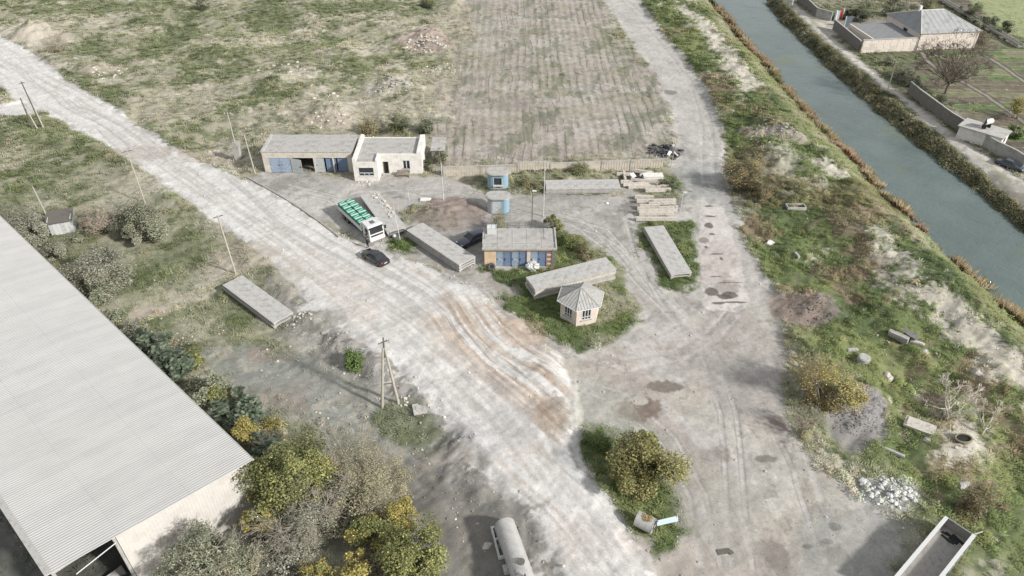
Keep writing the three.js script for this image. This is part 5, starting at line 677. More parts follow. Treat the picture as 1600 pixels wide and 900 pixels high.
{ const p = at(1577, 262); makeCar('dark navy car parked on the canal path below the wall', V(p.x, p.y, p.z), dirTurn(0.62, 0.78), M.carNavy, { L: 4.5 }); }

// ------------------------------------------------------------------ the person by the truck
{
  const g = new MarchingCubes(76, new THREE.MeshBasicMaterial(), false, false, 200000); g.isolation = 0; const S = 1.0, n = 76, CX = 0, CY = 0.9;
  const J = { hipL: [0.02, 0.9, 0.1], hipR: [0.02, 0.9, -0.1], kneeL: [0.06, 0.49, 0.12], kneeR: [-0.04, 0.49, -0.12], ankL: [0.02, 0.08, 0.13], ankR: [-0.1, 0.08, -0.13], toeL: [0.17, 0.04, 0.16], toeR: [0.05, 0.04, -0.16], pel: [0, 0.95, 0], belly: [0.02, 1.1, 0], chest: [0, 1.3, 0], neck: [0.01, 1.5, 0], head: [0.03, 1.63, 0], crown: [0.02, 1.69, 0], shL: [-0.01, 1.42, 0.19], shR: [-0.01, 1.42, -0.19], elL: [0.03, 1.14, 0.26], elR: [0.06, 1.15, -0.26], wrL: [0.2, 0.98, 0.2], wrR: [0.28, 1.08, -0.12] };
  const bones = [['hipL', 'kneeL', 0.085, 0.062], ['kneeL', 'ankL', 0.062, 0.045], ['ankL', 'toeL', 0.05, 0.035], ['hipR', 'kneeR', 0.085, 0.062], ['kneeR', 'ankR', 0.062, 0.045], ['ankR', 'toeR', 0.05, 0.035], ['hipL', 'hipR', 0.1, 0.1], ['pel', 'belly', 0.125, 0.13], ['belly', 'chest', 0.13, 0.145], ['shL', 'shR', 0.075, 0.075], ['chest', 'neck', 0.11, 0.055], ['neck', 'head', 0.055, 0.085], ['head', 'crown', 0.092, 0.095], ['shL', 'elL', 0.062, 0.046], ['elL', 'wrL', 0.046, 0.033], ['shR', 'elR', 0.062, 0.046], ['elR', 'wrR', 0.046, 0.033]];
  const fingers = []; for (const [wr, s] of [['wrL', 1], ['wrR', -1]]) { const [x, y, z] = J[wr]; fingers.push([[x, y, z], [x + 0.07, y - 0.02, z - s * 0.02], 0.03, 0.028]); for (let f = 0; f < 4; f++) { const o = (f - 1.5) * 0.021; fingers.push([[x + 0.07, y - 0.02 + o, z - s * 0.02], [x + 0.13 - Math.abs(f - 1.3) * 0.008, y - 0.035 + o, z - s * 0.045], 0.011, 0.009]); } fingers.push([[x + 0.03, y + 0.01, z], [x + 0.08, y + 0.045, z - s * 0.01], 0.012, 0.01]); }
  const all = [...bones.map(([a, b, r0, r1]) => [J[a], J[b], r0, r1]), ...fingers, [[0.12, 1.62, 0], [0.135, 1.6, 0], 0.014, 0.016], [[0.03, 1.63, 0.09], [0.03, 1.6, 0.092], 0.014, 0.012], [[0.03, 1.63, -0.09], [0.03, 1.6, -0.092], 0.014, 0.012]];
  for (let k = 0; k < n; k++) for (let j = 0; j < n; j++) for (let i = 0; i < n; i++) { const p = [(i / n * 2 - 1) * S + CX, (j / n * 2 - 1) * S + CY, (k / n * 2 - 1) * S]; let d = 0, best = 1e9; let acc = 0; if (Math.abs(p[0]) > 0.5 || Math.abs(p[2]) > 0.5) { g.field[k * n * n + j * n + i] = -1; continue; }
    for (const [a, b, r0, r1] of all) { const ex = b[0] - a[0], ey = b[1] - a[1], ez = b[2] - a[2], qx = p[0] - a[0], qy = p[1] - a[1], qz = p[2] - a[2], u = clamp((qx * ex + qy * ey + qz * ez) / (ex * ex + ey * ey + ez * ez)); const q = Math.hypot(qx - ex * u, qy - ey * u, qz - ez * u) - lerp(r0, r1, u); acc += Math.exp(-q * 55); } g.field[k * n * n + j * n + i] = Math.log(acc + 1e-30) / 55; }
  g.update(); const c = g.count, P = new Float32Array(g.positionArray.slice(0, c * 3)), N = new Float32Array(g.normalArray.slice(0, c * 3)); for (let i = 0; i < c; i++) { P[3 * i] = P[3 * i] * S + CX; P[3 * i + 1] = P[3 * i + 1] * S + CY; P[3 * i + 2] *= S; }
  const col = new Float32Array(c * 3); for (let i = 0; i < c; i++) { const y = P[3 * i + 1], x = P[3 * i], z = P[3 * i + 2]; const skin = y > 1.5 || (x > 0.19 && y > 0.9 && y < 1.25); const k = skin ? C(160, 124, 104) : y < 0.1 ? [0.02, 0.018, 0.016] : y < 0.95 ? [0.02, 0.022, 0.03] : [0.018, 0.018, 0.02]; col.set(k, 3 * i); }
  const geo = new THREE.BufferGeometry(); geo.setAttribute('position', new THREE.BufferAttribute(P, 3)); geo.setAttribute('normal', new THREE.BufferAttribute(N, 3)); geo.setAttribute('color', new THREE.BufferAttribute(col, 3));
  const pos = at(575, 388), t = thing('person', 'person in black clothes standing at the front corner of the truck', 'person', pos, dirTurn(0.8, -0.6));
  part('body', geo, new THREE.MeshStandardMaterial({ vertexColors: true, roughness: 0.9 }), t); const hair = new THREE.SphereGeometry(0.105, 14, 10, 0, 6.283, 0, 1.5); hair.rotateZ(0.35); hair.translate(0.005, 1.665, 0); part('hair', hair, M.black, t);
  for (const s of [-1, 1]) part('eye', (() => { const e = new THREE.SphereGeometry(0.013, 6, 5); e.translate(0.112, 1.65, s * 0.033); return e; })(), M.black, t); part('jacket', (() => { const j = new THREE.CylinderGeometry(0.185, 0.2, 0.5, 16, 3, true); j.scale(0.8, 1, 1.05); j.translate(0.0, 1.12, 0); return j; })(), M.black, t); part('belt', (() => { const j = new THREE.CylinderGeometry(0.168, 0.17, 0.06, 16, 1, true); j.scale(0.82, 1, 1); j.translate(0.005, 0.93, 0); return j; })(), M.dark, t);
}

// ------------------------------------------------------------------ tank, trailer body, small objects
{ const a = ray(790, 806, 2.2), b = ray(823, 905, 1.6), x = (a[0] + b[0]) / 2 - 0.05, z = (a[1] + b[1]) / 2 + 0.3, gy = height(x, z), L = 6.9, R = 0.98, turn = dirTurn(b[0] - a[0], b[1] - a[1]);
  const t = thing('storage_tank', 'long pale cylindrical storage tank lying on supports beside the road', 'tank', V(x, gy, z), turn);
  const prof = [[0, -L / 2 - 0.34], [0.4, -L / 2 - 0.3], [0.75, -L / 2 - 0.16], [R, -L / 2 + 0.08], [R, L / 2 - 0.08], [0.75, L / 2 + 0.16], [0.4, L / 2 + 0.3], [0, L / 2 + 0.34]].map(p => new THREE.Vector2(p[0], p[1])); const g = new THREE.LatheGeometry(prof, 36); g.rotateZ(Math.PI / 2); g.translate(0, R + 0.45, 0); part('shell', g, M.tank, t);
  for (const s of [-2.2, 2.2]) part('support', [box(0.4, 0.8, 1.7, s, 0.4, 0), box(0.5, 0.12, 2.0, s, 0.06, 0)], M.concrete2, t); part('manhole', (() => { const c = new THREE.CylinderGeometry(0.28, 0.28, 0.22, 18); c.translate(1.4, 2 * R + 0.5, -0.1); return c; })(), M.steel, t); part('manhole_lid', (() => { const c = new THREE.CylinderGeometry(0.33, 0.33, 0.05, 18); c.translate(1.4, 2 * R + 0.63, -0.1); return c; })(), M.poleDark, t);
  part('weld_band', [-1.2, 1.2].map(s => { const c = new THREE.TorusGeometry(R + 0.005, 0.02, 6, 36); c.rotateY(Math.PI / 2); c.translate(s, R + 0.45, 0); return c; }), M.tank, t); part('valve', [rod(V(2.8, 2 * R + 0.4, 0), V(2.8, 2 * R + 0.75, 0), 0.08), box(0.3, 0.06, 0.06, 2.8, 2 * R + 0.75, 0), rod(V(3.6, R + 0.5, 0.4), V(4.05, R + 0.4, 0.5), 0.09)], M.poleDark, t); part('ladder', [rod(V(1.9, 0.2, 1.02), V(1.9, 2.5, 0.6), 0.03), rod(V(2.3, 0.2, 1.02), V(2.3, 2.5, 0.6), 0.03), ...[0, 1, 2, 3, 4].map(i => rod(V(1.9, 0.5 + i * 0.42, 0.96 - i * 0.08), V(2.3, 0.5 + i * 0.42, 0.96 - i * 0.08), 0.022))], M.steel, t);
  const p = at(779, 850); top('metal_grating', [box(3.4, 0.35, 0.18, 0, 0.3, 0.3), box(3.4, 0.35, 0.18, 0, 0.3, -0.3), box(0.2, 0.35, 0.42, 1.6, 0.3, 0), box(0.2, 0.35, 0.42, -1.6, 0.3, 0), box(0.2, 0.35, 0.42, -0.3, 0.3, 0)], M.white, p, turn - 0.06, 'white rectangular grating lying along the left side of the storage tank', 'grating');
  const p3 = at(793, 893); top('valve_box', [box(0.7, 0.6, 0.6, 0, 0.3, 0), box(0.8, 0.08, 0.7, 0, 0.64, 0), box(0.2, 0.3, 0.2, -0.1, 0.8, 0.1)], M.paleMetal, p3, 0.3, 'small pale box at the near left end of the storage tank', 'box');
  const p4 = at(760, 853); top('flat_stone', rock(5, 0.7, 0.16, 0.4, 1), M.beam, p4, 0.6, 'flat pale stone slab on the dark ground left of the tank', 'stone'); }
{ // open body of a tipper
  const a = ray(1476, 812, 1.9), b = ray(1519, 842, 1.9), c = ray(1402, 900, 1.9), mxx = (a[0] + b[0]) / 2, mz = (a[1] + b[1]) / 2, dx = c[0] - a[0], dz = c[1] - a[1], l = Math.hypot(dx, dz), W = 2.45, L = 9.5, gy = height(mxx + dx / l * 4, mz + dz / l * 4);
  const t = thing('tipper_body', 'open white-sided steel tipper body with an empty grey floor', 'tipper body', V(mxx, gy, mz), dirTurn(dx / l, dz / l)), H = 1.75;
  part('floor', bb(0, L, 0.55, 0.66, -W / 2, W / 2), surf(C(176, 172, 166), { size: 3, stain: 0.5, stainCol: C(140, 136, 130) }), t); part('end_board', [bb(-0.08, 0, 0.5, H, -W / 2, W / 2), bb(-0.12, 0.03, H, H + 0.08, -W / 2, W / 2)], M.concreteDark, t);
  for (const s of [-1, 1]) { part('side_board', [bb(0, L, 0.5, H, s * W / 2 + (s > 0 ? 0 : -0.08), s * W / 2 + (s > 0 ? 0.08 : 0)), bb(-0.05, L, H, H + 0.12, s * W / 2 - 0.16, s * W / 2 + 0.16)], M.white, t); part('rib', [1, 2.6, 4.2, 5.8, 7.4].map(x => bb(x, x + 0.14, 0.5, H, s * (W / 2 + 0.15) - 0.07, s * (W / 2 + 0.15) + 0.07)), M.paleMetal, t); }
  part('beam', [bb(0.2, L, 0.25, 0.55, -0.6, -0.4), bb(0.2, L, 0.25, 0.55, 0.4, 0.6), bb(1.0, 1.4, -0.3, 0.25, -1, 1), bb(6, 6.4, -0.3, 0.25, -1, 1)], M.poleDark, t); part('drawbar', rod(V(-0.1, 1.5, -W / 2 + 0.2), V(-1.6, 1.2, -W / 2 - 0.3), 0.06), M.poleConcrete, t);
  const r = rngOf(8), g = []; for (let i = 0; i < 9; i++) g.push(box(0.12 + 0.2 * r(), 0.03, 0.5 + 1.0 * r(), 0.35 + 1.1 * r() , 0.675 + 0.004 * i, (r() - 0.5) * 1.2, (r() - 0.5) * 0.5)); const m = part('dark_scrap', g, M.black, t); }
{ const p = at(1007, 824), t = thing('steel_drum', 'whitish steel drum lying on its side beside the roadside tree', 'drum', V(p.x, p.y + 0.05, p.z), dirTurn(0.72, 0.45)); const R = 0.75, L = 1.7; const c = new THREE.CylinderGeometry(R, R, L, 26, 1, true); c.rotateZ(Math.PI / 2); c.translate(0, R, 0); part('shell', c, M.tank, t); for (const s of [-0.85, -0.3, 0.3, 0.85]) { const h = new THREE.TorusGeometry(R - 0.005, 0.022, 6, 26); h.rotateY(Math.PI / 2); h.translate(s, R, 0); part('hoop', h, M.tank, t); } for (const s of [-1, 1]) { const e = new THREE.CylinderGeometry(R, R, 0.03, 26); e.rotateZ(Math.PI / 2); e.translate(s * 0.8, R, 0); part('end_plate', e, M.paleMetal, t); } part('end_brace', [box(0.06, 1.4, 0.1, 0.84, R, 0), box(0.06, 0.1, 1.4, 0.84, R, 0)], M.poleDark, t);
  const r = rngOf(71), g = []; for (let i = 0; i < 46; i++) { const a = 1.57 + (r() - 0.5) * 0.9, x = (r() - 0.4) * 0.9; const q = new THREE.PlaneGeometry(0.16 + 0.12 * r(), 0.14); q.rotateX(-1.57 + (r() - 0.5) * 1.2); q.rotateY(r() * 3); q.translate(x, R + Math.sin(a) * (R + 0.05), Math.cos(a) * (R + 0.05)); g.push(q); } const m = top('fallen_leaves', g, flat(C(176, 152, 108)), V(p.x, p.y + 0.05, p.z), t.rotation.y, 'brown and yellow fallen leaves on top of the steel drum', 'leaves'); m.userData.kind = 'stuff'; }
{ const p = at(1024, 829), t = thing('road_sign', 'narrow pale blue and white sign board in the grass by the drum', 'sign', p, dirTurn(0.97, -0.25)); part('post', rod(V(0.05, 0, 0), V(0.05, 1.5, 0), 0.045), M.steel, t); part('post', rod(V(2.0, 0, 0), V(2.0, 1.7, 0), 0.045), M.white, t); part('board', box(2.1, 0.5, 0.05, 1.03, 1.25, 0.05, 0, -0.5), flat(C(206, 226, 236), 0.5), t); part('edge', [box(2.14, 0.04, 0.07, 1.03, 1.46, -0.06, 0, -0.5), box(2.14, 0.04, 0.07, 1.03, 1.03, 0.17, 0, -0.5)], M.white, t); }
{ const p = at(656, 640); top('manhole_slab', [box(1.5, 0.16, 1.5, 0, 0.12, 0, 0, 0.06), (() => { const c = new THREE.TorusGeometry(0.45, 0.03, 6, 24); c.rotateX(Math.PI / 2 + 0.06); c.translate(0, 0.21, 0); return c; })()], M.concrete, p, 0.25, 'square pale manhole slab with a ring, below the A-shaped pole', 'slab'); }
{ const p = at(832, 421), g = []; for (let i = 0; i < 6; i++) { const k = rock(60 + i, 0.55, 0.5, 0.5, 2); k.translate((i % 3 - 1) * 0.4, 0.4 + (i > 2 ? 0.35 : 0), (i % 2) * 0.4 - 0.2); g.push(k); } top('plastic_bundle', g, M.white, p, 0, 'crumpled white plastic bundle in front of the blue garage doors', 'bundle'); }
{ // blocks, covers and pipes on the dumped ground
  const stone = (px, py, name, geos, mat, turn, label, cat, sink = 0.05) => { const p = at(px, py); p.y -= sink; return top(name, geos, mat, p, turn, label, cat); };
  stone(1436, 668, 'concrete_plate', [box(3.0, 0.28, 1.5, 0, 0.3, 0, 0, 0.06, 0.05), box(0.1, 0.1, 1.3, -1.2, 0.45, 0)], M.beam, -0.62, 'tilted rectangular concrete plate near the dark pit', 'plate');
  stone(1449, 688, 'concrete_chunk', rock(9, 0.5, 0.4, 0.42, 0), M.beam, 0.3, 'broken concrete chunk below the tilted plate', 'chunk');
  stone(1392, 707, 'concrete_kerb', [box(2.6, 0.3, 0.34, 0, 0.18, 0), box(2.5, 0.1, 0.26, 0, 0.36, 0)], M.concrete, -0.62, 'long pale kerb stone lying in the dumped ground', 'kerb stone');
  stone(1349, 563, 'well_ring', [(() => { const c = new THREE.CylinderGeometry(0.72, 0.75, 0.5, 26); c.translate(0, 0.3, 0); return c; })(), (() => { const c = new THREE.CylinderGeometry(0.6, 0.62, 0.1, 24); c.translate(0, 0.58, 0); return c; })()], M.concrete, 0, 'round concrete well cover in the grass', 'well cover');
  stone(1332, 547, 'concrete_kerb', [box(1.3, 0.22, 0.4, 0, 0.12, 0), box(1.2, 0.06, 0.3, 0, 0.25, 0)], M.concrete, 0.1, 'short white kerb piece just above the round well cover', 'kerb stone');
  stone(1402, 530, 'concrete_block', [box(2.3, 0.9, 0.6, 0, 0.45, 0, 0, 0.3), box(2.1, 0.3, 0.3, 0.1, 0.8, 0.3)], M.concrete2, -0.75, 'leaning grey concrete block on the dumped ground', 'block');
  stone(1414, 518, 'concrete_plate', [box(3.4, 0.16, 0.8, 0, 0.2, 0, 0, 0.2), box(0.4, 0.3, 0.7, 1.4, 0.1, 0)], M.concreteDark, -1.05, 'narrow grey plate leaning behind the concrete block', 'plate');
  stone(1433, 537, 'concrete_kerb', [box(1.6, 0.3, 0.5, 0, 0.14, 0), box(1.2, 0.12, 0.4, 0, 0.32, 0)], M.beam, -0.5, 'stubby kerb stone right of the leaning block', 'kerb stone');
  stone(1444, 550, 'boulder', rock(14, 0.55, 0.42, 0.5, 1), M.concrete2, 0.5, 'rounded boulder below the stubby kerb stone', 'boulder');
  stone(1526, 583, 'boulder', rock(15, 0.7, 0.5, 0.55, 1), M.concrete, 0.5, 'pale boulder at the edge of the eroded bank', 'boulder');
  stone(1243, 325, 'concrete_trough', [box(2.9, 0.5, 0.14, 0, 0.25, 0.6), box(2.9, 0.5, 0.14, 0, 0.25, -0.6), box(0.14, 0.5, 1.06, 1.38, 0.25, 0), box(0.14, 0.5, 1.06, -1.38, 0.25, 0), box(2.7, 0.1, 1.06, 0, 0.08, 0)], M.concrete, 0.02, 'rectangular concrete trough in the brush beside the track', 'trough');
  stone(1245, 400, 'concrete_post', [box(0.3, 0.26, 1.2, 0, 0.2, 0), box(0.24, 0.1, 1.0, 0, 0.36, 0)], M.concrete, 0.2, 'short pale post lying on the levee', 'post');
  stone(1204, 380, 'boulder', rock(16, 0.8, 0.5, 0.5, 1), M.plaster, 0.2, 'white boulder at the edge of the side track', 'boulder');
  stone(1245, 570, 'boulder', rock(17, 1.0, 0.35, 0.4, 1), M.beam, -0.6, 'long pale boulder above the yellow tree', 'boulder');
  stone(1386, 588, 'boulder', rock(18, 0.6, 0.5, 0.7, 1), M.beam, -0.2, 'lumpy pale rock in the middle of the green dumped ground', 'boulder');
  stone(1351, 752, 'boulder', rock(19, 0.7, 0.35, 0.5, 1), M.white, 0.2, 'white rounded boulder left of the debris heap', 'boulder');
  stone(1505, 758, 'boulder', rock(20, 0.8, 0.3, 0.5, 1), M.concrete, 0.5, 'flat pale boulder uphill of the brown bush', 'boulder');
  stone(1131, 862, 'scrap_sheet', [box(1.2, 0.05, 0.5, 0, 0.08, 0, 0, 0.1, 0.08), box(0.4, 0.05, 0.4, 0.6, 0.12, 0.15, 0.4)], M.poleDark, 0.1, 'dark scrap sheet lying on the open yard', 'scrap');
  stone(665, 312, 'concrete_plate', [box(1.7, 0.14, 0.9, 0, 0.1, 0), box(1.6, 0.04, 0.8, 0, 0.19, 0)], M.plaster, 0.0, 'small white plate lying between the lamp posts', 'plate');
  stone(948, 318, 'boulder', rock(21, 0.35, 0.3, 0.35, 1), M.white, 0, 'small white stone alone on the yard', 'stone');
  { const p = at(1503, 689); const pit = thing('dug_pit', 'dark open pit with a mud rim beside the tilted plate', 'pit', p, 0.1); const c = new THREE.CylinderGeometry(0.8, 0.6, 0.9, 20, 1, true); c.scale(1, 1, 0.62); c.translate(0, 0.06, 0); part('shaft', c, M.black, pit); const b = new THREE.CircleGeometry(0.8, 20); b.rotateX(-Math.PI / 2); b.scale(1, 1, 0.62); b.translate(0, 0.35, 0); part('bottom', b, M.black, pit); const rr = new THREE.TorusGeometry(0.86, 0.13, 7, 22); rr.rotateX(Math.PI / 2); rr.scale(1, 1, 0.66); rr.translate(0, 0.42, 0); part('rim', rr, flat(C(150, 140, 112)), pit); }
  const r = rngOf(52);
  const heap = (name, label, px, py, rad, n, mats, sMin, sMax, up) => { const p = at(px, py), g = []; for (let i = 0; i < n; i++) { const a = r() * 6.283, q = Math.sqrt(r()), x = Math.cos(a) * q * rad, z = Math.sin(a) * q * rad * 0.75, s = lerp(sMin, sMax, r() ** 2), k = rock(1000 + i + px, s, s * 0.6, s * (0.6 + 0.6 * r()), 0); k.rotateY(r() * 3); k.translate(x, height(p.x + x, p.z + z) - p.y + up * (1 - q * q), z); g.push(k); } const m = top(name, g, mats, p, 0, label, name.replace('_', ' ')); m.userData.kind = 'stuff'; };
  heap('debris_heap', 'heap of white plaster debris at the yard edge', 1392, 766, 2.6, 150, M.white, 0.08, 0.34, 0.25);
  heap('stone_heap', 'reddish stone rubble heap left of the ploughed plot', 665, 70, 5.5, 130, M.beam, 0.1, 0.5, 0.3);
  heap('stone_heap', 'dark rubble patch below the reddish heap at the plot corner', 610, 135, 4.5, 90, M.concrete2, 0.1, 0.5, 0.1);
  heap('stone_heap', 'low rubble bank on the levee beside the brown tree', 1207, 206, 4.5, 120, M.beam, 0.06, 0.3, 0.1);
  heap('brick_rubble', 'dark broken rubble heap beside the dumped ground track', 1272, 480, 3.0, 140, M.stoneGrey, 0.05, 0.2, 0.1);
  heap('gravel_heap', 'spread grey gravel heap beside the yellow tree', 1336, 652, 2.6, 420, M.concreteDark, 0.04, 0.11, 0.05);
  heap('gravel_heap', 'smaller grey gravel patch above the gravel heap', 1352, 624, 2.0, 240, M.concreteDark, 0.04, 0.11, 0.05);
  heap('stone_heap', 'pale boulders in a row across the open grassland', 440, 106, 5.5, 26, M.beam, 0.15, 0.6, 0.05);
  heap('stone_heap', 'scattered pale boulders in the middle of the open grassland', 500, 142, 4.5, 16, M.beam, 0.15, 0.55, 0.05);
  heap('stone_heap', 'pale stones beside the far road above the bend', 172, 112, 4.5, 34, M.beam, 0.1, 0.5, 0.05);
  heap('stone_heap', 'light rubble strip along the left edge of the ploughed plot', 690, 110, 4.5, 80, M.beam, 0.08, 0.35, 0.05);
  heap('stone_heap', 'pale stones tumbled in front of the white house wing', 570, 286, 1.5, 22, M.beam, 0.1, 0.32, 0.05);
  heap('stone_heap', 'loose pale stones heaped behind the long garage', 515, 185, 4, 60, M.beam, 0.1, 0.4, 0.1);
  heap('stone_heap', 'white stones around the foot of the A-shaped pole', 632, 625, 0.9, 14, M.beam, 0.12, 0.32, 0.05);
  heap('stone_heap', 'pale stones beside the roadside slab on the grass', 468, 500, 1.7, 26, M.beam, 0.08, 0.3, 0.05);
}
// ------------------------------------------------------------------ poles
function pole(name, label, cat, px, py, h, o = {}) {
  const p = at(px, py), t = thing(name, label, cat, p, o.turn || 0); const r0 = o.r || 0.15; const lx = o.leanX || 0, lz = o.leanZ || 0;
  part('pole', [rod(V(0, -0.3, 0), V(lx, h, lz), r0, r0 * 0.65, 9)], o.mat || M.poleConcrete, t);
  if (o.arm) { part('crossarm', [box(o.arm, 0.1, 0.1, lx, h - 0.25, lz)], M.poleDark, t); for (const s of [-1, 0, 1]) part('insulator', rod(V(lx + s * o.arm * 0.45, h - 0.2, lz), V(lx + s * o.arm * 0.45, h + 0.08, lz), 0.05, 0.04), M.white, t); }
  if (o.lamp) { part('lamp_arm', rod(V(lx, h, lz), V(lx + o.lamp * 0.8, h + 0.15, lz + 0.3), 0.05), o.mat || M.white, t); part('lamp_head', [box(0.6, 0.14, 0.26, lx + o.lamp * 1.0, h + 0.16, lz + 0.36)], M.white, t); }
  return t;
}
pole('utility_pole', 'leaning utility pole beside the roadside concrete slab', 'utility pole', 368, 427, 9.6, { arm: 1.3, turn: 0.6, leanX: -0.2 });
pole('utility_pole', 'thin utility pole on the grass verge halfway up the road', 'utility pole', 227, 318, 9.4, { arm: 1.4, turn: 0.6, r: 0.13 });
{ const t = pole('utility_pole', 'tall double utility pole with concrete stubs where the side road joins', 'utility pole', 67, 201, 9.2, { arm: 1.0, turn: 0.5, mat: M.poleDark, leanX: -0.3 }); part('stub', rod(V(0.18, -0.2, 0.15), V(0.02, 3.8, 0.12), 0.16, 0.13), M.poleConcrete, t); part('strut', rod(V(-1.6, -0.2, -0.3), V(-1.5, 6.2, -0.3), 0.14, 0.1), M.poleDark, t); part('stub', rod(V(-0.8, -0.2, 0.2), V(-1.3, 4.2, -0.1), 0.15, 0.12), M.poleConcrete, t); }
{ const a = at(597, 637), b = at(623, 630), m = V().addVectors(a, b).multiplyScalar(0.5), t = thing('utility_pole', 'A-shaped utility pole of two pale legs beside the road bank', 'utility pole', m); const tp = V(0.2, 9.9, -0.2); part('leg', rod(V(a.x - m.x, -0.3, a.z - m.z), V(0.05, 8.6, -0.1), 0.17, 0.12), M.poleConcrete, t); part('leg', rod(V(b.x - m.x, -0.3, b.z - m.z), V(0.2, 8.6, -0.2), 0.17, 0.12), M.poleConcrete, t); part('mast', rod(V(0.1, 7.2, -0.15), tp, 0.13, 0.08), M.poleDark, t); part('crossarm', box(1.2, 0.1, 0.1, 0.15, 9.3, -0.2, 0.6), M.poleDark, t); part('brace', rod(V((a.x - m.x) * 0.6, 3.4, (a.z - m.z) * 0.6), V((b.x - m.x) * 0.6, 3.4, (b.z - m.z) * 0.6), 0.07), M.poleDark, t); for (const s of [-0.5, 0.5]) part('insulator', rod(V(0.15 + s * 0.8, 9.35, -0.2 - s * 0.5), V(0.15 + s * 0.8, 9.6, -0.2 - s * 0.5), 0.05), M.white, t); }
{ const t = pole('utility_pole', 'pale pole rising from a tall masonry pier left of the long garage', 'utility pole', 373, 248, 8.6, { arm: 1.1, r: 0.13 }); part('pier', [box(1.0, 2.6, 1.0, 0, 1.2, 0), box(1.3, 0.5, 1.2, 0, 2.6, 0), box(0.8, 0.4, 0.8, 0, 3.0, 0)], M.concrete2, t); }
pole('utility_pole', 'bare thin pole standing at the left corner of the long garage', 'utility pole', 399, 272, 7.2, { r: 0.12, leanX: -0.3 });
pole('wooden_post', 'single pale post standing beside the tin shed', 'post', 73, 337, 5.2, { r: 0.14, leanX: -0.2 });
pole('lamp_post', 'tall slim white lamp post between the blue booths and beams', 'lamp post', 849, 338, 9.6, { r: 0.07, mat: M.white });
pole('lamp_post', 'dark lamp post with a white head behind the blue garage', 'lamp post', 831, 362, 7, { r: 0.08, mat: M.poleDark, lamp: 0.25 });
pole('lamp_post', 'white lamp post on the reddish mound', 'lamp post', 693, 313, 6.6, { r: 0.08, mat: M.white });
pole('lamp_post', 'short white post behind the slab stack by the truck', 'lamp post', 639, 312, 2.4, { r: 0.05, mat: M.white });
pole('lamp_post', 'thin white pole in the weeds at the truck-side slab end', 'lamp post', 626, 378, 6.2, { r: 0.06, mat: M.white, leanX: -0.5 });
pole('lamp_post', 'thin pale pole at the left end of the panel wall', 'lamp post', 702, 262, 5.2, { r: 0.06 });
pole('lamp_post', 'thin pole rising from the tyre heap', 'lamp post', 1047, 262, 6.2, { r: 0.06, leanX: 0.6 });
pole('lamp_post', 'short white lamp post at the right end of the beam heap', 'lamp post', 1063, 330, 3.4, { r: 0.05, mat: M.white, lamp: 0.2 });
pole('utility_pole', 'leaning pale pole on the canal path below the house', 'utility pole', 1388, 139, 6, { r: 0.15, leanX: -0.3, leanZ: 0 });
pole('utility_pole', 'pale pole at the far end of the canal path', 'utility pole', 1237, 10, 6, { r: 0.16, mat: M.white });
// ------------------------------------------------------------------ trees and plants
const leafMat = new THREE.MeshStandardMaterial({ vertexColors: true, roughness: 0.85, side: THREE.DoubleSide });
class Quads {                                      // many small leaf faces in one geometry
  constructor() { this.p = []; this.n = []; this.c = []; }
  leaf(x, y, z, dx, dy, dz, len, wid, nx, ny, nz, c) {           // a pointed leaf along d
    let sx = dy * nz - dz * ny, sy = dz * nx - dx * nz, sz = dx * ny - dy * nx; const l = Math.hypot(sx, sy, sz) || 1; sx *= wid / l; sy *= wid / l; sz *= wid / l;
    const mxx = x + dx * len * 0.5, my = y + dy * len * 0.5, mz = z + dz * len * 0.5, ex = x + dx * len, ey = y + dy * len, ez = z + dz * len;
    this.p.push(x, y, z, mxx + sx, my + sy, mz + sz, mxx - sx, my - sy, mz - sz, ex, ey, ez, mxx - sx, my - sy, mz - sz, mxx + sx, my + sy, mz + sz);
    for (let i = 0; i < 6; i++) { this.n.push(nx, ny, nz); this.c.push(c[0], c[1], c[2]); }
  }
  geo() { const g = new THREE.BufferGeometry(); g.setAttribute('position', new THREE.Float32BufferAttribute(this.p, 3)); g.setAttribute('normal', new THREE.Float32BufferAttribute(this.n, 3)); g.setAttribute('color', new THREE.Float32BufferAttribute(this.c, 3)); return g; }
}
function twigGeo(segs) {                             // [ax,ay,az,bx,by,bz,r0,r1] as three-sided tubes
  const p = [], n = [], idx = []; let k = 0;
  for (const [ax, ay, az, bx, by, bz, r0, r1] of segs) {
    const d = V(bx - ax, by - ay, bz - az).normalize(), u = Math.abs(d.y) > 0.9 ? V(1, 0, 0) : V(0, 1, 0), s = V().crossVectors(d, u).normalize(), t = V().crossVectors(d, s);
    const m = r0 > 0.06 ? 6 : 3; for (let i = 0; i < m; i++) { const a = i / m * 6.2832, cx = Math.cos(a), sx = Math.sin(a), nx = s.x * cx + t.x * sx, ny = s.y * cx + t.y * sx, nz = s.z * cx + t.z * sx; p.push(ax + nx * r0, ay + ny * r0, az + nz * r0, bx + nx * r1, by + ny * r1, bz + nz * r1); const ll = Math.hypot(nx, ny + 0.4, nz) || 1; n.push(nx / ll, (ny + 0.4) / ll, nz / ll, nx / ll, (ny + 0.4) / ll, nz / ll); }
    for (let i = 0; i < m; i++) { const a = k + 2 * i, b = k + 2 * ((i + 1) % m); idx.push(a, b, a + 1, b, b + 1, a + 1); } k += 2 * m;
  }
  const g = new THREE.BufferGeometry(); g.setAttribute('position', new THREE.Float32BufferAttribute(p, 3)); g.setAttribute('normal', new THREE.Float32BufferAttribute(n, 3)); g.setIndex(idx); return g;
}
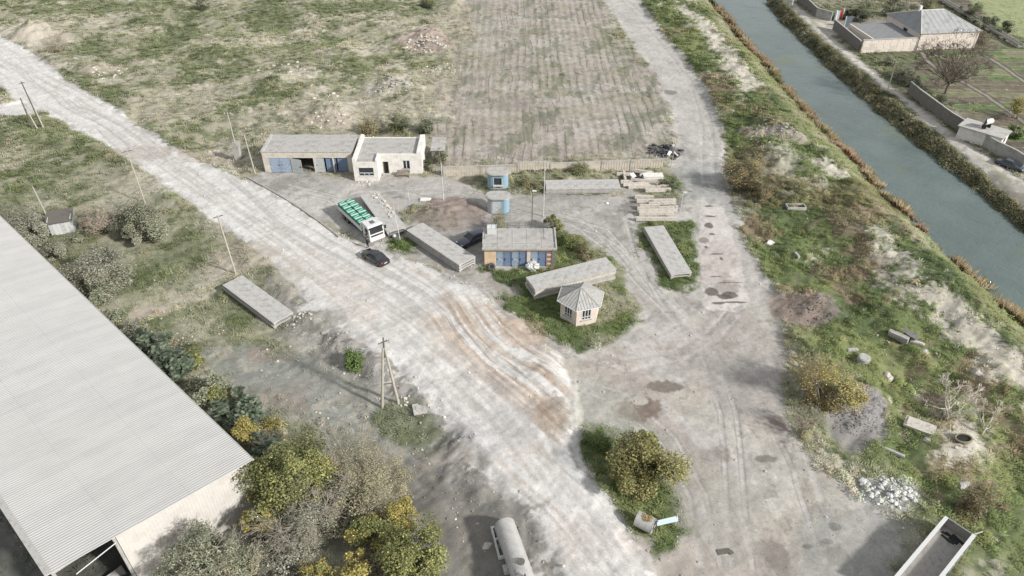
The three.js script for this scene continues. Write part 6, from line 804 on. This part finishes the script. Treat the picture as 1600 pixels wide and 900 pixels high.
const PAL = {
  dusty: [[168, 166, 146], [150, 150, 128], [186, 182, 162], [132, 134, 112]], greyGreen: [[138, 144, 116], [158, 160, 132], [112, 120, 92], [176, 174, 148]], pinkBare: [[190, 172, 152], [206, 190, 168]],
  blueGreen: [[92, 106, 84], [112, 124, 100], [70, 84, 66], [136, 146, 122]], olive: [[118, 122, 76], [142, 142, 92], [96, 102, 60], [160, 156, 106]], yellowGreen: [[130, 134, 78], [152, 152, 90], [98, 108, 60], [172, 168, 104]],
  yellow: [[186, 170, 92], [202, 186, 112], [160, 148, 76], [140, 136, 78]], autumn: [[172, 152, 108], [186, 166, 114], [158, 140, 108], [192, 174, 104], [146, 140, 106]], deep: [[82, 92, 62], [100, 108, 74], [66, 76, 50]], tan: [[172, 164, 134], [188, 178, 146], [150, 146, 112]], brown: [[134, 116, 88], [152, 130, 98], [114, 106, 72], [120, 122, 78]], green: [[92, 116, 56], [112, 134, 68], [74, 96, 44], [130, 146, 80]], bigOlive: [[132, 128, 76], [154, 146, 90], [108, 108, 62], [172, 162, 104], [120, 122, 72]],
};
for (const k in PAL) PAL[k] = PAL[k].map(c => C(...c, 0.74));
// px, py: where the photograph shows the middle of the crown; hc: its height over the ground; r: crown radius
function plant(name, label, cat, px, py, hc, r, o = {}) {
  const seed = Math.round(px * 7 + py * 13), R = rngOf(seed), base = at(px, py, hc), t = thing(name, label, cat, base, 0, o.group), segs = [];
  const ax = 0.78 + 0.4 * R(), az = 1.2 - 0.4 * R(), flatness = o.flat || 0.8, nC = o.clumps || Math.round(10 + r * 6), cl = [];
  for (let i = 0; i < nC; i++) { let x, y, z; do { x = R() * 2 - 1; y = R() * 2 - 1; z = R() * 2 - 1; } while (x * x + y * y + z * z > 1); const b = 0.55 + 0.45 * R(); const l = Math.hypot(x, y, z) || 1; const k = Math.pow(l, 0.4) / l * b; const far = R() < 0.25 ? 1.22 : 1; const th = Math.atan2(z, x), lobe = 1 + 0.2 * Math.sin(3 * th + seed) + 0.14 * Math.sin(2 * th + seed * 1.7 + y * 2); x *= lobe; z *= lobe; cl.push([x * k * r * ax * far, hc + y * k * r * flatness * far, z * k * r * az * far, r * (0.13 + 0.26 * R())]); }
  const tw = o.trunk || 0.05 + r * 0.03, stems = o.stems || 1, forkY = Math.max(0.25, hc - r * flatness * 0.75);
  const st = []; for (let s = 0; s < stems; s++) { const a = R() * 6.28, q = stems > 1 ? 0.5 : 0, x0 = Math.cos(a) * q * 0.5, z0 = Math.sin(a) * q * 0.5, x1 = Math.cos(a) * q * r * 0.5, z1 = Math.sin(a) * q * r * 0.5; const mxm = (x0 + x1) / 2 + (R() - 0.5) * 0.2, mz = (z0 + z1) / 2 + (R() - 0.5) * 0.2; segs.push([x0, -0.3, z0, mxm, forkY * 0.5, mz, tw, tw * 0.85], [mxm, forkY * 0.5, mz, x1, forkY, z1, tw * 0.85, tw * 0.7]); st.push([x1, forkY, z1]); }
  const q = new Quads(), pal = PAL[o.pal || 'olive'], spread = o.leafR || 1, pal2 = o.pal2 ? PAL[o.pal2] : null;
  const grow = (x, y, z, dx, dy, dz, len, rad, depth) => {              // bare twigs
    const l = Math.hypot(dx, dy, dz); dx /= l; dy /= l; dz /= l; const ex = x + dx * len, ey = y + dy * len, ez = z + dz * len; segs.push([x, y, z, ex, ey, ez, rad, rad * 0.65]);
    if (depth <= 0) return; const n = 2 + (R() < 0.6 ? 1 : 0); for (let i = 0; i < n; i++) grow(ex, ey, ez, dx + (R() - 0.5) * 1.3, dy + (R() - 0.4) * 1.1, dz + (R() - 0.5) * 1.3, len * (0.66 + 0.25 * R()), Math.max(rad * 0.62, o.twig || 0.012), depth - 1);
  };
  for (const c of cl) {
    const s = st[Math.floor(R() * st.length)], mxm = lerp(s[0], c[0], 0.5) + (R() - 0.5) * 0.25 * r, my = lerp(s[1], c[1], 0.45), mz = lerp(s[2], c[2], 0.5) + (R() - 0.5) * 0.25 * r, br = tw * 0.42;
    segs.push([s[0], s[1], s[2], mxm, my, mz, br * 1.2, br * 0.8], [mxm, my, mz, c[0], c[1], c[2], br * 0.8, br * 0.35]);
    if (o.bare) { for (let k = 0; k < (o.bareN || 2); k++) grow(c[0], c[1], c[2], c[0] / r + (R() - 0.5), 0.5 + (R() - 0.5), c[2] / r + (R() - 0.5), c[3] * (o.twigLen || 0.8), Math.max(br * 0.5, 0.016), o.bare); }
  }
  const fine = o.frond || (o.slim && o.slim < 0.15) ? 1 : 0.76, nL = Math.round((o.leaves === undefined ? 1500 * r : o.leaves) * (fine < 1 ? 1.6 : 1)), ls = (o.leaf || 0.2) * fine, lw = o.slim || 0.34;
  for (let i = 0; i < nL; i++) {
    const ci = Math.floor(R() * cl.length), c = cl[ci]; let x, y, z, l; do { x = R() * 2 - 1; y = R() * 2 - 1; z = R() * 2 - 1; l = x * x + y * y + z * z; } while (l > 1); const k = c[3] * 1.25 * spread; x = c[0] + x * k; y = c[1] + y * k * 0.85; z = c[2] + z * k; if (y < 0.05) continue;
    let nx = x / r * 0.6 + (R() - 0.5) * 1.3, ny = (y - hc) / r * 0.6 + 0.85 + (R() - 0.5) * 0.7, nz = z / r * 0.6 + (R() - 0.5) * 1.3; l = Math.hypot(nx, ny, nz) || 1; nx /= l; ny /= l; nz /= l;
    const a = R() * 6.283; let dx = Math.cos(a), dz = Math.sin(a), dy = (R() - 0.6) * 0.8; l = Math.hypot(dx, dy, dz); const P = pal2 && (ci % 3 === 0) ? pal2 : pal, col = P[Math.floor(R() * P.length)], v = 0.6 + 0.62 * R(), len = ls * (0.7 + 0.7 * R());
    if (o.frond) { for (let f = 0; f < 5; f++) { const b = a + (f - 2) * 0.5; q.leaf(x, y, z, Math.cos(b) * 0.9, dy * 0.6, Math.sin(b) * 0.9, len, len * 0.13, nx * 0.5, 0.9, nz * 0.5, [col[0] * v, col[1] * v, col[2] * v]); } }
    else q.leaf(x, y, z, dx / l, dy / l, dz / l, len, len * lw, nx, ny, nz, [col[0] * v, col[1] * v, col[2] * v]);
  }
  part('trunk', twigGeo(segs), o.bark || M.barkGrey, t); if (nL > 0) part('crown', q.geo(), leafMat, t); return t;
}
const GROW = 1.12; const T = (label, px, py, hc, r, o) => plant('tree', label, 'tree', px, py, hc, r, o), B = (label, px, py, hc, r, o) => plant('shrub', label, 'shrub', px, py, hc, r, o);
// beside the warehouse
B('dusty grey shrub hanging over the far end of the warehouse roof edge', 45, 358, 1.9, 3.6, { pal: 'dusty', leaf: 0.34, slim: 0.2, leaves: 18000, bare: 2, stems: 4 });
B('low dusty shrub between the roof edge and the tin shed', 86, 392, 1.3, 2.0, { pal: 'dusty', leaf: 0.32, slim: 0.16, leaves: 2600, bare: 2, stems: 3 });
B('pinkish leafless bush right of the tin shed', 158, 342, 1.9, 3.0, { pal: 'pinkBare', leaf: 0.26, slim: 0.09, leaves: 8500, bare: 3, bareN: 2, stems: 6, bark: M.barkPale });
T('rounded grey-green tree at the road side of the tin shed', 216, 350, 2.4, 3.6, { pal: 'greyGreen', pal2: 'dusty', leaf: 0.32, slim: 0.24, leaves: 15000, stems: 3, bare: 2 });
B('big silvery shrub below the pink leafless bush', 156, 424, 2.1, 4.1, { pal: 'dusty', leaf: 0.3, slim: 0.2, leaves: 18000, bare: 2, stems: 5 });
plant('plant', 'small spiky pale plant in front of the tin shed', 'plant', 116, 372, 0.5, 0.75, { pal: 'greyGreen', leaf: 0.5, slim: 0.12, leaves: 260, stems: 3 });
B('pale olive shrub along the roof edge below the silvery shrub', 152, 458, 1.5, 1.9, { pal: 'greyGreen', leaf: 0.36, slim: 0.16, leaves: 2200, stems: 3 });
B('small pale olive shrub by the roof edge above the dark blue-green tree', 178, 492, 1.3, 1.4, { pal: 'greyGreen', pal2: 'tan', leaf: 0.36, slim: 0.16, leaves: 1300, stems: 3 });
T('dark blue-green tree with frond leaves against the warehouse eave', 236, 545, 2.2, 2.8, { pal: 'blueGreen', leaf: 0.42, frond: true, leaves: 2100, stems: 3 });
T('second dark blue-green frond tree, lower along the warehouse eave', 268, 578, 2.4, 2.3, { pal: 'blueGreen', leaf: 0.42, frond: true, leaves: 1500, stems: 3 });
B('yellowish green shrub beside the dark frond trees', 300, 558, 1.2, 1.7, { pal: 'olive', pal2: 'yellowGreen', leaf: 0.24, leaves: 2000, stems: 3 });
T('mottled olive tree leaning over the middle of the warehouse eave', 322, 606, 2.5, 2.4, { pal: 'greyGreen', pal2: 'yellowGreen', leaf: 0.26, leaves: 3800, stems: 2, bare: 1 });
T('dark green tree between two yellow crowns near the roof corner', 368, 640, 2.4, 2.2, { pal: 'blueGreen', leaf: 0.4, frond: true, leaves: 1300, stems: 2, bare: 1 });
T('bright yellow crown by the warehouse roof edge', 382, 672, 3.2, 1.5, { pal: 'yellow', leaf: 0.22, leaves: 2200 });
B('low golden bush reaching out onto the bare ground', 428, 670, 1.0, 1.4, { pal: 'yellow', pal2: 'tan', leaf: 0.2, leaves: 1500, flat: 0.45, stems: 3 });
T('shadowy green tree with bare limbs just off the roof corner', 418, 706, 2.2, 2.0, { pal: 'blueGreen', leaf: 0.36, frond: true, leaves: 700, stems: 3, bare: 3 });
T('large yellow-green tree right of the warehouse corner', 455, 740, 4.6, 4.0, { pal: 'yellowGreen', pal2: 'olive', leaf: 0.26, leaves: 15000, clumps: 46, trunk: 0.2, stems: 2 });
T('golden crown at the right side of the large yellow-green tree', 496, 738, 4.2, 1.6, { pal: 'yellow', pal2: 'yellowGreen', leaf: 0.24, leaves: 2600 });
T('yellow tree in front of the warehouse end wall', 402, 808, 3.4, 1.7, { pal: 'yellow', pal2: 'yellowGreen', leaf: 0.24, leaves: 2600 });
T('wispy tan leafless tree on the bare ground side of the grove', 565, 742, 2.8, 4.4, { pal: 'tan', leaf: 0.2, slim: 0.12, leaves: 22000, bare: 2, bareN: 2, clumps: 50, stems: 4, bark: M.barkPale, twig: 0.02 });
T('grey leafless tree with tangled branches in the middle of the grove', 478, 816, 2.6, 3.5, { pal: 'dusty', leaf: 0.26, slim: 0.09, leaves: 9000, bare: 3, bareN: 3, clumps: 34, stems: 3, bark: M.barkPale, trunk: 0.16, twig: 0.022, twigLen: 0.8 });
B('dull tangled undergrowth between the leafless trees', 545, 800, 1.2, 3.2, { pal: 'tan', pal2: 'greyGreen', leaf: 0.22, leaves: 7000, bare: 2, stems: 5 });
T('yellow tree in front of the near yellow-green tree', 580, 832, 3.0, 1.9, { pal: 'yellowGreen', pal2: 'yellow', leaf: 0.24, leaves: 3600 });
T('yellow crown farthest right in the grove by the tracks', 622, 808, 3.0, 1.8, { pal: 'yellow', pal2: 'yellowGreen', leaf: 0.24, leaves: 3000 });
T('dense yellow-green tree nearest the camera beside the dark tracks', 644, 872, 3.4, 3.0, { pal: 'yellowGreen', leaf: 0.25, leaves: 9000, clumps: 36, trunk: 0.18 });
T('golden tree at the lower edge left of the dense yellow-green tree', 545, 890, 2.6, 1.7, { pal: 'yellow', leaf: 0.24, leaves: 2400 });
T('small golden tree lowest in the grove beneath the grey branches', 488, 896, 2.2, 1.3, { pal: 'yellow', pal2: 'yellowGreen', leaf: 0.24, leaves: 1500 });
T('grey-green tree shading the warehouse end wall', 318, 868, 4.4, 3.5, { pal: 'greyGreen', leaf: 0.24, slim: 0.26, leaves: 8200, clumps: 40, stems: 3, bare: 2, bark: M.barkPale });
T('thin grey-tan tree between the shading tree and the grey branches', 372, 878, 3.4, 2.0, { pal: 'tan', pal2: 'greyGreen', leaf: 0.22, slim: 0.24, leaves: 2400, bare: 3, stems: 2, bark: M.barkPale });
B('grey undergrowth at the lower edge of the grove', 440, 880, 0.8, 2.6, { pal: 'dusty', leaf: 0.22, leaves: 4200, bare: 2, stems: 5 });
B('dusty shrub between the silvery shrub and the first dark frond tree', 206, 515, 1.2, 1.5, { pal: 'dusty', pal2: 'olive', leaf: 0.28, slim: 0.2, leaves: 2600, stems: 4, bare: 2 });
B('grey-brown undergrowth between the two dark frond trees', 262, 548, 0.9, 1.8, { pal: 'tan', pal2: 'greyGreen', leaf: 0.24, leaves: 3000, stems: 5, bare: 2 });
B('mixed undergrowth below the mottled olive tree', 345, 622, 0.9, 1.9, { pal: 'greyGreen', pal2: 'olive', leaf: 0.24, leaves: 3200, stems: 5, bare: 2 });
B('tan undergrowth between the golden bush and the shadowy green tree', 400, 684, 0.9, 1.7, { pal: 'tan', pal2: 'yellowGreen', leaf: 0.22, leaves: 2600, stems: 5, bare: 2 });
B('olive undergrowth in front of the yellow end-wall tree', 430, 838, 0.9, 2.1, { pal: 'olive', pal2: 'dusty', leaf: 0.22, leaves: 3600, stems: 5, bare: 2 });
B('tangled tan undergrowth between the near yellow trees', 600, 872, 0.9, 2.0, { pal: 'tan', pal2: 'brown', leaf: 0.22, leaves: 3000, stems: 5, bare: 2 });
B('low tan scrub on the track side of the wispy tree', 622, 752, 0.6, 1.9, { pal: 'tan', leaf: 0.2, slim: 0.16, leaves: 3600, stems: 5, bare: 2 });
// in the yard
T('broad olive-yellow tree on the grass triangle between the roads', 1006, 728, 2.6, 3.7, { pal: 'bigOlive', leaf: 0.3, slim: 0.3, leaves: 12000, clumps: 26, stems: 4, flat: 0.72 });
T('olive sapling top rising behind the broad tree on the grass triangle', 1012, 690, 3.6, 1.5, { pal: 'yellowGreen', pal2: 'bigOlive', leaf: 0.3, leaves: 1400 });
B('green bush at the upper tip of the grass triangle', 932, 688, 0.8, 1.5, { pal: 'green', leaf: 0.16, leaves: 2400, stems: 4 });
T('autumn-yellow tree at the edge of the side track', 1285, 602, 2.3, 3.5, { pal: 'autumn', pal2: 'yellow', leaf: 0.2, leaves: 7500, clumps: 24, stems: 4, bare: 2 });
T('small bare sapling at the foot of the autumn-yellow tree', 1260, 660, 1.6, 1.6, { pal: 'autumn', leaf: 0.14, leaves: 160, bare: 4, stems: 2, bark: M.barkPale });
T('bare pale tree above the tilted plate and pit', 1492, 630, 2.2, 2.5, { pal: 'olive', leaf: 0.16, leaves: 420, bare: 3, stems: 3, bark: M.barkWhite, trunk: 0.13, twig: 0.024, clumps: 12 });
T('small bare tree at the right of the dark pit', 1545, 660, 1.8, 1.8, { pal: 'brown', leaf: 0.14, leaves: 130, bare: 3, stems: 1, bark: M.barkWhite, trunk: 0.12, twig: 0.022, clumps: 9 });
B('brown-leafed bush above the tipper body', 1535, 792, 1.4, 2.2, { pal: 'brown', leaf: 0.22, leaves: 3000, stems: 4, bare: 2 });
T('brownish tree standing where the levee meets the side track', 1165, 272, 2.4, 3.0, { pal: 'brown', pal2: 'autumn', leaf: 0.26, leaves: 5200, clumps: 34, stems: 3, bare: 2 });
B('olive bush right behind the brownish levee tree', 1190, 298, 1.2, 1.8, { pal: 'brown', leaf: 0.24, leaves: 2000, stems: 4 });
T('fine-leafed olive tree behind the roof of the blue garage', 781, 347, 1.7, 2.0, { pal: 'tan', pal2: 'olive', leaf: 0.16, slim: 0.2, leaves: 3000, stems: 5, bare: 2 });
T('small green tree at the right rear corner of the blue garage', 866, 346, 1.6, 1.6, { pal: 'olive', leaf: 0.22, leaves: 2200, stems: 2 });
B('tangle of green weeds right of the blue garage wall', 890, 378, 0.5, 1.8, { pal: 'olive', pal2: 'green', leaf: 0.22, leaves: 2200, stems: 5 });
B('browner weeds tapering away from the blue garage', 914, 395, 0.4, 1.5, { pal: 'brown', pal2: 'olive', leaf: 0.2, leaves: 1500, stems: 5 });
B('grey-green shrub growing over the tool shed wall', 688, 243, 1.5, 1.5, { pal: 'greyGreen', leaf: 0.22, leaves: 2200, stems: 3 });
B('thin grey shrub between the long garage and the white house', 549, 247, 1.4, 1.0, { pal: 'dusty', leaf: 0.2, leaves: 900, stems: 3, bare: 2 });
B('dark weedy shrub between the white house and the tool shed', 668, 257, 0.9, 1.0, { pal: 'deep', leaf: 0.2, leaves: 900, stems: 3 });
B('yellowish shrub behind the garage and house joint', 575, 200, 1.1, 2.2, { pal: 'autumn', pal2: 'tan', leaf: 0.24, leaves: 2200, stems: 5, bare: 2 });
B('dark olive thicket behind the white house roof', 625, 197, 1.2, 2.4, { pal: 'deep', pal2: 'olive', leaf: 0.24, leaves: 2600, stems: 5 });
B('dark olive thicket behind the tool shed', 665, 198, 1.0, 1.9, { pal: 'deep', pal2: 'greyGreen', leaf: 0.24, leaves: 1900, stems: 5 });
B('leafless bush with yellow twigs on the mound by the far road', 88, 72, 1.3, 3.0, { pal: 'tan', pal2: 'autumn', leaf: 0.2, leaves: 1800, bare: 3, stems: 6, bark: M.barkPale });
B('dark bush at the upper edge above the open grassland', 313, 8, 1.2, 2.2, { pal: 'deep', leaf: 0.24, leaves: 1800, stems: 4 });
B('dark low bush at the upper left corner of the ploughed plot', 668, 6, 1.0, 2.6, { pal: 'deep', pal2: 'olive', leaf: 0.24, leaves: 2000, stems: 5, flat: 0.5 });
B('leafy green bush on the bank just below the road edge', 552, 565, 0.7, 1.6, { pal: 'green', leaf: 0.26, leaves: 1500, stems: 4 });
B('dark weeds behind the beam heap end', 1046, 290, 0.6, 1.8, { pal: 'green', pal2: 'deep', leaf: 0.2, leaves: 2000, stems: 5 });
B('green weeds against the panel wall above the long slab stack', 905, 266, 0.5, 1.7, { pal: 'olive', leaf: 0.2, leaves: 1700, stems: 5, flat: 0.5 });
B('dark weeds between the oval booth and the long slab stack', 825, 292, 0.5, 2.0, { pal: 'olive', pal2: 'brown', leaf: 0.2, leaves: 1700, stems: 5, flat: 0.5 });
B('green clump around the thin pole by the slab ends', 622, 380, 0.35, 0.9, { pal: 'green', leaf: 0.16, leaves: 900, stems: 4, flat: 0.5 });
// across the canal
T('tall leafless tree in the vegetable plots before the walled house', 1494, 102, 6.0, 4.2, { pal: 'tan', leaf: 0.2, leaves: 1500, bare: 4, bareN: 3, clumps: 44, trunk: 0.26, flat: 1.15, bark: M.barkBrown, twig: 0.02 });
for (const [l, a, b, h, r, p] of [['dark tree behind the courtyard of the walled house', 1350, 18, 2.4, 3.0, 'deep'], ['dark tree closest to the roof of the walled house', 1398, 10, 2.6, 2.8, 'deep'], ['dark bush beyond the compound gate by the green plot', 1328, 22, 1.4, 1.8, 'deep'], ['round dark tree right of the hipped roof', 1519, 14, 2.2, 2.2, 'deep'], ['bushy tree right below the round dark tree', 1525, 34, 1.6, 1.9, 'greyGreen'], ['grey bush along the concrete channel', 1546, 32, 1.4, 2.2, 'deep'], ['small round tree near the concrete channel on the pale lawn', 1576, 42, 2.0, 1.8, 'deep'], ['yellow tree at the right border of the vegetable plots', 1594, 168, 2.2, 2.0, 'yellow'], ['green bush behind the flat-roofed hut', 1590, 205, 1.2, 1.6, 'green'], ['grey bush between the path and the house front wall', 1392, 96, 0.9, 1.7, 'greyGreen'], ['tangled grey bush next to the leaning canal path pole', 1412, 118, 1.0, 2.0, 'dusty'], ['grey bush at the upper end of the plot wall', 1428, 128, 1.0, 1.6, 'greyGreen'], ['low dark bush under the tall leafless tree', 1470, 160, 0.9, 2.0, 'deep'], ['far dark hedge tree at the upper right corner', 1450, 4, 1.8, 2.6, 'olive'], ['dark bush beside the right end of the house front', 1532, 60, 1.2, 2.0, 'brown']]) T(l, a, b, h, r, { pal: p, leaf: 0.26, leaves: Math.round(900 * r), stems: 3, bare: p === 'dusty' ? 3 : 0 });

// ------------------------------------------------------------------ grass, weeds, stones: what nobody could count
const inView = (x, z) => { const t = -z; return t > 34 && t < 215 && Math.abs(x) < 0.62 * (t * CP + 36.4 * 1) + 6; };
function scatter(name, geo, mat, n, seed, fn) {
  const mtx = [], col = [], R = rngOf(seed), m4 = new THREE.Matrix4(), qn = new THREE.Quaternion(), eu = new THREE.Euler();
  for (let i = 0; i < n; i++) { const z = -36 - 176 * Math.pow(R(), 0.85), hw = 0.7 * (-z * CP + 36.4) + 4, x = (R() * 2 - 1) * hw, r = fn(x, z, R); if (!r) continue; eu.set((R() - 0.5) * 0.3, R() * 6.28, (R() - 0.5) * 0.3); qn.setFromEuler(eu); m4.compose(V(x, height(x, z) + (r.up || 0), z), qn, V(r.s, r.s * (r.h || 1), r.s)); mtx.push(m4.clone()); col.push(new THREE.Color().setRGB(...r.c)); }
  const im = new THREE.InstancedMesh(geo, mat, mtx.length); mtx.forEach((m, i) => { im.setMatrixAt(i, m); im.setColorAt(i, col[i]); }); im.name = name; im.userData.kind = 'stuff'; im.castShadow = im.receiveShadow = true; scene.add(im); return im;
}
{
  const tuft = new Quads(), R = rngOf(4); for (let i = 0; i < 9; i++) { const a = R() * 6.28, q = R() * 0.2, l = 0.5 + 0.6 * R(); tuft.leaf(Math.cos(a) * q, 0, Math.sin(a) * q, Math.cos(a) * l, 0.9, Math.sin(a) * l, 0.2 + 0.1 * R(), 0.03, Math.cos(a) * 0.08, 1, Math.sin(a) * 0.08, [1, 1, 1]); }
  const tg = tuft.geo(); tg.deleteAttribute('color'); const tm = new THREE.MeshStandardMaterial({ color: 0xffffff, roughness: 0.95, side: THREE.DoubleSide });
  scatter('grass', tg, tm, 420000, 77, (x, z, R) => { shade(x, z); const g = grass * ss(0.25, 0.6, fb(x, z, 3) * 0.5 + fc(x, z, 1.1) * 0.5); if (R() > g * (z < -112 ? 0.65 : 0.85)) return null; const k = 1.2 + 0.6 * R(); const s = (0.7 + 0.9 * R()) * (z < -110 ? 1.3 : 1); return { s, h: 0.45 + 0.5 * R(), c: [cr * k * 1.03, cg * k * 1.05, cb * k * 0.92] }; });
  const wd = new Quads(); for (let i = 0; i < 60; i++) { let x, y, z; do { x = R() * 2 - 1; y = R(); z = R() * 2 - 1; } while (x * x + y * y + z * z > 1); const a = R() * 6.28; wd.leaf(x * 0.5, y * 0.45, z * 0.5, Math.cos(a) * 0.8, 0.3, Math.sin(a) * 0.8, 0.22, 0.045, x * 0.5, 0.7, z * 0.5, [1, 1, 1]); }
  const wg = wd.geo(); wg.deleteAttribute('color');
  scatter('weeds', wg, tm, 60000, 78, (x, z, R) => { shade(x, z); if (kind === 6) return null; const east = sdAt(RG.east, x, z) > 0, dc = -sdAt(RG.canal, x, z), g = grass * ss(0.55, 0.72, fb(x + 17, z, 5) * 0.6 + fc(x, z, 1.6) * 0.4) * (x > 24 && !east ? 0.8 : 0.5); if (R() > g || dc < 3) return null; const k = 1.1 + 0.6 * R(), w = R(); return { s: 0.6 + 0.9 * R(), h: 0.6 + 0.8 * R(), c: w < 0.6 ? [cr * k * 0.9, cg * k, cb * k * 0.8] : [cr * k * 1.2, cg * k * 1.05, cb * k * 0.9] }; });
  const shrubPal = [C(110, 110, 80), C(134, 124, 94), C(90, 97, 64), C(118, 120, 90), C(152, 140, 110), C(102, 110, 74), C(150, 148, 120)];
  scatter('bank_shrubs', wg, tm, 420000, 79, (x, z, R) => { const dc = -sdAt(RG.canal, x, z); if (dc > 3.8 || dc < 0.1) return null; if (sdAt(RG.east, x, z) <= 0 || sdAt(RG.path, x, z) > -0.4) return null; const f = fb(x, z, 4), u = fb(x + 40, z, 9); if (R() > ss(0.22, 0.5, f)) return null; const c = shrubPal[Math.floor(clamp(u * 1.5 - 0.3 + (R() - 0.5) * 0.5, 0, 0.999) * shrubPal.length)], k = 0.6 + 0.5 * R(); return { s: 0.6 + 0.9 * f + 0.6 * R(), h: 0.6 + 0.5 * f, up: R() * 0.7 * f * ss(-0.5, 1.5, dc) * ss(4.4, 2.6, dc), c: c.map(v => v * k * 1.7) }; });
  const reedPal = [C(176, 146, 118), C(150, 126, 98), C(132, 122, 84), C(190, 164, 132), C(116, 116, 76)];
  scatter('bank_reeds', tg, tm, 900000, 80, (x, z, R) => { const dc = -sdAt(RG.canal, x, z); if (dc > 2.6 || dc < -0.4 || sdAt(RG.east, x, z) > 0) return null; const f = fb(x, z, 5); if (R() > ss(0.4, 0.62, f)) return null; const c = reedPal[Math.floor(clamp(fb(x, z + 20, 7) * 1.3 - 0.15 + (R() - 0.5) * 0.4, 0, 0.999) * 5)], k = 1.0 + 0.5 * R(); return { s: 1.6 + 1.6 * R(), h: 1.0 + 1.2 * f, c: c.map(v => v * k) }; });
  scatter('brush', wg, tm, 70000, 82, (x, z, R) => { const b = sdAt(RG.brush, x, z); if (b < -1 || R() > 0.75 * ss(0.35, 0.55, fb(x, z, 4))) return null; const c = [C(140, 128, 96), C(124, 122, 80), C(108, 114, 68), C(160, 146, 112)][Math.floor(R() * 4)], k = 1.0 + 0.5 * R(); return { s: 0.7 + 0.9 * R(), h: 0.7, c: c.map(v => v * k) }; });
  const st = rock(500, 0.1, 0.065, 0.085, 0);
  scatter('scattered_stones', st, new THREE.MeshStandardMaterial({ color: 0xffffff, roughness: 0.95 }), 110000, 81, (x, z, R) => { shade(x, z); const east = sdAt(RG.east, x, z) > 0; if (east || sdAt(RG.canal, x, z) > -3) return null; const dl = sdAt(RG.low, x, z), dr = sdAt(RG.road, x, z), w = ss(0.5, 0.68, fb(x - 50, z, 6)); let p = kind === 0 ? 0.05 + 0.4 * w : kind === 2 ? 0.07 : kind === 1 ? 0.04 : 0.1; if (dl > 0 && dl < 5 && z > -82) p = 0.5; if (x > 24 && kind === 0) p *= 2.2; if (Math.abs(dr) < 0.8) p = Math.max(p, 0.35); if (R() > p) return null; const k = 0.9 + 0.5 * R(), s = 0.3 + 1.7 * Math.pow(R(), 9) + 0.4 * R(), b = kind === 0 && R() < 0.5 ? P_SCAR : [cr * 1.15, cg * 1.12, cb * 1.1]; return { s, c: [b[0] * k * 0.9, b[1] * k * 0.88, b[2] * k * 0.84], up: 0.01 }; });
}
scene.updateMatrixWorld(true);
renderer.render(scene, camera);
